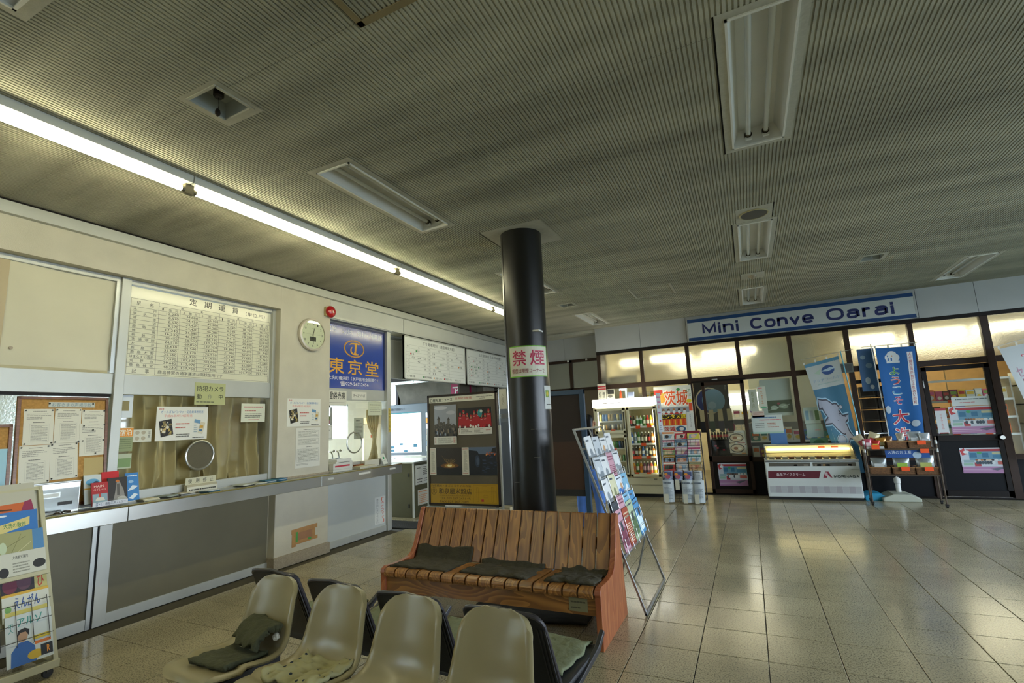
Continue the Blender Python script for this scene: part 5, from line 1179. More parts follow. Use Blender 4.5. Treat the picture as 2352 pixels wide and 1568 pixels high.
photo('landscape news photo of a baseball team in red at the upper right of the board', .61, 1.325, .62, .43, it)
it = [('r', .2, 0, 1, 1, '#2b2317'), ('p', [(.2, 0), (1, 0), (1, .3), (.7, .34), (.2, .30)], '#0e0c0a'), ('e', .62, .34, .28, .09, '#6a4318'), ('e', .62, .34, .16, .07, '#b0863c'), ('e', .62, .345, .07, .05, '#f4e2b0'), ('r', 0, 0, .19, 1, '#d6d3c6'), ('l', .05, .12, .15, .88, 22, '#8f8d82'), ('l', .02, .92, .17, .96, 1, '#b5382e'), ('l', .02, .04, .17, .08, 1, '#b5382e')]
for a in (-.9, -.6, -.25, .1, .35, .6, .85, 1.1): it.append(('s', .62, .36, .62+.30*math.sin(a)*.7, .36+.34*math.cos(a)*(.6+.4*abs(a)), .004, '#a88650'))
it.append(('s', .62, .36, .36, .74, .003, '#8a6a3c'))
photo('dark news photo of a glowing burst at the lower left of the board', .035, .69, .62, .435, it)
it = [('r', .2, 0, 1, 1, '#141a24'), ('r', .2, .75, 1, 1, '#5b6b84'), ('p', [(.2, .9), (.45, .86), (.6, .5), (.55, .05), (.2, .0)], '#0d1118'), ('e', .45, .5, .07, .22, '#27344a'), ('e', .46, .5, .04, .14, '#46546a'), ('r', 0, 0, .19, 1, '#d6d3c6'), ('l', .05, .12, .15, .88, 22, '#8f8d82'), ('l', .02, .92, .17, .96, 1, '#b5382e'), ('l', .02, .04, .17, .08, 1, '#b5382e')]
for i in range(26): it.append(('e', r3.uniform(.6, .98), r3.uniform(.1, .7), r3.uniform(.02, .06), .015, r3.choice(('#263046', '#1d2434', '#33405a'))))
for i in range(14): it.append(('e', r3.uniform(.68, .98), r3.uniform(.68, .82), .02, .02, r3.choice(('#e0702a', '#a84a28', '#f0a060', '#7a3020'))))
it.append(('p', [(.85, .8), (1, .78), (1, .98), (.9, .95)], '#0c0e14'))
photo('dark blue news photo of wreckage with flames at the lower right of the board', .66, .69, .63, .435, it)

# grey locker and box standing behind the board
t = thing('grey_locker', 'tall grey metal locker between the news board and the pillar', 'locker', Matrix.Translation((-3.72, 7.85, 0)))
m_lock = mat('locker_grey', '#8f969b', .45, .3, var=.06)
MB().box(-.30, -.22, .08, .12, .25, 1.72, m_lock).build('body', t, bevel=.006)
MB().box(-.24, -.226, 1.56, .10, -.22, 1.64, m_alu).build('door_plate', t); MB().box(-.28, -.225, .14, .11, -.219, 1.5, mat('locker_door', '#848b93', .4, .3)).build('door', t, bevel=.003)
MB().box(-.28, -.2, 0, .10, .23, .08, m_dark).build('plinth', t)
box_thing('cardboard_box', 'small pale box on the floor beside the pillar foot', 'box', Matrix.Translation((-3.74, 7.48, 0)), (.20, .2, .14), C('#c9bb96'))
t = thing('white_banner', 'narrow white vertical banner above the grey locker', 'banner', fr((-3.86, 7.60, 1.72)))
b = MB().box(0, 0, 0, .14, .34, .002, C('#cdc9b4')); art(b, .14, .34, [('v', '入船の', .3, .2, .7, .8, '#8a8270')], .0022); b.build('cloth', t); MB().cyl((-.03, .345, 0), (.16, .345, 0), .005, m_alu).build('rod', t); MB().cyl((-.01, -1.72, -.01), (-.01, .36, -.01), .006, m_alu).build('pole', t)

# ================================================================== blue framed partition and the person behind it
t = thing('blue_framed_board', 'tall brown board with a dark blue frame standing right of the pillar', 'partition board', Matrix.Translation((-2.30, 6.0, 0)))
m_blue = mat('blue_frame', '#1c3a52', .45, var=.08); m_bb = mat('brown_board', '#20130b', .7, var=.15, vscale=4)
MB().box(-.42, -.012, .64, .40, .012, 1.80, m_bb).build('board', t)
MB().box(-.42, -.014, .64, .40, -.0125, 1.22, mat('brown_board_lower', '#38200e', .65, var=.12, vscale=3)).build('lower_board', t)
for x in (-.46, .39): MB().box(x, -.03, 0, x+.06, .03, 1.86, m_blue).build('post', t, bevel=.004)
MB().box(-.46, -.028, 1.80, .45, .028, 1.86, m_blue).build('top_rail', t, bevel=.004)
MB().box(-.40, -.02, .56, .39, .02, .64, m_dark).build('bottom_rail', t)
for x in (-.43, .42): MB().box(x-.03, -.28, 0, x+.03, .28, .035, m_blue).build('foot', t, bevel=.004)
for k, (x, c) in enumerate(((-.30, '#22345a'), (-.12, '#b9b4a4'))): MB().box(x, -.022, .57, x+.14*(1-k*.7), -.02, .62, C(c)).build('sticker', t)

def skin(name, pts, edges, rads, m, parent=None, M=None, sub=2, root=0, paint=None):
    me = bpy.data.meshes.new(name); me.from_pydata(pts, edges, []); o = bpy.data.objects.new(name, me); COL.objects.link(o)
    sk = o.modifiers.new('skin', 'SKIN'); sk.use_smooth_shade = True
    for i, r in enumerate(rads):
        v = me.skin_vertices[0].data[i]; v.radius = r if isinstance(r, tuple) else (r, r); v.use_root = i == root
    sb = o.modifiers.new('sub', 'SUBSURF'); sb.levels = sb.render_levels = sub
    dg = bpy.context.evaluated_depsgraph_get(); m2 = bpy.data.meshes.new_from_object(o.evaluated_get(dg)); bpy.data.objects.remove(o)
    for mm in (m if isinstance(m, (list, tuple)) else [m]): m2.materials.append(mm)
    for p in m2.polygons:
        p.use_smooth = True
        p.material_index = paint(p.center) if paint else 0
    m2.name = name; return link(name, m2, parent, M)
m_skin = mat('skin', '#b98a6c', .55); m_jean = mat('light_jeans', '#4f79c0', .85, var=.12, vscale=12, bump=.2, bscale=120); m_top = mat('dark_top', '#17171b', .85, var=.1)
m_hair = mat('black_hair', '#0e0c0b', .45, var=.2, vscale=30, stretch=(1, 1, .2)); m_shoe = mat('dark_shoe', '#1c1b1a', .5)
per = thing('person', 'person in dark top and light blue jeans standing behind the blue framed board', 'person', Matrix.Translation((-2.05, 6.62, 0)) @ Matrix.Rotation(-.15, 4, 'Z') @ Matrix.Scale(.93, 4))
# faces +y (towards the fridge); z up
bp_ = [(0, 0, .88), (0, .0, 1.0), (0, -.01, 1.15), (0, -.015, 1.30), (0, -.005, 1.39), (.05, .01, 1.45), (.06, .02, 1.53), (.06, .03, 1.60),
       (-.10, 0, .82), (-.145, .015, .48), (-.15, -.01, .10), (-.15, .03, .05), (-.155, .14, .03), (.10, 0, .82), (.145, .015, .48), (.15, -.01, .10), (.15, .03, .05), (.155, .14, .03),
       (-.16, -.01, 1.34), (-.21, .0, 1.08), (-.20, .13, .92), (-.19, .17, .86), (.16, -.01, 1.34), (.215, -.01, 1.09), (.20, .12, .93), (.19, .16, .87)]
be_ = [(0, 1), (1, 2), (2, 3), (3, 4), (4, 5), (5, 6), (6, 7), (0, 8), (8, 9), (9, 10), (10, 11), (11, 12), (0, 13), (13, 14), (14, 15), (15, 16), (16, 17), (3, 18), (18, 19), (19, 20), (20, 21), (3, 22), (22, 23), (23, 24), (24, 25)]
br_ = [(.15, .10), (.13, .09), (.145, .10), (.13, .085), (.055, .055), (.055, .06), (.075, .092), (.062, .08), (.105, .10), (.085, .085), (.045, .05), (.045, .05), (.04, .028), (.105, .10), (.085, .085), (.045, .05), (.045, .05), (.04, .028), (.055, .055), (.044, .044), (.034, .03), (.032, .02), (.055, .055), (.044, .044), (.034, .03), (.032, .02)]
def pp(c):
    if c.z < .075: return 3
    if c.z < .93 and not (c.z > .8 and abs(c.x) > .165 and c.y > .05): return 1
    if c.z < 1.375 and not (abs(c.x) > .14 and c.z < 1.06): return 2
    return 0
body = skin('body', bp_, be_, br_, [m_skin, m_jean, m_top, m_shoe], per, None, 2, 0, pp)
hv = []
skin('hair', [(.06, .0, 1.63), (.06, -.045, 1.60), (.06, -.075, 1.50), (.07, -.075, 1.38), (.09, -.07, 1.22)], [(0, 1), (1, 2), (2, 3), (3, 4)], [(.085, .09), (.09, .075), (.09, .045), (.085, .03), (.06, .018)], m_hair, per)
for s_, n_ in ((-1, 'ear'), (1, 'ear')): MB().lathe([(.004, -.026), (.014, -.012), (.016, .008), (.008, .026)], m_skin, 10, (.06+s_*.078, .03, 1.53)).build('ear', per, smooth=True)
MB().lathe([(.004, -.02), (.014, -.012), (.008, .012), (.002, .02)], m_skin, 10, (.06, .118, 1.525)).build('nose', per, smooth=True)
for s_ in (-1, 1): MB().lathe([(.002, -.009), (.013, 0), (.002, .009)], C('#1a1410'), 10, (.06+s_*.03, .104, 1.548)).build('eye', per, smooth=True)
MB().box(.038, .102, 1.478, .082, .112, 1.485, C('#8a4a44')).build('mouth', per, bevel=.003)
for s_ in (-1, 1):
    hx, hy, hz = s_*.19, .17, .86
    for k, (dx, l) in enumerate(((-.022, .058), (-.008, .066), (.007, .062), (.021, .050))):
        skin('finger', [(hx+dx, hy, hz+.01), (hx+dx*1.15, hy+.022, hz-.02), (hx+dx*1.2, hy+.035, hz-.02-l*.5), (hx+dx*1.2, hy+.033, hz-.02-l)], [(0, 1), (1, 2), (2, 3)], [.010, .0092, .0085, .0072], m_skin, per, sub=1)
    skin('thumb', [(hx-s_*.014, hy-.01, hz+.02), (hx-s_*.04, hy+.01, hz), (hx-s_*.044, hy+.028, hz-.03)], [(0, 1), (1, 2)], [.012, .0105, .009], m_skin, per, sub=1)

# ================================================================== leaning wire brochure rack by the bench
RK = lambda s, y, n=0.0: Vector((-.86-.3256*s+.9455*n*1, y, .9455*s+.3256*n))     # s along the slope, n out of the front face
Mr = fr((-.875, 4.03, 0.012), (0, 1, 0), (-.3256, 0, .9455))      # local x=+y world, local y up the slope, local z out to the hall side
rk = thing('brochure_rack', 'leaning metal brochure rack standing at the end of the wooden bench', 'brochure rack', Mr)
m_rk = mat('rack_chrome', '#a9acac', .3, .8)
RW, RL = .88, 1.475
def bar(b, p, q, r=.009): b.box(min(p[0], q[0])-r, min(p[1], q[1])-r, min(p[2], q[2])-r, max(p[0], q[0])+r, max(p[1], q[1])+r, max(p[2], q[2])+r, m_rk)
b = MB(); bar(b, (0, 0, 0), (0, RL, 0)); b.build('side_bar', rk, bevel=.002)
b = MB(); bar(b, (RW, 0, 0), (RW, RL, 0)); b.build('side_bar', rk, bevel=.002)
for s in (0, .42, 1.30, RL):
    b = MB(); bar(b, (0, s, 0), (RW, s, 0)); b.build('cross_bar', rk, bevel=.002)
b = MB(); bar(b, (RW*.5, 1.30, 0), (RW*.5, RL, 0), .006); b.build('centre_bar', rk)
MB().tube([(0.02, .40, -.005), (.02, .15, -.18), (.02, -.06-.0, -.43)], .008, m_rk, 8).tube([(RW-.02, .40, -.005), (RW-.02, .15, -.18), (RW-.02, -.06, -.43)], .008, m_rk, 8).tube([(.02, .052-.16+.055, -.41), (RW-.02, -.05, -.41)], .008, m_rk, 8).build('rear_leg', rk)
wires = MB(); rows = [1.13, .95, .76, .58, .44]; ncol = 4
for s in rows:
    for n_, z in ((0, .055), (1, .030)):
        yy = s+.08*(1-n_)
        wires.tube([(.015, yy, .0), (.02, yy, z), (RW-.02, yy, z), (RW-.015, yy, .0)], .0022, m_rk, 5)
    for c in range(ncol+1): wires.tube([(.02+(RW-.04)*c/ncol, s+.1, .056), (.02+(RW-.04)*c/ncol, s-.02, .045), (.02+(RW-.04)*c/ncol, s-.03, .004)], .0022, m_rk, 5)
wires.build('wire_pocket', rk)
for c in range(ncol+1): MB().tube([(.02+(RW-.04)*c/ncol, .42, 0), (.02+(RW-.04)*c/ncol, 1.30, 0)], .003, m_rk, 5).build('wire', rk)
r4 = random.Random(21)
tones = [('white', '#dfe1e0', '#8a9298'), ('pale grey', '#c6ccd0', '#7f8a92'), ('light blue', '#7fb2cf', '#dfe9ee'), ('cream', '#d8d5b0', '#8a8f6a'), ('white and blue', '#d9e2ea', '#3f74b8'), ('sea blue', '#4f8fbe', '#d9ecf2'), ('greenish', '#aebf9c', '#56704a'), ('pinkish', '#c99aa8', '#7a3a4e'), ('rust red', '#a1452f', '#e0c8a8'), ('dark', '#3a3f46', '#9aa2aa'), ('magenta', '#a82e62', '#e6c4d2')]
plan = [[0, 1, 0, 0], [1, 0, 7, 0], [0, 3, 4, 2], [9, 7, 2, 5], [7, 8, 6, 5]]
ords = ['first', 'second', 'third', 'fourth']; rown = ['top', 'second', 'third', 'fourth', 'bottom']
for r, s in enumerate(rows):
    for c in range(ncol):
        nm, ba, ac = tones[plan[r][c]]
        w = .185+.02*r4.random(); h = .235+.05*r4.random()+(.05 if r == 4 else 0); x0 = .03+(RW-.04)*c/ncol+.01
        it = []
        k = r4.random()
        if k < .3: it = [('l', .1, .72, .9, .9, 2, ac), ('l', .1, .1, .9, .6, 9, ac)]
        elif k < .65: it = [('r', .0, .0, 1, .32+.2*r4.random(), ac), ('e', .5, .45, .2, .16, ac), ('l', .1, .8, .8, .93, 1, '#4a5560')]
        else: it = [('r', .08, .12, .92, .55, ac), ('e', r4.uniform(.3, .7), .6, .18, .12, r4.choice(('#c9a27a', '#3a3f46', '#e0e4e6'))), ('l', .1, .85, .9, .95, 1, '#4a5560')]
        n_ = 4+int(r4.random()*5)
        b = MB().box(0, 0, 0, w, h, n_*.0015, C(ba)).box(.002, .002, n_*.0015, w+.003, h+.003, n_*.0015+.0012, C(ba)); art(b, w+.003, h+.003, it, n_*.0015+.0014)
        Mo = Mr @ Matrix.Translation((x0, s-.01, .012)) @ Matrix.Rotation(.10, 4, 'X') @ Matrix.Rotation(r4.uniform(-.05, .05), 4, 'Z')
        o = b.build('brochure', None, Mo); tag(o, '%s brochure in the %s row of the leaning rack, %s from the bench' % (nm, rown[r], ords[c]), 'brochure', 'brochures in the leaning rack')

# ================================================================== white rack on castors at the left edge
Ml = fr((-4.285, 1.20, .075), (0, 1, 0), (-.374, 0, .927))
lr = thing('magazine_stand', 'white metal magazine stand on castors cut off at the left edge', 'magazine stand', Ml)
m_lr = mat('cream_rack_paint', '#b9b596', .45, var=.05)
LW, LL = .655, 1.21
for x in (0, LW): MB().box(x-.014, 0, -.012, x+.014, LL, .012, m_lr).build('side_bar', lr, bevel=.004)
MB().box(0, LL-.03, -.012, LW, LL, .012, m_lr).build('top_bar', lr, bevel=.003)
MB().box(0, LL*.80, -.02, LW, LL, -.012, C('#c9c7b2')).build('back_plate', lr)
MB().box(0, .30, -.02, LW, LL*.80, -.014, m_lr).build('back_plate', lr)
Mi = Ml.inverted()
bb = MB(); bb.box(-4.32, 1.18, .055, -4.275, 1.875, .105, m_lr); bb.box(-4.80, 1.83, .055, -4.30, 1.875, .10, m_lr).box(-4.80, 1.18, .055, -4.30, 1.225, .10, m_lr); o = bb.build('base_frame', lr, Mi, bevel=.005)
for x, y in ((-4.32, 1.83), (-4.76, 1.85), (-4.32, 1.23), (-4.76, 1.23)):
    cs_ = MB().cyl((x-.012, y, .028), (x+.012, y, .028), .028, C('#1d1c1b'), 16).box(x-.02, y-.012, .03, x+.02, y+.012, .058, C('#2a2926')); cs_.build('castor', lr, Mi, bevel=.002)
wr_ = MB()
for s in (.20, .30, .42):
    wr_.tube([(.01, s, .0), (.015, s, .05), (LW-.015, s, .05), (LW-.01, s, .0)], .002, C('#2e2c26'), 5)
for x in (.12, .25, .38, .46, .54, .62): wr_.tube([(x, .16, .01), (x, .17, .05), (x, .44, .052)], .0018, C('#2e2c26'), 5)
wr_.build('wire_basket', lr)
sheets = [('orange artwork sheet at the top of the white magazine stand', .02, 1.00, .56, .24, '#b8b6a4', [('p', [(.0, .35), (.95, .45), (.85, .1), (.6, .0), (0, .05)], '#c2612e'), ('s', .1, .3, .7, .25, .01, '#3a2410'), ('p', [(.8, .1), (.98, .15), (.95, .5), (.86, .45)], '#8a2a4e'), ('o', .6, -.3, .85, -.02, .002, '#6a6a60')], 0),
 ('blue leaflet with a yellow ribbon banner in the white magazine stand', .20, .82, .40, .22, '#2f6fb4', [('p', [(.1, .35), (.8, .55), (.82, .8), (.1, .62)], '#d2c47e'), ('t', '大洗の散策', .2, .5, .72, .66, '#3f7a4a', 'box', .02), ('e', .2, .9, .1, .03, '#dfe6ea'), ('e', .5, .1, .5, .2, '#8aa66a')], .02),
 ('folded map leaflet below the blue one in the white magazine stand', .22, .70, .42, .20, '#9a9a6a', [('r', .75, .2, 1, 1, '#4a7fae'), ('s', 0, .4, .6, .8, .003, '#6a6a40'), ('s', .2, .1, .5, .9, .003, '#7a7a4a'), ('s', .3, .2, .72, .6, .003, '#c9c49a'), ('e', .1, .5, .08, .2, '#b9c7a4')], .035),
 ('white leaflet with two dark photos in the middle of the white magazine stand', .20, .60, .44, .16, '#c6c6b6', [('t', '大洗観光案内', .3, .72, .62, .86, '#2a2a2a', 'box', .01), ('e', .12, .25, .1, .2, '#1f1f20'), ('e', .85, .4, .14, .18, '#232322'), ('l', .3, .15, .65, .6, 4, '#8a8a7c')], .05),
 ('fireworks leaflet in the lower half of the white magazine stand', .22, .46, .42, .17, '#b8b070', [('r', 0, 0, .72, .95, '#2a262c'), ('e', .2, .55, .16, .3, '#6a2a3e'), ('e', .5, .6, .16, .3, '#5a3a4a'), ('t', 'ひ', .78, .3, .93, .7, '#b8402c', 'box', .02), ('e', .88, .88, .05, .08, '#2a4a7a')], .03),
 ('yellow topped bulletin with blue title in the lower half of the white magazine stand', .22, .33, .42, .17, '#d2d3c4', [('r', 0, .9, 1, 1, '#d2a83a'), ('t', 'えんがん', .25, .42, .80, .84, '#31508f', 'box', .03), ('e', .12, .45, .07, .13, '#7aa85a'), ('r', .05, .05, .95, .34, '#c9bc62')], .045),
 ('magazine with a person in blue on its cover at the bottom of the white stand', .23, .06, .41, .30, '#c9d0cc', [('t', 'アルゾ', .25, .76, .8, .94, '#2f8a80', 'box', .03), ('v', '求人', .06, .66, .17, .86, '#2f8a80', .01), ('e', .35, .56, .11, .12, '#b08a6a'), ('p', [(.23, .54), (.26, .68), (.4, .71), (.5, .66), (.48, .54), (.42, .63), (.3, .63)], '#17130f'), ('p', [(.08, .0), (.62, .0), (.6, .3), (.45, .44), (.26, .44), (.1, .28)], '#2f5fa4'), ('e', .6, .13, .17, .09, '#c9a82e'), ('r', .56, .42, .95, .5, '#c9b42e'), ('r', .6, .32, .95, .38, '#d2722a'), ('r', .72, .06, .98, .28, '#1c2024'), ('t', 'R', .85, .1, .92, .24, '#e0902a', 'box', .03)], .055),
 ('teal leaflet cut off at the left edge of the white stand', .02, .30, .18, .28, '#2a8f8c', [('r', 0, .7, 1, 1, '#d0dcd6')], .045),
 ('white leaflet with red print cut off at the left edge of the white stand', .02, .06, .19, .24, '#d0cfc4', [('r', .2, .8, .9, .84, '#c23a2a'), ('l', .1, .1, .9, .7, 7, '#7a7a70')], .055)]
for lab, x, y, w, h, ba, it, dz in sheets:
    x, w = ((.13, .23) if x < .1 and w < .3 else (.20, .42) if x < .1 else (.395+(x-.20)*.5, w*.56)); b = MB().box(0, 0, 0, w, h, .004, C(ba)); art(b, w, h, it, .0041)
    tag(b.build('magazine_leaflet', None, Ml @ Matrix.Translation((x, y, dz*.5)) @ Matrix.Rotation(.04, 4, 'X')), lab, 'leaflet')
MB().box(.03, .575, .04, LW-.01, .60, .06, m_lr).build('label_ledge', lr)
# ================================================================== drinks fridge
m_fr = mat('fridge_cream', '#c9c3a0', .4, var=.03)
FX0, FX1, FY = -2.78, -1.56, 9.50
t = thing('drinks_fridge', 'cream glass-fronted drinks fridge with a glowing white header by the shop front', 'fridge', Matrix.Translation(((FX0+FX1)/2, FY+.28, 0)))
cxf = (FX0+FX1)/2; cyf = FY+.28
def fb(b, x0, y0, z0, x1, y1, z1, m): b.box(x0-cxf, y0-cyf, z0, x1-cxf, y1-cyf, z1, m)
b = MB(); fb(b, FX0, FY+.06, .07, FX0+.04, FY+.58, 1.68, m_fr); fb(b, FX1-.04, FY+.06, .07, FX1, FY+.58, 1.68, m_fr); fb(b, FX0, FY+.54, .07, FX1, FY+.58, 1.83, m_fr); fb(b, FX0, FY+.03, .07, FX1, FY+.56, .36, m_fr); fb(b, FX0, FY+.06, 1.66, FX1, FY+.56, 1.70, m_fr); fb(b, -2.16, FY+.06, .36, -2.12, FY+.54, 1.66, m_fr); fb(b, -2.76, FY+.06, 1.14, -2.14, FY+.54, 1.19, m_fr)
b.build('cabinet', t, bevel=.004)
b = MB(); fb(b, FX0+.02, FY+.12, .0, FX1-.02, FY+.5, .07, m_dark); b.build('plinth', t)
b = MB(); fb(b, FX0, FY-.01, 1.69, FX1, FY+.30, 1.84, E('#fffdf0', 5.5)); hd_ = b.build('lit_header', t, bevel=.012, bseg=3)
b = MB(); fb(b, -2.56, FY-.012, 1.755, -2.22, FY-.0105, 1.768, C('#6a5a34')); b.build('lettering', hd_)
b = MB(); fb(b, FX0+.02, FY+.02, .225, FX1-.02, FY+.03, .235, C('#8f8a6e')); fb(b, -1.72, FY+.018, .33, -1.66, FY+.03, .34, C('#2a2820')); b.build('lower_trim', t)
def fdoor(x0, x1, z0, z1, nm):
    d = bpy.data.objects.new(nm, None)
    b = MB(); f_ = .05
    for q in ((x0, z0, x1, z0+f_), (x0, z1-f_, x1, z1), (x0, z0, x0+f_, z1), (x1-f_, z0, x1, z1)): fb(b, q[0], FY-.0, q[1], q[2], FY+.05, q[3], m_fr)
    o = b.build('door', t, bevel=.004)
    b = MB(); fb(b, x0+f_, FY+.02, z0+f_, x1-f_, FY+.024, z1-f_, m_glass); b.build('glass_pane', o)
    b = MB(); fb(b, x1-.028, FY-.03, z0+.08, x1-.010, FY-.002, z1-.08, C('#33302b')); b.build('handle', o)
fdoor(-2.745, -2.155, 1.185, 1.665, 'd'); fdoor(-2.745, -2.155, .375, 1.15, 'd'); fdoor(-2.125, -1.575, .375, 1.665, 'd')
b = MB(); fb(b, FX0+.04, FY+.52, .36, FX1-.04, FY+.54, 1.66, mat('fridge_inside', '#e2ddc0', .5)); b.build('inner_back', t)
for x, z0, z1 in ((-1.628, .44, 1.60), (-2.70, 1.24, 1.60), (-2.70, .45, 1.08)):
    b = MB(); b.cyl((x-cxf, FY+.075-cyf, z0), (x-cxf, FY+.075-cyf, z1), .013, E('#fff6d8', 13)); b.build('inner_light', t)
SH = {'right': [.44, .74, .98, 1.30], 'left': [1.24, 1.42, .43, .66, .90]}
for z in SH['right']:
    b = MB(); fb(b, -2.12, FY+.10, z-.012, -1.60, FY+.52, z, m_white); fb(b, -2.12, FY+.09, z-.03, -1.60, FY+.10, z+.004, m_white); b.build('shelf', t)
for z in SH['left']:
    b = MB(); fb(b, -2.74, FY+.10, z-.012, -2.16, FY+.52, z, m_white); fb(b, -2.74, FY+.09, z-.02, -2.16, FY+.10, z+.004, m_white); b.build('shelf', t)
drinks = {'clear': ('#d7ded6', '#2f7a3a'), 'green': ('#3f7a2a', '#e4e8d6'), 'tea': ('#3a2c16', '#dcd8c0'), 'orange': ('#e09a1e', '#c9621e'), 'amber': ('#b8741e', '#e6dcc0'), 'yellow': ('#d8c02a', '#e8e8d8'), 'purple': ('#5a2a4e', '#c9a0b8'), 'blue': ('#2f62b0', '#e0e6ea'), 'red': ('#b8262a', '#e8ded2'), 'cola': ('#241410', '#b82a2a'), 'pink': ('#d8705a', '#e8d8c8'), 'white': ('#d9dcd4', '#7a8a9a')}
def bottle_mesh(col, capc, h, r):
    liq, labc = drinks[col]; k = ('b', col, capc, h, r)
    if k in _TX: return _TX[k]
    b = MB(); b.lathe([(r*.9, 0), (r, .006), (r, h*.18), (r*.92, h*.24)], C(liq, .2), 12); b.lathe([(r*1.01, h*.24), (r*1.01, h*.58)], C(labc, .4), 12); b.lathe([(r, h*.58), (r*.96, h*.68), (r*.42, h*.86), (r*.4, h*.9)], C(liq, .2), 12); b.lathe([(r*.46, h*.9), (r*.46, h)], C(capc, .4), 12)
    me = bpy.data.meshes.new('bottle'); me.from_pydata(b.v, [], b.f)
    for m in b.ml: me.materials.append(m)
    me.polygons.foreach_set('material_index', b.m); me.polygons.foreach_set('use_smooth', [True]*len(me.polygons)); me.set_sharp_from_angle(angle=.9); _TX[k] = me
    return me
def bottle(nm, cat, col, capc, h, r, loc, lab, group):
    o = bpy.data.objects.new(nm, bottle_mesh(col, capc, h, r)); COL.objects.link(o); o.location = loc; return tag(o, lab, cat, group)
nth = ['first', 'second', 'third', 'fourth', 'fifth', 'sixth', 'seventh', 'eighth', 'ninth']
lines = [(1.30, .20, 'upper', ['cola', 'tea', 'clear', 'clear', 'green', 'red', 'yellow', 'orange'], ['#c22a2a', '#26241f', '#dfe2da', '#9ac43a', '#dfe2da', '#c22a2a', '#c9c43a', '#c9c43a']),
         (.98, .21, 'second', ['blue', 'white', 'green', 'tea', 'tea', 'cola', 'amber', 'pink'], ['#2f62b0', '#5a8ac0', '#3a8a3a', '#dfe2da', '#dfe2da', '#dfe2da', '#dfe2da', '#dfe2da']),
         (.74, .175, 'third', ['cola', 'tea', 'amber', 'blue', 'white', 'tea', 'amber', 'green'], ['#d9d6c8', '#d9d6c8', '#dfe2da', '#2f62b0', '#2f62b0', '#d9d6c8', '#dfe2da', '#dfe2da']),
         (.44, .20, 'lowest', ['orange', 'green', 'orange', 'purple', 'purple', 'pink', 'yellow', 'orange'], ['#dfe2da']*8)]
for z, h, ln, cs_, caps_ in lines:
    for i, (c, cp) in enumerate(zip(cs_, caps_)):
        bottle('drink_bottle', 'bottle', c, cp, h, .030, (-2.083+i*.064, FY+.15, z+.001), '%s drink bottle on the %s shelf of the tall fridge door, %s from the cans' % ({'cola': 'black', 'tea': 'brown'}.get(c, c), ln, (['first', 'second', 'third', 'fourth', 'fifth', 'sixth', 'seventh', 'eighth'])[i]), 'bottles in the right half of the fridge')
def can_row(z, h, cols_, ln, n=9):
    for i in range(n):
        c = cols_[i % len(cols_)]; k = ('can', c, h)
        if k not in _TX:
            b = MB(); b.lathe([(.022, 0), (.026, .006), (.026, h-.008), (.022, h)], mat('can_'+c.lstrip('#'), c, .3, .5), 12); me = bpy.data.meshes.new('can'); me.from_pydata(b.v, [], b.f); me.materials.append(b.ml[0]); me.polygons.foreach_set('use_smooth', [True]*len(me.polygons)); me.set_sharp_from_angle(angle=.9); _TX[k] = me
        o = bpy.data.objects.new('drink_can', _TX[k]); COL.objects.link(o); o.location = (-2.665+i*.057, FY+.15, z+.001)
        tag(o, '%s drink can on the %s shelf of the left fridge compartments' % (nth[i], ln), 'can', 'cans in the left half of the fridge')
can_row(1.24, .11, ['#b9a468', '#d8d0b8', '#8a6a3c', '#3a2c22', '#c9c4b4', '#5a4632'], 'second highest')
can_row(1.42, .13, ['#c9b468', '#4f6a94', '#5a7ab0', '#b8924a', '#a08a5a', '#3f3a34'], 'highest')
can_row(.90, .13, ['#2f7a4a', '#3a5a8a', '#2a2f3a', '#d0d8cc', '#7a9a5a'], 'third highest')
can_row(.66, .11, ['#d8d4c4', '#b84a3a', '#c9c9b4', '#5a8a5a'], 'fourth highest')
can_row(.43, .12, ['#6f8a9c', '#c9c9bc', '#8fa6b4'], 'lowest')
m_or = mat('price_tag_orange', '#f0561e', .5)
def price(x, y, z, lab, w=.085, h=.052, rz=0, group='orange price tags in the fridge'):
    o = MB().box(-w/2, -.001, -h/2, w/2, .001, h/2, m_or).build('price_tag', None, Matrix.Translation((x, y, z)) @ Matrix.Rotation(rz, 4, 'Z')); return tag(o, lab, 'price tag', group)
for k, (x, z, lab) in enumerate(((-1.94, 1.29, 'orange price tag at the middle of the top right fridge shelf'), (-1.73, 1.30, 'orange price tag at the right of the top right fridge shelf'), (-1.86, .965, 'orange price tag on the second right fridge shelf'), (-2.05, .725, 'orange price tag at the left end of the third right fridge shelf'), (-1.96, .725, 'orange price tag left of centre on the third right fridge shelf'), (-1.79, .73, 'orange price tag right of centre on the third right fridge shelf'), (-2.03, .43, 'orange price tag at the left of the lowest right fridge shelf'), (-1.81, .43, 'orange price tag at the right of the lowest right fridge shelf'), (-2.42, 1.235, 'orange price tag in the upper left fridge compartment'), (-2.42, .89, 'orange price tag in the lower left fridge compartment'))):
    price(x, FY+.080, z-.005, lab)
poster('fridge_side_leaflet', 'long white paper strip with pink print hung on the right side of the fridge', 'leaflet', fr((FX1+.012, FY+.02, .50), (0.25, 1, 0), (0, 0, 1)), .20, 1.40, [('l', .1, .92, .9, .97, 1, '#c86a9a'), ('l', .2, .86, .8, .90, 1, '#c86a9a'), ('t', '新', .3, .79, .7, .84, '#d06a4a', 'box', .02), ('l', .2, .72, .8, .76, 1, '#b45aa0'), ('r', .3, .62, .7, .645, '#c2385a'), ('l', .2, .5, .8, .58, 3, '#8f969a'), ('s', .0, .36, 1, .37, .002, '#9aa4ac')], '#c6d0d4')

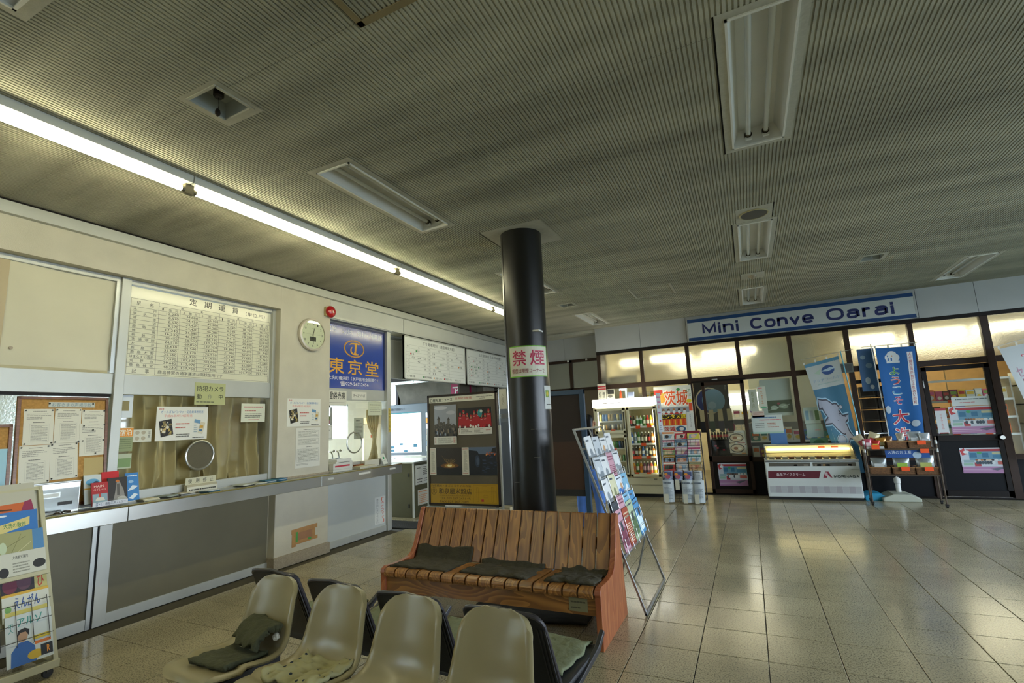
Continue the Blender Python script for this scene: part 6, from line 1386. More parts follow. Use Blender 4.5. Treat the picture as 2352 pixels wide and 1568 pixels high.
# ================================================================== big guide poster
PX0, PZ0, PW, PH = -1.66, 1.09, .70, .95
it = [('r', 0, .83, .24, .93, '#c23a2a'), ('r', .2, .80, .34, .86, '#d8b23a'), ('e', .18, .74, .13, .08, '#e0a02e'), ('t', '茨城', .25, .58, .92, .93, '#f6f2e2', 'box', .07), ('t', '茨城', .27, .60, .90, .91, '#e0561e', 'box', .03), ('e', .66, .92, .05, .03, '#3a8a4a'), ('t', '水戸', .84, .84, .98, .92, '#2f7a44', 'box', .02), ('t', 'つくば', .84, .77, .98, .83, '#2f7a44', 'box', .02),
      ('e', .92, .68, .07, .035, '#e2cf2e'), ('r', .9, .48, .99, .64, '#d8502a'), ('r', .12, .45, .9, .57, '#8f979c'), ('r', .15, .43, .72, .46, '#b8301e'), ('r', .1, .33, .80, .42, '#2a2412'), ('t', 'エンタメ旅', .11, .335, .80, .425, '#e8cf1e', 'box', .03), ('r', .1, .20, .80, .33, '#d85a1e')]
for i in range(9): it.append(('r', .12+.075*i, .21, .15+.075*i, .32, ('#c9301e', '#e8c03a')[i % 2]))
for i in range(5): it += [('e', .22+.14*i, .515, .035, .026, ('#8a5a3a', '#5a3a2a', '#a8703a', '#3a2c22', '#7a4a2e')[i]), ('e', .22+.14*i, .47, .04, .03, '#d8dcdc')]
it += [('t', '茨城', .2, .09, .5, .18, '#c92a1e', 'box', .03), ('e', .64, .13, .13, .06, '#2f5a7a'), ('e', .66, .13, .06, .035, '#d8d2c4'), ('r', .82, .1, .99, .44, '#cfd2ca'), ('v', '大洗水戸つくば', .89, .16, .93, .42, '#55585a')]
poster('guide_book_poster', 'large colourful travel guide poster with orange characters beside the fridge', 'poster', fr((PX0, 9.98, PZ0), (1, 0, 0), (0, .04, 1)), PW, PH, it, '#d9d9cc')

# ================================================================== magazine rack with newspapers
mr = thing('magazine_rack', 'black wire rack full of magazines and newspapers beside the fridge', 'magazine rack', Matrix.Translation((-1.15, 9.2, 0)))
m_blkw = mat('black_wire', '#1d1e1f', .45, .3)
RKX = (-.33, .32)
b = MB()
for x in RKX: b.tube([(x, .28, 0), (x, .28, 1.17)], .009, m_blkw, 6).tube([(x, .28, .05), (x, -.14, .02)], .008, m_blkw, 6).tube([(x, -.14, .02), (x, -.14, .5), (x, .1, .55)], .006, m_blkw, 6)
b.build('frame', mr)
b = MB().box(.03, .20, 1.12, .32, .26, 1.19, mat('rack_crest', '#7a1f34', .4)); b.build('crest', mr, bevel=.01)
for r, (y0, z0) in enumerate(((-.16, .03), (-.10, .30), (-.02, .52), (.03, .66), (.08, .80), (.13, .94))):
    b = MB()
    for zz in (0, .05, .10): b.tube([(RKX[0], y0+.06, z0+zz), (RKX[0], y0, z0+zz), (RKX[1], y0, z0+zz), (RKX[1], y0+.06, z0+zz)], .003, m_blkw, 5)
    for i in range(9): xx = RKX[0]+(RKX[1]-RKX[0])*i/8; b.tube([(xx, y0, z0), (xx, y0, z0+.10)], .0025, m_blkw, 5)
    b.build('wire_pocket', mr)
r5 = random.Random(9); mc = [('white and orange', '#d6d2c6', '#d07a2a'), ('red titled', '#b8303a', '#d8c8b0'), ('yellow lettered', '#cfc44a', '#7a3f22'), ('white and pink', '#d8d0d4', '#c02a58'), ('pale blue', '#8fb4c4', '#3a5a7a'), ('pink and white', '#c9899a', '#e4dcd8'), ('green topped', '#8aa06a', '#b83a2a'), ('purple titled', '#a0617a', '#d8c9c4'), ('white and magenta', '#d9d4cf', '#b82a6a'), ('dark yellow windowed', '#3a2416', '#d8a82a'), ('grey blue', '#6f8aa6', '#2f3f5a'), ('white and teal', '#cfd9d4', '#2f8a84'), ('red edged', '#b8463a', '#d8d0b8'), ('black and white', '#c9c9c2', '#2a2a2a'), ('tan', '#b89a6a', '#5a6a3a')]
cn = ['left', 'middle', 'right']
k = 0
for r, (y0, z0) in enumerate(((.16, 1.0), (.11, .86), (.06, .73), (.01, .60), (-.04, .48))):
    for c in range(3):
        nm, ba, ac = mc[k]; k += 1; x0 = -.325+.215*c; w, h = .20, .24
        M_ = fr((-1.15+x0, 9.2+y0+.02, z0-.05), (1, 0, 0), (0, .16, 1))
        it = [('r', 0, .80+.06*r5.random(), 1, .96, ac), ('l', .08, .86, .92, .94, 1, '#e8e4da'), ('p', [(.1, .45), (.6+.3*r5.random(), .5), (.9, .78), (.15, .74)], r5.choice(('#c9c2b0', '#8fa6b4', '#b87a5a', '#4a5a4a', '#d8c49a'))), ('e', .3+.4*r5.random(), .62, .12+.08*r5.random(), .12, r5.choice(('#c9a27a', '#3a302a', '#d8b49a'))), ('e', .5, .30, .2+.1*r5.random(), .12, r5.choice(('#c9a27a', '#3a302a', '#8a5a44', '#d8cfc0'))), ('r', .05, .05, .4, .2, r5.choice((ac, '#d8c23a', '#2f5a8a'))), ('l', .5, .05, .95, .3, 4, '#4a4a4a')]
        b = MB().box(0, 0, 0, w, h, .012, C(ba)); art(b, w, h, it, .0122); tag(b.build('magazine', None, M_), '%s magazine in the %s column, row %s of the shop rack' % (nm, cn[c], ('one', 'two', 'three', 'four', 'five')[r]), 'magazine', 'magazines in the shop rack')
def paper_obj(x, y, z, w, h, lab, base='#bcc4c4', lean_=-.12, pic=False, bulge=.03):
    b = MB(); n = 6; v = []
    for i in range(n+1):
        a = i/n; v += [(a*w, 0, bulge*math.sin(a*PI)), (a*w*1.0+.01, h, bulge*.7*math.sin(a*PI))]
    b.add(v, [(2*i, 2*i+2, 2*i+3, 2*i+1) for i in range(n)], C(base)); b.add([(p[0], p[1], -.012) for p in v], [(2*i, 2*i+1, 2*i+3, 2*i+2) for i in range(n)], C(base))
    nn = len(v); b.f += [(0, 1, nn+1, nn), (2*n, nn+2*n, nn+2*n+1, 2*n+1)]; b.m += [0, 0]
    it = [('l', .15, .80, .9, .95, 1, '#55606a'), ('l', .2, .15, .9, .7, 9, '#8a9298')] if not pic else [('r', .1, .55, .95, .9, '#4a5578'), ('e', .5, .5, .3, .2, '#a85a6a'), ('e', .3, .7, .2, .1, '#d8902a')]
    art(b, w, h, it, bulge+.003)
    return tag(b.build('newspaper', None, fr((x, y, z), (1, 0, 0), (0, -lean_, 1)), smooth=False), lab, 'newspaper', 'newspapers low in the shop rack')
for c, (x, pic, lab) in enumerate(((-1.47, True, 'colourful paper leaning at the left of the upper newspaper tier'), (-1.30, True, 'blue picture paper in the upper newspaper tier of the shop rack'), (-1.14, True, 'dark red picture paper right of the middle in the upper newspaper tier'), (-.99, False, 'folded white newspaper at the right of the upper newspaper tier'))):
    paper_obj(x, 9.2-.10, .33, .14, .20, lab, '#b9bdb9' if not pic else '#8a93a8', pic=pic)
for c, (x, lab) in enumerate(((-1.50, 'folded newspaper bulging out at the lower left of the rack'), (-1.19, 'folded newspaper in the middle of the lower tier of the rack'), (-1.01, 'folded newspaper at the lower right of the rack'))):
    paper_obj(x, 9.2-.17, .02, .185, .36, lab, '#b4bcbc', -.05, bulge=.05)
    tag(MB().box(0, 0, 0, .07, .15, .003, C('#c9c6b0')).build('price_card', None, on_far(x+.03, .01, 9.2-.24)), 'cream upright card at the foot of the rack, %s of three' % ('left', 'middle', 'right')[c], 'card', 'cream cards at the rack foot')
tag(MB().box(0, 0, 0, .07, .17, .003, C('#c9c6b0')).build('price_card', None, on_far(-1.28, .22, 9.2-.17)), 'cream card hung over the middle of the upper newspaper tier', 'card')
poster('white_sheet', 'white paper sticking out at the right foot of the magazine rack', 'paper', fr((-.93, 9.02, .01), (1, 0, 0), (-.15, .1, 1)), .10, .34, [('l', .1, .2, .6, .9, 7, '#a8b0b4')], '#c3ccd0')

# ================================================================== ice cream freezer
fz = thing('ice_cream_freezer', 'white ice cream chest freezer with a maroon stripe and lit glass top', 'freezer', Matrix.Translation((.815, 9.62, 0)))
m_fz = mat('freezer_white', '#cbd2cf', .35, var=.02)
x0, x1 = -.675, .67
MB().box(x0, 0, .045, x1, .42, .615, m_fz).build('body', fz, bevel=.015, bseg=3)
MB().box(x0+.01, .03, .0, x1-.01, .40, .045, m_dark).build('plinth', fz)
for x in (x0+.08, x1-.10):
    MB().cyl((x, .05, .018), (x+.02, .05, .018), .018, C('#22201e'), 12).build('castor', fz)
b = MB(); b.box(x0+.06, -.004, .545, -.01, .0, .605, mat('smoked_glass', '#5a5850', .2)); b.box(.03, -.004, .545, x1-.05, .0, .605, mat('smoked_glass', '#5a5850', .2)); 
for i in range(14):
    q = r5.uniform(x0+.1, x1-.12); b.box(q, -.005, .55, q+.06, -.0041, .575, C(r5.choice(('#6a665c', '#7a7468', '#8a6a3a', '#4a4a48'))))
b.build('side_window', fz)
b = MB(); b.box(x0, -.012, .625, x1, .42, .655, m_alu); b.build('rim', fz, bevel=.004)
# glass canopy curving to the back
prof = [(-.0, .655), (.02, .70), (.06, .75), (.12, .80), (.20, .84), (.30, .865), (.42, .875)]
b = MB(); n = len(prof)
for (a, c) in zip(prof, prof[1:]): b.add([(x0+.02, a[0], a[1]), (x1-.02, a[0], a[1]), (x1-.04, c[0], c[1]), (x0+.04, c[0], c[1])], [(0, 1, 2, 3)], glass_clear('smoky_glass', '#d8d6c8', 1.0))
b.build('curved_glass', fz)
for x, s_ in ((x0+.02, 1), (x1-.04, -1)):
    MB().prism(prof+[(.42, .655)], x, x+.02, mat('canopy_end', '#8a8a80', .35, .3), 'X').build('end_cheek', fz)
MB().box(x0+.02, .36, .655, x1-.02, .42, .885, m_alu).build('rear_panel', fz)
MB().box(x0+.03, .05, .757, x1-.03, .065, .765, m_bronze_d).build('glass_rail', fz)
MB().cyl((x0+.06, .30, .80), (x1-.06, .30, .80), .014, E('#fff0bc', 15)).build('tube', fz)
b = MB().box(x0+.04, .345, .68, x1-.04, .359, .86, mat('display_liner', '#e2d9b0', .4)); b.build('liner', fz)
for x in (.17, .36): MB().box(x, .338, .80, x+.10, .344, .835, C('#d8481e')).build('price_card', fz)
b = MB(); art(b, 1, 1, [('p', [(-.65, .35), (.09, .35), (.13, .468), (-.64, .468)], '#5c1426'), ('t', '森永アイスクリーム', -.52, .385, -.10, .435, '#d8cfd0', 'box', .015), ('p', [(.15, .36), (.20, .36), (.22, .41), (.25, .37), (.28, .36), (.235, .46), (.19, .46)], '#8a2a3e'), ('e', .20, .42, .02, .03, '#cbb4b8'), ('l', .55, .485, .66, .497, 1, '#77807e')], .0)
for i in range(15): art(b, 1, 1, [('r', -.645+i*.087, .115, -.645+i*.087+.083, .225, ('#b9bcbc', '#a9a4a8')[i % 2])], .0)
strokes(b, 'MORINAGA', .30, .362, .645, .403, C('#33403e'), .003, .0085)
b.build('front_print', fz, fr((0, -.0012, 0)))
b = MB()
for j in range(9):
    b.box(x0+.03, -.004, .118+j*.012, x1-.03, -.0015, .121+j*.012, C('#9a9fa0'))
b.build('vent_grille', fz)
for k in range(12):
    x = .815+x0+.12+.1*k; tag(box_thing('ice_cream_tub', 'ice cream pack in the lit freezer, %s of twelve from the shop door' % ['first', 'second', 'third', 'fourth', 'fifth', 'sixth', 'seventh', 'eighth', 'ninth', 'tenth', 'eleventh', 'last'][k], 'ice cream', Matrix.Translation((x, 9.62+.16, .657)), (.075, .12, .035), C(('#b8b09a', '#8a6a4a', '#c9c4b4', '#7a4a34')[k % 4])), None, None, 'packs in the ice cream freezer')

# ================================================================== banners
def banner(name, lab, Mbase, pole, cloth_q, items, w, h, base, m_pole, base_box, folds=3, amp=.02, arm=None):
    t = thing(name, lab, 'banner', Mbase)
    MB().tube(pole, .009, m_pole, 8).build('pole', t, smooth=True)
    if arm: MB().tube(arm, .005, m_alu, 6).build('top_arm', t)
    # cloth: art laid on a grid and bent to the quad
    b = MB(); n = 12; mm = 22; v = []; f = []
    for j in range(mm+1):
        for i in range(n+1): v.append((w*i/n, h*j/mm, 0))
    for j in range(mm):
        for i in range(n):
            a = j*(n+1)+i; f.append((a, a+1, a+n+2, a+n+1))
    b.add(v, f, C(base, .8)); art(b, w, h, items, .0, .0005)
    p00, p10, p11, p01 = [Vector(p) for p in cloth_q]
    def wrap(p):
        u, s = p[0]/w, p[1]/h; q = (p00*(1-u)+p10*u)*(1-s)+(p01*(1-u)+p11*u)*s
        return tuple(q+Vector((0, -p[2]-amp*math.sin(u*folds*PI+s*2)*(1-s*.6)+.012*math.sin(s*7+u*2), 0)))
    cut(b, [w*i/9 for i in range(1, 9)], [h*i/22 for i in range(1, 22)]); b.v = [wrap(p) for p in b.v]; c = b.build('cloth', t); c.data.polygons.foreach_set('use_smooth', [True]*len(c.data.polygons))
    for i in range(4):
        q = p01+(p11-p01)*(i/3); MB().box(q.x-.012, q.y-.003, q.z-.005, q.x+.012, q.y+.003, q.z+.04, C('#c9ccc4')).build('loop', t)
    if base_box: base_box(t)
    return t
K3 = '#3a3a44'
shark = [(0.053, 0.661), (0.18, 0.645), (0.301, 0.642), (0.39, 0.619), (0.461, 0.594), (0.518, 0.598), (0.593, 0.591), (0.63, 0.565), (0.592, 0.536), (0.65, 0.501), (0.702, 0.482), (0.892, 0.489), (0.826, 0.457), (0.726, 0.434), (0.75, 0.399), (0.775, 0.351), (0.834, 0.322), (0.907, 0.297), (0.813, 0.29), (0.745, 0.294), (0.662, 0.249), (0.628, 0.297), (0.629, 0.326), (0.519, 0.348), (0.41, 0.383), (0.31, 0.425), (0.276, 0.441), (0.153, 0.441), (0.03, 0.441), (0.067, 0.46), (0.204, 0.489), (0.154, 0.527), (0.103, 0.584), (0.098, 0.6), (0.058, 0.584), (0.001, 0.581), (0.029, 0.623)]
def grow(pts, d):
    cx_, cy_ = sum(p[0] for p in pts)/len(pts), sum(p[1] for p in pts)/len(pts); out = []
    n = len(pts); ar = sum(pts[i][0]*pts[(i+1) % n][1]-pts[(i+1) % n][0]*pts[i][1] for i in range(n)); sg = 1 if ar > 0 else -1
    for i in range(n):
        a, c = Vector(pts[i-1]), Vector(pts[(i+1) % n]); t_ = (c-a).normalized(); out.append((pts[i][0]+sg*t_.y*d, pts[i][1]-sg*t_.x*d*.35))
    return out
it = [('r', 0, .97, 1, 1, '#4a7f9a'), ('r', 0, 0, 1, .76, '#33657f'), ('r', 0, .755, 1, .765, '#a9b0ac'), ('e', .62, .905, .19, .042, '#2c4a7e'), ('p', [(.38, .905), (.72, .925), (.86, .91), (.62, .893)], '#9fb4c4'), ('p', [(.2, .90), (.42, .93), (.36, .88)], '#9ab09a'), ('t', 'アクアワールド', .10, .815, .92, .84, '#7f97ac', 'box', .01), ('l', .2, .785, .9, .80, 1, '#8fa6a0'),
      ('p', grow(shark, .075), '#8fb4c8'), ('p', grow(shark, .04), K3), ('p', shark, '#9298a6'), ('e', .70, .565, .055, .019, K3), ('e', .70, .565, .045, .015, '#a7adb8'), ('s', .66, .505, .80, .475, .007, K3), ('s', .80, .475, .70, .485, .007, K3), ('e', .46, .285, .19, .050, '#8fb4c8'), ('e', .46, .285, .17, .044, K3), ('e', .46, .285, .155, .039, '#8a94a2'), ('s', .56, .505, .62, .525, .005, '#5a5c68'), ('s', .59, .495, .65, .515, .005, '#5a5c68')]
banner('aquarium_banner', 'light blue aquarium banner with a grey shark behind the freezer', Matrix.Translation((1.64, 9.98, 0)), [(0, 0, .06), (-.03, 0, 1.2), (-.12, 0, 2.43)], [(-.36, .03, .40), (-.04, .03, .40), (-.155, .03, 2.35), (-.68, .03, 2.24)], it, .52, 1.9, '#a9b0ac', mat('teal_pole', '#3f9ab0', .35), lambda t: MB().prism([(-.13, 0), (.17, 0), (.17, .06), (.06, .11), (-.06, .11), (-.13, .06)], -.26, .10, mat('sky_blue_base', '#2f93b8', .4), 'Y').build('base', t, bevel=.008), 2.2, .018, [(-.72, 0, 2.33), (.06, 0, 2.44)])
it = [('e', .40, .905, .19, .045, '#c6cdd0'), ('e', .40, .935, .12, .03, '#c6cdd0'), ('r', .24, .855, .58, .875, '#c6cdd0'), ('e', .40, .92, .02, .006, '#b8783a'), ('r', .78, .46, .92, .95, '#c9cdd0'), ('v', '人が輝き海が育むふれあいの町', .81, .47, .89, .945, '#b0524a', .01)]
for ch, y0, col in (('よ', .745, '#3f8a3a'), ('う', .655, '#b83a34'), ('こ', .565, '#4f9ab8'), ('そ', .475, '#a8245e')): it += [('t', ch, .27, y0, .53, y0+.075, '#c6cdd0', 'box', .075), ('t', ch, .28, y0+.004, .52, y0+.071, col, 'box', .03)]
it += [('t', '大', .16, .30, .66, .435, '#cfd2d0', 'box', .085), ('t', '大', .18, .305, .64, .43, '#a8182e', 'box', .035), ('t', '洗', .16, .13, .66, .275, '#cfd2d0', 'box', .085), ('t', '洗', .18, .135, .64, .27, '#a8182e', 'box', .035), ('e', .80, .30, .12, .03, '#aebfcc'), ('e', .08, .44, .07, .035, '#aebfcc')]
def bb2(t):
    MB().prism([(-.24, 0), (.24, 0), (.24, .055), (.10, .115), (-.10, .115), (-.24, .055)], -.30, .12, mat('water_base', '#b4b8a6', .45), 'Y').build('base', t, bevel=.012, bseg=3)
    MB().lathe([(.035, .10), (.035, .24), (.045, .25), (.045, .32), (.02, .34)], m_white, 14, (.03, 0, 0)).build('pole_socket', t, smooth=True)
banner('welcome_banner', 'blue vertical banner with red and green characters behind the snack rack', Matrix.Translation((1.97, 9.93, 0)), [(.03, 0, .10), (.02, 0, 1.2), (-.02, 0, 2.49)], [(.03, -.01, .60), (.45, -.01, .66), (.56, -.01, 2.40), (.03, -.01, 2.42)], it, .52, 1.78, '#1c5c9c', mat('white_pole', '#c9ccc8', .35), bb2, 2.5, .022, [(-.16, 0, 2.455), (.60, 0, 2.455)])
it = [('t', 'せ', .35, .83, .85, .95, '#b83a4a', 'box', .05), ('t', 'せ', .37, .835, .83, .945, '#d0b9bc', 'box', .0), ('t', 'ん', .42, .68, .9, .80, '#b83a4a', 'box', .05), ('t', 'べ', .44, .53, .92, .65, '#b83a4a', 'box', .05), ('v', 'セールス中', .12, .3, .26, .82, '#a87a8e', .01)]
banner('cracker_banner', 'white banner with red characters cut off at the right edge of the picture', Matrix.Translation((4.05, 9.62, 0)), [(0, 0, .08), (.0, 0, 1.2), (0, 0, 2.43)], [(-.30, 0, .62), (-.03, 0, .62), (-.01, 0, 2.33), (-.62, 0, 2.22)], it, .6, 1.75, '#b4babb', mat('white_pole', '#c9ccc8', .35), lambda t: MB().box(-.2, -.2, 0, .2, .2, .09, mat('water_base', '#b4b8a6', .45)).build('base', t, bevel=.02), 2, .02, [(-.68, 0, 2.25), (.05, 0, 2.43)])

# ================================================================== snack rack with wicker baskets
SRM = Matrix.Translation((1.97, 9.40, 0)) @ Matrix.Rotation(-.10, 4, 'Z')
sr = thing('snack_rack', 'brown metal rack on castors holding wicker baskets of snacks', 'snack rack', SRM)
m_sr = mat('rack_brown', '#54483c', .4, .4)
hx, hy = .43, .18
for x in (-hx, hx):
    for y in (-hy, hy):
        b = MB().cyl((x, y, .05), (x, y, .93 if x < 0 else 1.0), .011, m_sr, 10)
        for z in (.42, .78, .90): b.cyl((x, y, z), (x, y, z+.05), .015, m_alu if y < 0 and z > .7 else m_sr, 10)
        lg = b.build('leg', sr, smooth=True)
        MB().cyl((x-.012, y, .026), (x+.012, y, .026), .025, C('#191817'), 14).box(x-.02, y-.012, .03, x+.02, y+.012, .055, C('#222120')).build('castor', lg)
for z in (.455, .83):
    b = MB()
    for y in (-hy, -hy+.12, hy-.12, hy): b.box(-hx, y-.006, z-.01, hx, y+.006, z, m_sr)
    for x in (-hx, hx): b.box(x-.006, -hy, z-.01, x+.006, hy, z, m_sr)
    b.box(-hx, -hy-.008, z-.018, hx, -hy-.002, z+.004, m_sr); b.build('shelf', sr)
def wicker():
    m = bpy.data.materials.new('wicker'); m.use_nodes = True; N = m.node_tree.nodes; L = m.node_tree.links; p = N['Principled BSDF']
    t = N.new('ShaderNodeTexCoord'); b_ = N.new('ShaderNodeTexBrick'); b_.inputs['Scale'].default_value = 30; b_.inputs['Color1'].default_value = lin('#8a6238')+[1]; b_.inputs['Color2'].default_value = lin('#6b4626')+[1]; b_.inputs['Mortar'].default_value = lin('#2e1d10')+[1]; b_.inputs['Mortar Size'].default_value = .03
    mp = N.new('ShaderNodeMapping'); mp.inputs['Rotation'].default_value = (PI/2, 0, 0); L.new(t.outputs['Object'], mp.inputs[0]); L.new(mp.outputs[0], b_.inputs['Vector']); L.new(b_.outputs['Color'], p.inputs['Base Color']); p.inputs['Roughness'].default_value = .6
    bp = N.new('ShaderNodeBump'); bp.inputs['Strength'].default_value = .8; bp.inputs['Distance'].default_value = .004; L.new(b_.outputs['Fac'], bp.inputs['Height']); bp.invert = True; L.new(bp.outputs[0], p.inputs['Normal'])
    return m
m_wk = wicker()
def basket(lx, z, w, lab, h=.10):
    t = thing('wicker_basket', lab, 'basket', SRM @ Matrix.Translation((lx, -.02, z)), 'wicker baskets on the snack rack'); d = .15
    b = MB()
    for q in ((-w/2, -d, w/2, -d+.012), (-w/2, d-.012, w/2, d), (-w/2, -d, -w/2+.012, d), (w/2-.012, -d, w/2, d)): b.box(q[0], q[1], 0, q[2], q[3], h, m_wk)
    b.box(-w/2, -d, 0, w/2, d, .008, m_wk); b.build('body', t)
    MB().tube([(-w/2, -d, h), (w/2, -d, h), (w/2, d, h), (-w/2, d, h)], .009, mat('wicker_rim', '#8f6a40', .6), 6, True).build('rim', t)
basket(-.02, .832, .235, 'wicker basket in the middle of the upper tier of the snack rack'); basket(.245, .832, .26, 'wicker basket at the right of the upper tier of the snack rack')
basket(-.275, .457, .25, 'wicker basket at the left of the lower tier of the snack rack'); basket(.01, .457, .26, 'wicker basket in the middle of the lower tier of the snack rack'); basket(.285, .457, .26, 'wicker basket at the right of the lower tier of the snack rack')
def on_sr(x, y, z): return SRM @ Matrix.Translation((x, y, z))
for x, z, lab in ((-.29, .86, 'orange price tag at the upper left of the snack rack'), (.265, .92, 'orange price tag on the upper right wicker basket'), (.285, .80, 'orange price tag under the upper tier of the snack rack'), (.03, .545, 'orange price tag on the lower middle wicker basket'), (.30, .545, 'orange price tag on the lower right wicker basket')):
    p = SRM @ Vector((x, -hy-.02, z)); price(p.x, p.y, p.z, lab, .10, .06, -.10, 'orange price tags on the snack rack')
m_bag = glass_frosted('clear_plastic', '#e6ecec', .15)
def pack(lx, ly, z, w, h, d, cols, lab, nm='snack_pack', tilt=0.0):
    t_ = MB(); n = 10; v = []
    for j in range(n+1):
        s = j/n; e = d*math.sin(max(.08, min(s, 1-s)*PI*1.0))*.5+.003
        for i in range(n+1):
            u = i/n; q = e*math.sin(max(.06, u*PI))**.6 if 0 < u < 1 else .002
            v.append((w*(u-.5)*(1-.05*math.sin(s*PI)), -q, h*s))
    k = len(v); v += [(a, -b_, c) for a, b_, c in v]; f = []
    for j in range(n):
        for i in range(n):
            a = j*(n+1)+i; f.append((a, a+1, a+n+2, a+n+1)); f.append((k+a, k+a+n+1, k+a+n+2, k+a+1))
    t_.add(v, f, mat('foil_'+cols[0].lstrip('#'), cols[0], .25, .25, bump=.3, bscale=30))
    t_.box(-w*.3, -d*.5-.004, h*.25, w*.3, -d*.5-.001, h*.6, C(cols[1]))
    o = t_.build(nm, None, SRM @ Matrix.Translation((lx, ly, z)) @ Matrix.Rotation(tilt, 4, 'Y'), smooth=True, sharp=1); return tag(o, lab, 'snack', 'snacks on the brown metal rack')
pack(-.40, -.10, .84, .13, .22, .05, ('#b9ae90', '#8a3a3a'), 'tan snack bag leaning out at the upper left of the rack', tilt=-.5)
pack(-.33, -.02, .86, .14, .22, .05, ('#c2b894', '#a8302e'), 'cream snack bag standing high at the upper left of the rack', tilt=.35)
pack(-.37, -.14, .835, .09, .15, .04, ('#b85a6a', '#d8c0c4'), 'pink snack bag at the upper left corner of the rack')
pack(-.28, -.12, .835, .12, .12, .05, ('#b8302c', '#c9b43a'), 'red and yellow snack bag beside the pink one')
pack(-.20, -.06, .84, .13, .15, .05, ('#a8782e', '#c9c28a'), 'ochre snack bag behind the red one')
pack(-.11, -.02, .85, .12, .16, .05, ('#6a4a2a', '#c9a05a'), 'brown snack bag left of the upper middle basket')
pack(.05, .0, .85, .10, .20, .06, ('#a39b8a', '#d8d0b8'), 'silver snack bag standing in the upper middle basket')
pack(.22, .0, .85, .16, .22, .07, ('#9aa4a8', '#c9d0d0'), 'clear snack bag in the upper right basket')
pack(.33, -.05, .85, .13, .20, .07, ('#aab2b4', '#c4c9cc'), 'clear snack bag at the right of the upper right basket')
pack(-.27, -.05, .475, .20, .22, .09, ('#7f8684', '#c4c8c4'), 'clear bag of dark snacks in the lower left basket')
pack(.01, -.05, .475, .20, .24, .09, ('#8a918e', '#9ac04a'), 'clear snack bag with a green label in the lower middle basket')
pack(.285, -.05, .475, .22, .25, .10, ('#949b98', '#b8c06a'), 'large clear snack bag in the lower right basket')
o = box_thing('white_tray', 'white tray at the upper left front of the snack rack', 'tray', SRM @ Matrix.Translation((-.29, -.12, .831)), (.22, .10, .035), C('#c4c8c4'))
o = MB().box(0, 0, 0, .52, .12, .003, C('#1f4f94')); art(o, .52, .12, [('t', '大洗のお土産', .06, .45, .60, .85, '#c9d4de', 'box', .02), ('e', .72, .3, .1, .4, '#9db4c8')], .0031)
tag(o.build('souvenir_sign', None, SRM @ Matrix.Translation((-.18, -hy+.02, .70)) @ fr((0, 0, 0))), 'blue souvenir sign under the upper tier of the snack rack', 'sign')

# ================================================================== anime style posters on the doors (figures left plain)
def map_poster(lab, M, w, h, seed):
    rr = random.Random(seed); it = [('r', .14, .86, 1, .95, '#a82a36'), ('p', [(0, .9), (.1, 1), (.14, .75), (.04, .7)], '#b83a3e'), ('e', .14, .84, .07, .06, '#d8dcdc'), ('r', .18, .5, 1, .86, '#5f8fa8'), ('r', .20, .62, .34, .8, '#2f6a8a'), ('r', .45, .62, .58, .8, '#2f6a8a'), ('r', .66, .6, .98, .72, '#3f7a9a'), ('r', .66, .74, .98, .82, '#b8b890'), ('e', .40, .80, .05, .05, '#3f9a5a'),
          ('r', .05, .42, .27, .52, '#8aa8ac'), ('r', .04, .30, .24, .40, '#8fb49c'), ('r', .0, 0, 1, .26, '#a4769c'), ('r', .02, .14, .7, .16, '#c9b4c4'), ('r', .02, .08, .6, .1, '#c9b4c4'), ('p', [(.55, .17), (.7, .10), (.95, .24), (.75, .22)], '#5a5a6a'), ('r', .27, .27, .40, .42, '#a83a44'), ('r', .74, .34, .98, .46, '#b85a50')]
    for i in range(7): it += [('e', .32+.055*i, .52, .028, .035, rr.choice(('#6a4a3a', '#8a5a3a', '#a8703a', '#3a2c26', '#c9b49a'))), ('e', .33+.055*i, .41, .035, .06, rr.choice(('#2f3f4a', '#d0d8d8', '#3a4f5a')))]
    for i in range(3): it.append(('e', .72+.1*i, .52, .04, .035, '#d2d8d8'))
    return poster('event_poster', lab, 'poster', M, w, h, it, '#bcc4cc')
map_poster('event poster on the dark lower panel of the sliding door', fr((-.64, YF-.05, .16)), .48, .40, 1)
map_poster('event poster taped inside the glass of the hinged door', fr((2.86, YF+.008, .98)), .60, .42, 2)
map_poster('event poster on the dark lower panel of the hinged door', fr((2.90, YF+.0, .38)), .58, .38, 3)
poster('door_notice', 'white notice above the poster on the hinged door glass', 'notice', fr((2.92, YF+.008, 1.41)), .48, .14, [('l', .1, .6, .9, .85, 1, '#5a6a6a'), ('l', .2, .3, .8, .45, 1, '#b85a5a')], '#c9d2d0')
poster('red_topped_strip', 'narrow white strip with red ends at the left of the hinged door glass', 'notice', fr((2.685, YF+.006, .99)), .14, .40, [('r', 0, .9, 1, 1, '#a82a30'), ('r', .1, 0, .9, .04, '#a82a30'), ('v', 'おすすめ品', .4, .15, .6, .8, '#c26a60')], '#c9ced0')
poster('price_notice_board', 'white notice with blue and red lines on the window left of the freezer', 'notice', fr((.02, YF+.018, 1.07)), .50, .33, [('l', .06, .82, .9, .92, 1, '#3f6a9a'), ('l', .25, .7, .95, .78, 1, '#b83a44'), ('l', .1, .3, .4, .6, 3, '#6a6f70'), ('l', .5, .3, .9, .6, 3, '#9a6a60'), ('r', 0, 0, 1, .1, '#9ab8a8')], '#b4c0bc')
poster('long_notice', 'long narrow notice at the top of the window right of the sliding door', 'notice', fr((.02, YF+.018, 1.48)), .14, .40, [('v', '御案内', .3, .1, .6, .9, '#7a8460')], '#a8b0a0')
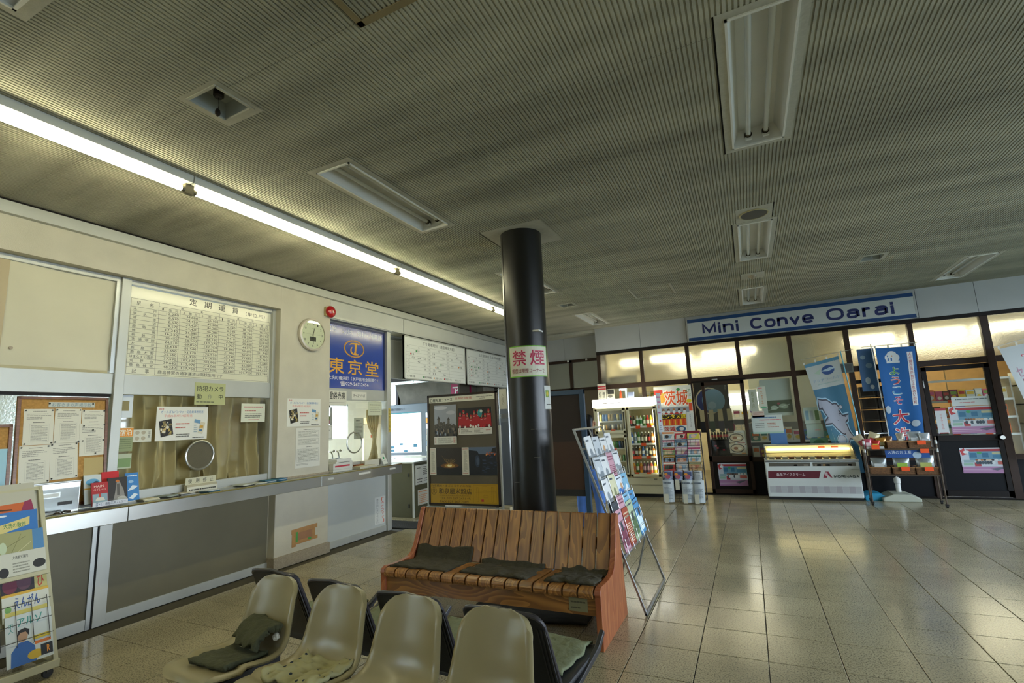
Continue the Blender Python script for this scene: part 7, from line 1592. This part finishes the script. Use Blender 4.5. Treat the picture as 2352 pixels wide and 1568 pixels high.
poster('long_notice', 'long narrow notice with a green oval beside the plain one', 'notice', fr((.17, YF+.018, 1.52)), .14, .40, [('r', .1, .9, .6, .96, '#c27a7a'), ('v', '大洗土', .35, .2, .6, .85, '#b8702e'), ('e', .55, .05, .35, .04, '#5fa07a')], '#bcc2b4')
poster('pinkish_notice', 'small pinkish notice under the long ones on the shop window', 'notice', fr((.04, YF+.018, 1.36)), .20, .12, [('l', .1, .2, .9, .8, 3, '#a87a70')], '#b9b0a4')
poster('landscape_picture', 'white panel with a green landscape photo hanging inside the shop window', 'photo', fr((.22, YF+.10, 1.38)), .50, .66, [('r', .18, .08, .98, .42, '#3a4a30'), ('e', .4, .22, .12, .06, '#9aa894'), ('e', .7, .25, .15, .07, '#8a9a84'), ('e', .55, .33, .05, .03, '#8a3a44'), ('s', .2, .15, .9, .3, .006, '#c4ccc0'), ('s', .3, .35, .8, .12, .006, '#22301e')], '#a9b4ac')
poster('drinks_notice', 'pale notice with three bottles on the window behind the aquarium banner', 'notice', fr((.86, YF+.018, 1.22)), .24, .28, [('r', .1, .2, .3, .8, '#6f94a8'), ('r', .4, .2, .6, .8, '#8a9aa0'), ('r', .7, .2, .95, .8, '#5a7a5a')], '#9fb4b0')
poster('teal_sheet', 'pale teal sheet under the drinks notice on the window', 'notice', fr((.87, YF+.018, .98)), .25, .23, [('l', .5, .5, .9, .6, 1, '#b87a7a')], '#93aaa6')
poster('green_poster', 'green forest poster low on the window behind the banner', 'poster', fr((.90, YF+.018, .72)), .27, .25, [('e', .3, .5, .2, .3, '#4a7a5a'), ('e', .7, .4, .2, .3, '#5a8a6a'), ('e', .5, .7, .3, .2, '#3a6a4a')], '#5f8a70')
poster('blue_poster', 'blue patterned poster hanging over the frame beside the welcome banner', 'poster', fr((1.77, YF-.03, 1.72)), .24, .72, [('e', .3, .8, .15, .05, '#8fb0c8'), ('e', .6, .6, .2, .06, '#7a9cb8'), ('e', .4, .25, .15, .08, '#a9c0d0'), ('e', .6, .1, .12, .05, '#c4d2da')], '#3f6a9c')
poster('grey_picture', 'small dark picture on the frosted pane beside the blue poster', 'picture', fr((1.50, YF-.02, 2.06)), .19, .16, [('r', .1, .1, .9, .9, '#4a4c48')], '#5f625c')
tag(MB().box(0, 0, 0, .10, .02, .004, C('#b9bcb4')).build('name_plate', None, fr((-.58, YF-.012, 2.10))), 'small pale name plate on the rail above the sliding door', 'name plate')
# shop sign
o = MB().box(0, 0, 0, 3.60, .445, .03, mat('sign_face', '#b9c0c0', .4)); o = o.build('shop_name_sign', None, fr((-.925, YF-.05, 2.865))); tag(o, 'long white shop name sign with blue bands above the shop front', 'sign')
b = MB(); b.box(0.02, .37, .03, 3.58, .435, .0315, mat('sign_band', '#0a3c70', .4)).box(.02, .012, .03, 3.58, .075, .0315, mat('sign_band', '#0a3c70', .4)); b.build('band', o)
b = MB(); K9 = C('#14205a'); strokes(b, 'Mini', .28, .115, .92, .325, K9, .0315, .045); strokes(b, 'Conve', 1.12, .115, 2.14, .325, K9, .0315, .045); strokes(b, 'Oarai', 2.33, .115, 3.30, .325, K9, .0315, .045); b.build('lettering', o)
for q in ((0, 0, 3.6, .012), (0, .435, 3.6, .445), (0, 0, .02, .445), (3.58, 0, 3.6, .445)): MB().box(q[0], q[1], .0, q[2], q[3], .034, m_alu).build('frame_bar', o)
# striped vertical sign beside the fridge
t = thing('striped_sign', 'narrow hanging sign with red stripes behind the blue framed board', 'sign', fr((-2.76, 9.92, 1.70)))
b = MB().box(0, 0, -.01, .17, .48, 0, C('#b9b7a6')); art(b, .17, .48, [('r', 0, .84, 1, .90, '#9a2a30'), ('r', 0, .74, 1, .80, '#9a2a30'), ('v', '切手', .1, .1, .4, .66, '#2a2a26', .01), ('v', '煙草', .55, .1, .85, .66, '#2a2a26', .01)], .0005); b.build('panel', t); MB().cyl((-.01, .485, .0), (.19, .485, 0), .005, m_dark).build('rod', t)
# ================================================================== shop interior
si = holder('wall_shop')
m_shopfl = mat('shop_floor', '#8a836c', .4, var=.1)
part('shop_floor', si, lambda b: b.box(-2.75, YF+.08, -.1, 7, 14.2, 0, m_shopfl))
part('shop_ceiling', si, lambda b: b.box(-2.75, YF+.14, 2.95, 7, 14.2, 3.0, m_cream))
part('shop_side', si, lambda b: b.box(-2.75, 10.56, 0, -2.70, 14.2, 3.0, m_cream).box(7, YF, 0, 7.1, 14.2, 3.4, m_cream))
part('partition', si, lambda b: b.box(.05, 11.9, 0, 1.3, 11.96, 2.95, mat('shop_partition', '#8f958c', .7)))
part('shop_back', si, lambda b: b.box(-2.75, 14.2, 0, 2.2, 14.3, 3, m_cream).box(2.2, 14.2, 0, 6.9, 14.3, .8, m_cream).box(2.2, 14.2, 2.45, 6.9, 14.3, 3, m_cream).box(6.9, 14.2, 0, 7, 14.3, 3, m_cream))
part('partition', si, lambda b: b.box(1.30, 11.9, 0, 1.36, 14.2, 2.95, mat('shop_partition', '#8f958c', .7)))
for k, (x0, x1, y) in enumerate(((-2.5, -2.1, 11.0), (-1.78, -1.0, 10.75), (-.74, .24, 10.75), (1.78, 2.46, 10.7), (2.72, 3.45, 10.7), (3.62, 4.6, 10.7), (-1.6, .2, 12.6), (2.2, 4.4, 12.6))):
    t = thing('shop_ceiling_light', 'lit fluorescent light on the shop ceiling, %s' % ('above the fridge', 'behind the second frosted pane', 'above the sliding door', 'behind the welcome banner', 'above the hinged door', 'at the far right pane', 'deep inside over the counter', 'deep inside on the right')[k], 'ceiling light', Matrix.Translation(((x0+x1)/2, y+.15, 2.78)), 'lights on the shop ceiling'); w = (x1-x0)/2
    MB().box(-w-.03, -.07, -.06, w+.03, .07, 0, m_white).box(-w, -.01, 0, -w+.02, .01, .17, m_white).box(w-.02, -.01, 0, w, .01, .17, m_white).build('housing', t); MB().prism([(-.08, -.05), (-.07, -.15), (.07, -.15), (.08, -.05)], -w, w, E('#fff2cf', SHOP_W), 'X').build('diffuser', t)
# bamboo blind behind the right-hand goods
for x0, x1, lab in ((2.12, 4.03, 'tan bamboo blind in the back window of the shop'), (4.04, 6.9, 'tan bamboo blind at the right of the back window of the shop')):
    t = thing('bamboo_blind', lab, 'blind', Matrix.Translation((x0, 14.12, .9)))
    b = MB()
    for i in range(60): b.box(0, 0, i*.026, x1-x0, .006, i*.026+.0262, mat('bamboo', '#b08a52', .6, var=.15))
    b.build('slats', t)['kind'] = 'stuff'
    for i in range(5): MB().box((x1-x0)*i/4-.005, -.004, 0, (x1-x0)*i/4+.005, .01, 1.56, C('#6a5a3a')).build('cord', t)
def shelf_unit(name, lab, x, y, w, h, levels, m, d=.35, back=True):
    t = thing(name, lab, 'shelf', Matrix.Translation((x, y, 0)))
    for xx in (-w/2, w/2-.02): MB().box(xx, -d/2, 0, xx+.02, d/2, h, m).build('side_panel', t)
    for z in levels: MB().box(-w/2, -d/2, z-.02, w/2, d/2, z, m).box(-w/2, -d/2-.006, z-.03, w/2, -d/2, z+.004, m_white).build('shelf', t)
    if back: MB().box(-w/2, d/2-.01, 0, w/2, d/2, h, m).build('back_panel', t)
    return t
m_sh = mat('shop_shelf_white', '#d6d6cc', .5)
r6 = random.Random(33)
pal = ['#b83a30', '#d8b02e', '#2f5f9a', '#c9c9bc', '#7a9a3a', '#d8702a', '#8a2a4e', '#5a3a22', '#e0d8c0', '#3a7a6a', '#c94a6a', '#6a4a8a']
names = {'#b83a30': 'red', '#d8b02e': 'yellow', '#2f5f9a': 'blue', '#c9c9bc': 'pale', '#7a9a3a': 'green', '#d8702a': 'orange', '#8a2a4e': 'maroon', '#5a3a22': 'brown', '#e0d8c0': 'cream', '#3a7a6a': 'teal', '#c94a6a': 'pink', '#6a4a8a': 'purple'}
def goods(x0, x1, y, z, hs, ws, lab, group, pl=None, kind='box', twoup=False):
    x = x0; i = 0
    while x < x1-.02:
        w = r6.uniform(*ws); h = r6.uniform(*hs); c = r6.choice(pl or pal)
        if x+w > x1: break
        b = MB().box(0, 0, 0, w-.008, .06, h, C(c)); art(b, w-.008, h, [('r', .1, .55, .9, .85, r6.choice(pal)), ('e', .5, .3, .3, .18, r6.choice(('#e0d8c0', '#d8b02e', '#c9c9bc')))], 0)
        # turn the print to the front
        for q in range(8, len(b.v)): vx, vy, vz = b.v[q]; b.v[q] = (vx, -.0005-vz, vy)
        o = b.build('goods_'+kind, None, Matrix.Translation((x, y, z+.001)))
        i += 1; tag(o, '%s %s %s, number %s from the left' % (names[c] if c in names else 'dark', kind, lab, ('one', 'two', 'three', 'four', 'five', 'six', 'seven', 'eight', 'nine', 'ten', 'eleven', 'twelve', 'thirteen', 'fourteen', 'fifteen', 'sixteen', 'seventeen', 'eighteen')[min(i-1, 17)]), 'shop goods', group)
        x += w
# right: snack shelves seen through the hinged door and the last window
shelf_unit('snack_shelf', 'white shelf of snack packs seen through the hinged door', 3.15, 10.75, 1.35, 1.85, (.6, .95, 1.22, 1.50, 1.84), m_sh, .4, False)
for z, y, n in ((1.50, 10.58, 'on the upper shelf behind the hinged door'), (1.22, 10.58, 'on the middle shelf behind the hinged door'), (.95, 10.58, 'on the lower shelf behind the hinged door')):
    goods(2.52, 3.78, y, z, (.15, .19), (.08, .12), n, 'snack packs on the shelf behind the hinged door', kind='pack')
    price(2.95+.1*math.sin(z*9), 10.535, z-.01, 'orange price tag at the left %s' % n, .09, .045, 0, 'orange price tags behind the hinged door'); price(3.40+.1*math.sin(z*7), 10.535, z-.01, 'orange price tag at the right %s' % n, .09, .045, 0, 'orange price tags behind the hinged door')
shelf_unit('goods_shelf', 'white shelf of pale goods at the far right window', 4.35, 10.62, .9, 1.9, (.75, 1.10, 1.40, 1.70), m_sh, .4, False)
for z, n in ((1.70, 'on the top shelf of the far right window'), (1.40, 'on the second shelf of the far right window'), (1.10, 'on the third shelf of the far right window'), (.75, 'on the lowest shelf of the far right window')):
    goods(3.95, 4.75, 10.45, z, (.16, .24), (.10, .16), n, 'pale packs in the far right window', ['#c9c9bc', '#e0d8c0', '#c9c9bc', '#d8702a' if z == 1.70 else '#3a7a6a'], kind='pack')
# dark cardboard stack behind the welcome banner
for i in range(3):
    for j in range(6):
        box_thing('stacked_box', 'dark flat box in the stack behind the glass, column %s, %s from the bottom' % (('one', 'two', 'three')[i], ('first', 'second', 'third', 'fourth', 'fifth', 'sixth')[j]), 'box', Matrix.Translation((1.86+.23*i, 10.32+.01*math.sin(j+i), .62+.20*j)), (.215, .18, .185), mat('dark_carton', '#33261e', .6, var=.2, vscale=5), (lambda b: b.box(-.1, -.0905, .02, .1, -.0901, .03, C('#6a625a'))), .004, 'dark boxes stacked behind the banner')
t = thing('low_table', 'low dark table carrying the stacked boxes', 'table', Matrix.Translation((2.09, 10.35, 0)))
MB().box(-.36, -.14, .58, .36, .14, .62, m_bronze_d).build('table_top', t)
for x in (-.34, .31): MB().box(x, -.12, 0, x+.03, .12, .58, m_bronze_d).build('leg', t)
# middle: behind the window right of the sliding door
shelf_unit('window_shelf', 'grey shelf with leaflets and cartons inside the middle shop window', .75, 10.75, 1.7, 1.25, (.60, .92), mat('grey_shelf', '#6a6a62', .5), .4)
goods(-.02, 1.55, 10.58, .92, (.14, .26), (.10, .18), 'on the shelf inside the middle shop window', 'goods inside the middle shop window', ['#2f5f9a', '#c9c9bc', '#5a3a22', '#3a7a6a', '#e0d8c0'])
goods(-.02, 1.55, 10.58, .60, (.16, .24), (.10, .16), 'on the low shelf inside the middle shop window', 'goods inside the middle shop window', ['#5a3a22', '#c9c9bc', '#8a2a4e'])
o = box_thing('blue_box_display', 'blue topped display box standing on the freezer end', 'display box', Matrix.Translation((.42, 10.22, .88)), (.26, .12, .30), C('#4a78b0'), lambda b: b.box(-.13, -.062, .26, .13, -.0601, .30, C('#9a8a6a')))
shelf_unit('display_stand', 'narrow stand holding the blue topped display box', .42, 10.26, .3, .88, (.5, .88), m_sh, .12)
# left: seen through the sliding door
t = thing('fish_poster', 'dark poster with a large blue disc hanging behind the sliding door', 'poster', fr((-1.0, 10.9, 1.16)))
b = MB().box(0, 0, 0, .66, .95, .004, C('#23262a')); art(b, .66, .95, [('e', .42, .60, .40, .29, '#c9c4ac'), ('e', .42, .60, .36, .26, '#2f3f7a'), ('e', .55, .60, .33, .25, '#6f9cc4'), ('e', .50, .50, .12, .08, '#8fb4d4'), ('l', .9, .8, .95, .98, 6, '#8a8a80')], .0042); b.build('sheet', t)
for k in range(4):
    t = thing('packed_socks', 'hanging pack with pale header card inside the sliding door, %s from the left' % ('first', 'second', 'third', 'last')[k], 'hanging pack', fr((-.92+.17*k, 10.80, 1.10)), 'hanging packs inside the sliding door')
    MB().box(0, 0, 0, .10, .22, .02, C(('#26262c', '#23422e', '#2a2a44', '#1f1f22')[k])).build('pack', t); MB().box(.005, .20, .003, .095, .45, .008, C('#c9bf9a')).build('header_card', t)
shelf_unit('cold_shelf', 'tall white lit display shelf deep inside the shop', -.12, 11.6, .75, 1.95, (.5, .85, 1.10, 1.35, 1.9), m_sh, .4)
tag(MB().box(-.46, 11.38, 1.62, .22, 11.40, 1.86, E('#fffdf2', 4)).build('lit_sign_panel'), 'glowing blank panel at the top of the white display shelf', 'lit panel')
goods(-.45, .22, 11.42, 1.35, (.10, .22), (.10, .18), 'on the lit shelf deep inside the shop', 'goods on the lit display shelf', ['#e0d8c0', '#c9c9bc', '#2f5f9a', '#c9c9bc'])
goods(-.45, .22, 11.42, 1.10, (.10, .18), (.10, .16), 'on the second lit shelf deep inside the shop', 'goods on the lit display shelf', ['#e0d8c0', '#c9c9bc', '#8a2a4e'])
goods(-.45, .22, 11.42, .85, (.10, .18), (.10, .2), 'on the third lit shelf deep inside the shop', 'goods on the lit display shelf', ['#5a3a22', '#c9c9bc', '#e0d8c0', '#2f5f9a'])
t = thing('bottle_stand', 'black tiered stand of dark bottles just inside the sliding door', 'stand', Matrix.Translation((-.58, 10.75, 0)))
MB().box(-.18, -.10, .0, .18, .12, .62, C('#8a8470')).box(-.18, -.10, .62, .18, .10, .68, m_dark).build('body', t); MB().box(-.18, -.10, .68, .18, -.09, .96, C('#191718')).box(-.18, -.10, .94, .18, .1, .96, m_dark).build('upper_tier', t)
for k, (x, z) in enumerate(((-.09, .84), (-.06, .80), (.05, .76))): MB().lathe([(.02, 0), (0, .004)], C('#c94a5e'), 8, (x, -.101, z)).build('heart', t) if False else MB().box(x-.02, -.104, z-.015, x+.02, -.1005, z+.015, C('#c94a5e')).build('heart', t, bevel=.006)
for k in range(6): bottle('sauce_bottle', 'bottle', 'cola', '#c9c4a8', .16, .024, (-.72+k*.055, 10.74, .962), 'dark sauce bottle on the black stand, %s from the left' % nth[k], 'sauce bottles inside the sliding door')
for k in range(5): bottle('wine_bottle', 'bottle', 'cola', ('#c9c4a8', '#b82a2a')[k % 2], .22, .03, (-.72+k*.07, 10.60, .38), 'dark bottle low inside the sliding door, %s from the left' % nth[k], 'low bottles inside the sliding door')
box_thing('low_shelf', 'low shelf for bottles inside the sliding door', 'shelf', Matrix.Translation((-.58, 10.60, 0)), (.42, .14, .38), C('#6a6450'))
for k, (z, lab) in enumerate(((.93, 'upper'), (.74, 'lower'))):
    o = MB().box(0, 0, 0, .26, .17, .003, C('#b8ac90')); art(o, .26, .17, [('e', .5, .5, .46, .44, '#2a2420'), ('e', .5, .5, .4, .36, '#c0aa86'), ('e', .4, .5, .15, .15, '#8a5a3a'), ('e', .65, .45, .12, .12, '#d8cdb0')], .003)
    tag(o.build('dish_photo', None, fr((-.40, YF-.032, z))), '%s photo of a noodle dish on the sliding door glass' % lab, 'photo')
poster('menu_sheet', 'white menu sheet with large dark characters on the sliding door glass', 'menu', fr((-.14-.16, YF-.03, .72)), .20, .42, [('t', 'ICE', .1, .78, .6, .92, '#3a3a34', 'box', .03), ('l', .2, .35, .9, .6, 3, '#9a5a50'), ('r', .45, .02, .8, .12, '#e8902a')], '#bcbcac')
# behind the windows over the fridge
box_thing('cream_locker', 'cream cupboard seen above the fridge through the frosted pane', 'cupboard', Matrix.Translation((-2.35, 10.7, 0)), (.6, .4, 2.35), C('#b9b08a'))
shelf_unit('stock_shelf', 'stock shelf with cartons seen over the fridge', -1.55, 10.75, .9, 2.0, (1.0, 1.5, 1.86), C('#a89a78'), .35)
goods(-1.98, -1.15, 10.62, 1.86, (.10, .2), (.10, .16), 'on the stock shelf over the fridge', 'cartons over the fridge', ['#e0d8c0', '#c9c9bc', '#d8b02e'], 'carton')
tag(MB().prism([(-.05, 0), (.05, 0), (.06, .11), (-.06, .11)], 0, .05, C('#a9b4d0'), 'Y').build('pale_blue_cup', None, Matrix.Translation((-2.02, 9.56, 1.842))), 'pale blue cup standing on top of the fridge', 'cup')
tag(MB().lathe([(.028, 0), (.02, .10), (.008, .16)], m_or, 10).build('orange_marker', None, Matrix.Translation((-2.22, 9.60, 1.842))), 'small orange marker standing on top of the fridge', 'marker')
o = poster('black_white_sign', 'black and white sign standing on top of the fridge', 'sign', fr((-2.52, 9.70, 1.845)), .16, .20, [('r', .1, .5, .9, .95, '#2a2a26'), ('e', .4, .3, .3, .15, '#5a584e')], '#b4b29c')

# ================================================================== concourse beyond the ticket office
cw = holder('wall_concourse')
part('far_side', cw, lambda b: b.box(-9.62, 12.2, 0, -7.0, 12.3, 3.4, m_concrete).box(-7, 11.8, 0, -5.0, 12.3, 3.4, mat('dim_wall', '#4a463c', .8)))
part('end_frame', cw, lambda b: [b.box(-9.7, y, 0, -9.6, y+.12, 3.4, m_bronze_d) for y in (6.12, 12.1)]+[b.box(-9.7, 6.1, 2.9, -9.6, 12.3, 3.66, m_concrete)])
part('concourse_ceiling', cw, lambda b: b.box(-9.7, 6.12, 3.28, -5.3, 12.3, 3.34, m_ceil))
part('dark_beam', cw, lambda b: b.box(-9.6, 8.5, 2.44, -5.3, 8.75, 2.95, mat('beam_grey', '#3b3a37', .7)))
part('stair_underside', cw, lambda b: b.prism([(-7.52, 2.62), (-7.25, 1.95), (-7.1, 1.95), (-5.1, 1.95), (-5.1, 2.62)], 9.3, 9.8, m_concrete, 'Y'))
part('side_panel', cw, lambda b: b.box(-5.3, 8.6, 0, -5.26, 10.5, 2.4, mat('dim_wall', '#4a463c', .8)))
t = thing('concourse_light', 'short lit tube light on a bracket seen beyond the blue sign', 'ceiling light', Matrix.Translation((-6.35, 8.0, 3.10)))
MB().cyl((-.22, 0, 0), (.75, 0, 0), .018, E('#fff8e0', 9)).build('tube', t); MB().box(-.24, -.03, .02, .78, .03, .06, m_dark).build('housing', t)
MB().tube([(-.2, -.1, .0), (.55, -.2, -.75)], .008, m_alu, 6).build('stay_rod', t); MB().cyl((.3, 0, .05), (.3, 0, .2), .01, m_dark).build('hanger', t)
t = thing('beam_light', 'long bluish white light under the dark concourse beam', 'light', Matrix.Translation((-6.6, 8.44, 2.415)))
MB().box(-.8, -.05, -.02, .9, .05, .02, E('#d8f4f4', 1.6)).build('tube', t); MB().box(-.82, -.06, .02, .92, .06, .03, m_alu).build('housing', t)
lm = thing('lit_map_board', 'large lit white map board in a grey frame beyond the ticket gate', 'map board', fr((-7.45, 9.0, .86)))
MB().box(0, 0, -.12, 1.12, 1.14, -.01, mat('map_frame', '#5a6468', .4, .3)).build('frame', lm, bevel=.01)
b = MB().box(.06, .08, -.01, .93, .95, .0, E('#f2fbfa', 1.25)); b.build('lit_face', lm)
b = MB(); art(b, 1, 1, [('r', .06, .93, .93, .955, '#1f8a94'), ('r', .10, .10, .20, .15, '#2f7f9a'), ('r', .10, .17, .20, .22, '#2f7f9a'), ('r', .34, .24, .44, .28, '#2f7f9a'), ('r', .46, .09, .56, .13, '#2f7f9a'), ('r', .72, .19, .82, .26, '#2f7f9a'), ('r', .70, .10, .72, .13, '#2f7f9a'), ('t', '高速バス路線マップ', .08, 1.0, .50, 1.06, '#22282a', 'box', .01)], .0005); b.build('print', lm)
MB().box(1.0, .0, -.10, 1.16, 1.12, -.005, mat('map_frame', '#5a6468', .4, .3)).build('side_pillar', lm)
b = MB(); 
for i, c in enumerate(('#dfe9f2', '#3f8ad0', '#e6ecee', '#c23a4a', '#e8eef0', '#e0902a', '#e6ecee')): b.box(1.06, .10+.12*i, -.004, 1.14, .20+.12*i, .0, E(c, .9))
b.build('lit_strip', lm)
for x in (.1, 1.0): MB().box(x, -.86, -.10, x+.06, 0, -.04, m_alu).build('leg', lm)
t = thing('glass_ledge', 'stainless ledge in front of the lit map board', 'ledge', Matrix.Translation((-6.9, 8.6, 0)))
MB().box(-.9, -.15, .86, .9, .15, .90, m_steel).build('ledge_top', t)
for x in (-.8, .75): MB().box(x, -.1, 0, x+.05, .1, .86, m_alu).build('leg', t)
kb = thing('gate_booth', 'low grey ticket gate booth with notices behind the end of the ledge', 'gate booth', Matrix.Translation((-5.72, 7.35, 0)))
m_kb = mat('booth_olive', '#57563f', .5, .2, var=.06)
MB().box(-.50, -.40, 0, .51, .55, .88, m_kb).build('body', kb); MB().box(-.54, -.43, .88, .54, .58, .905, m_steel).build('top', kb, bevel=.004)
MB().box(.49, -.405, .0, .515, -.38, .88, C('#d9dcd6')).build('edge_strip', kb); MB().box(-.1, -.41, .80, .08, -.402, .83, C('#a8242e')).build('red_label', kb)
for x, z in ((.40, .66), (.40, .16)): MB().box(x, -.412, z, x+.03, -.402, z+.06, C('#26261f')).build('hinge', kb)
MB().box(-.49, -.403, .02, -.005, -.4005, .84, m_kb).box(.005, -.403, .02, .48, -.4005, .84, m_kb).build('door_leaf', kb)
poster('gate_notice', 'white notice with dark numbers on the side of the gate booth', 'notice', on_left(7.0, .52, -5.205), .40, .32, [('l', .1, .8, .5, .9, 1, '#55554f'), ('l', .55, .45, .95, .92, 5, '#55554f'), ('l', .1, .22, .5, .32, 1, '#22221f'), ('l', .1, .08, .5, .18, 1, '#22221f'), ('l', .6, .1, .95, .32, 2, '#55554f')], '#d2d5d0')
poster('gate_notice', 'white notice with orange lines on the side of the gate booth', 'notice', on_left(7.06, .18, -5.205), .38, .25, [('l', .06, .8, .95, .93, 1, '#d88a54'), ('l', .06, .1, .95, .7, 5, '#d89a6a')], '#d4d2c6')
poster('gate_label', 'small white label low on the side of the gate booth', 'label', on_left(7.15, .08, -5.205), .20, .05, [('l', .1, .3, .9, .7, 1, '#9a9a94')], '#d2d5d0')
t = thing('door_mat', 'dark ribbed mat on the floor at the concourse opening', 'mat', Matrix.Translation((-5.1, 6.45, 0)))
b = MB().box(-.60, -.24, .0005, .45, .24, .008, mat('mat_rubber', '#2a2924', .8))
for i in range(34): b.box(-.59+.031*i, -.23, .008, -.575+.031*i, .23, .012, mat('mat_ridge', '#3b3a33', .8))
b.build('rubber', t)
t = thing('pink_flag', 'pink vertical flag with white characters over the news board', 'flag', fr((-5.72, 9.0, 2.02)))
b = MB().box(0, 0, 0, .50, .34, .003, C('#a82a5a')); art(b, .5, .34, [('t', 'ア', .08, .2, .42, .8, '#e8e4e0', 'box', .05), ('t', 'ん', .52, .3, .9, .95, '#e8e4e0', 'box', .05)], .0035); b.build('cloth', t)
MB().cyl((-.6, .02, -.02), (1.2, .10, -.02), .008, m_alu).build('rod', t)
tag(MB().box(-6.35, 9.02, 1.98, -5.55, 9.04, 2.10, C('#a9a898')).build('pale_lintel_sign'), 'pale strip sign behind the top of the news board', 'sign')
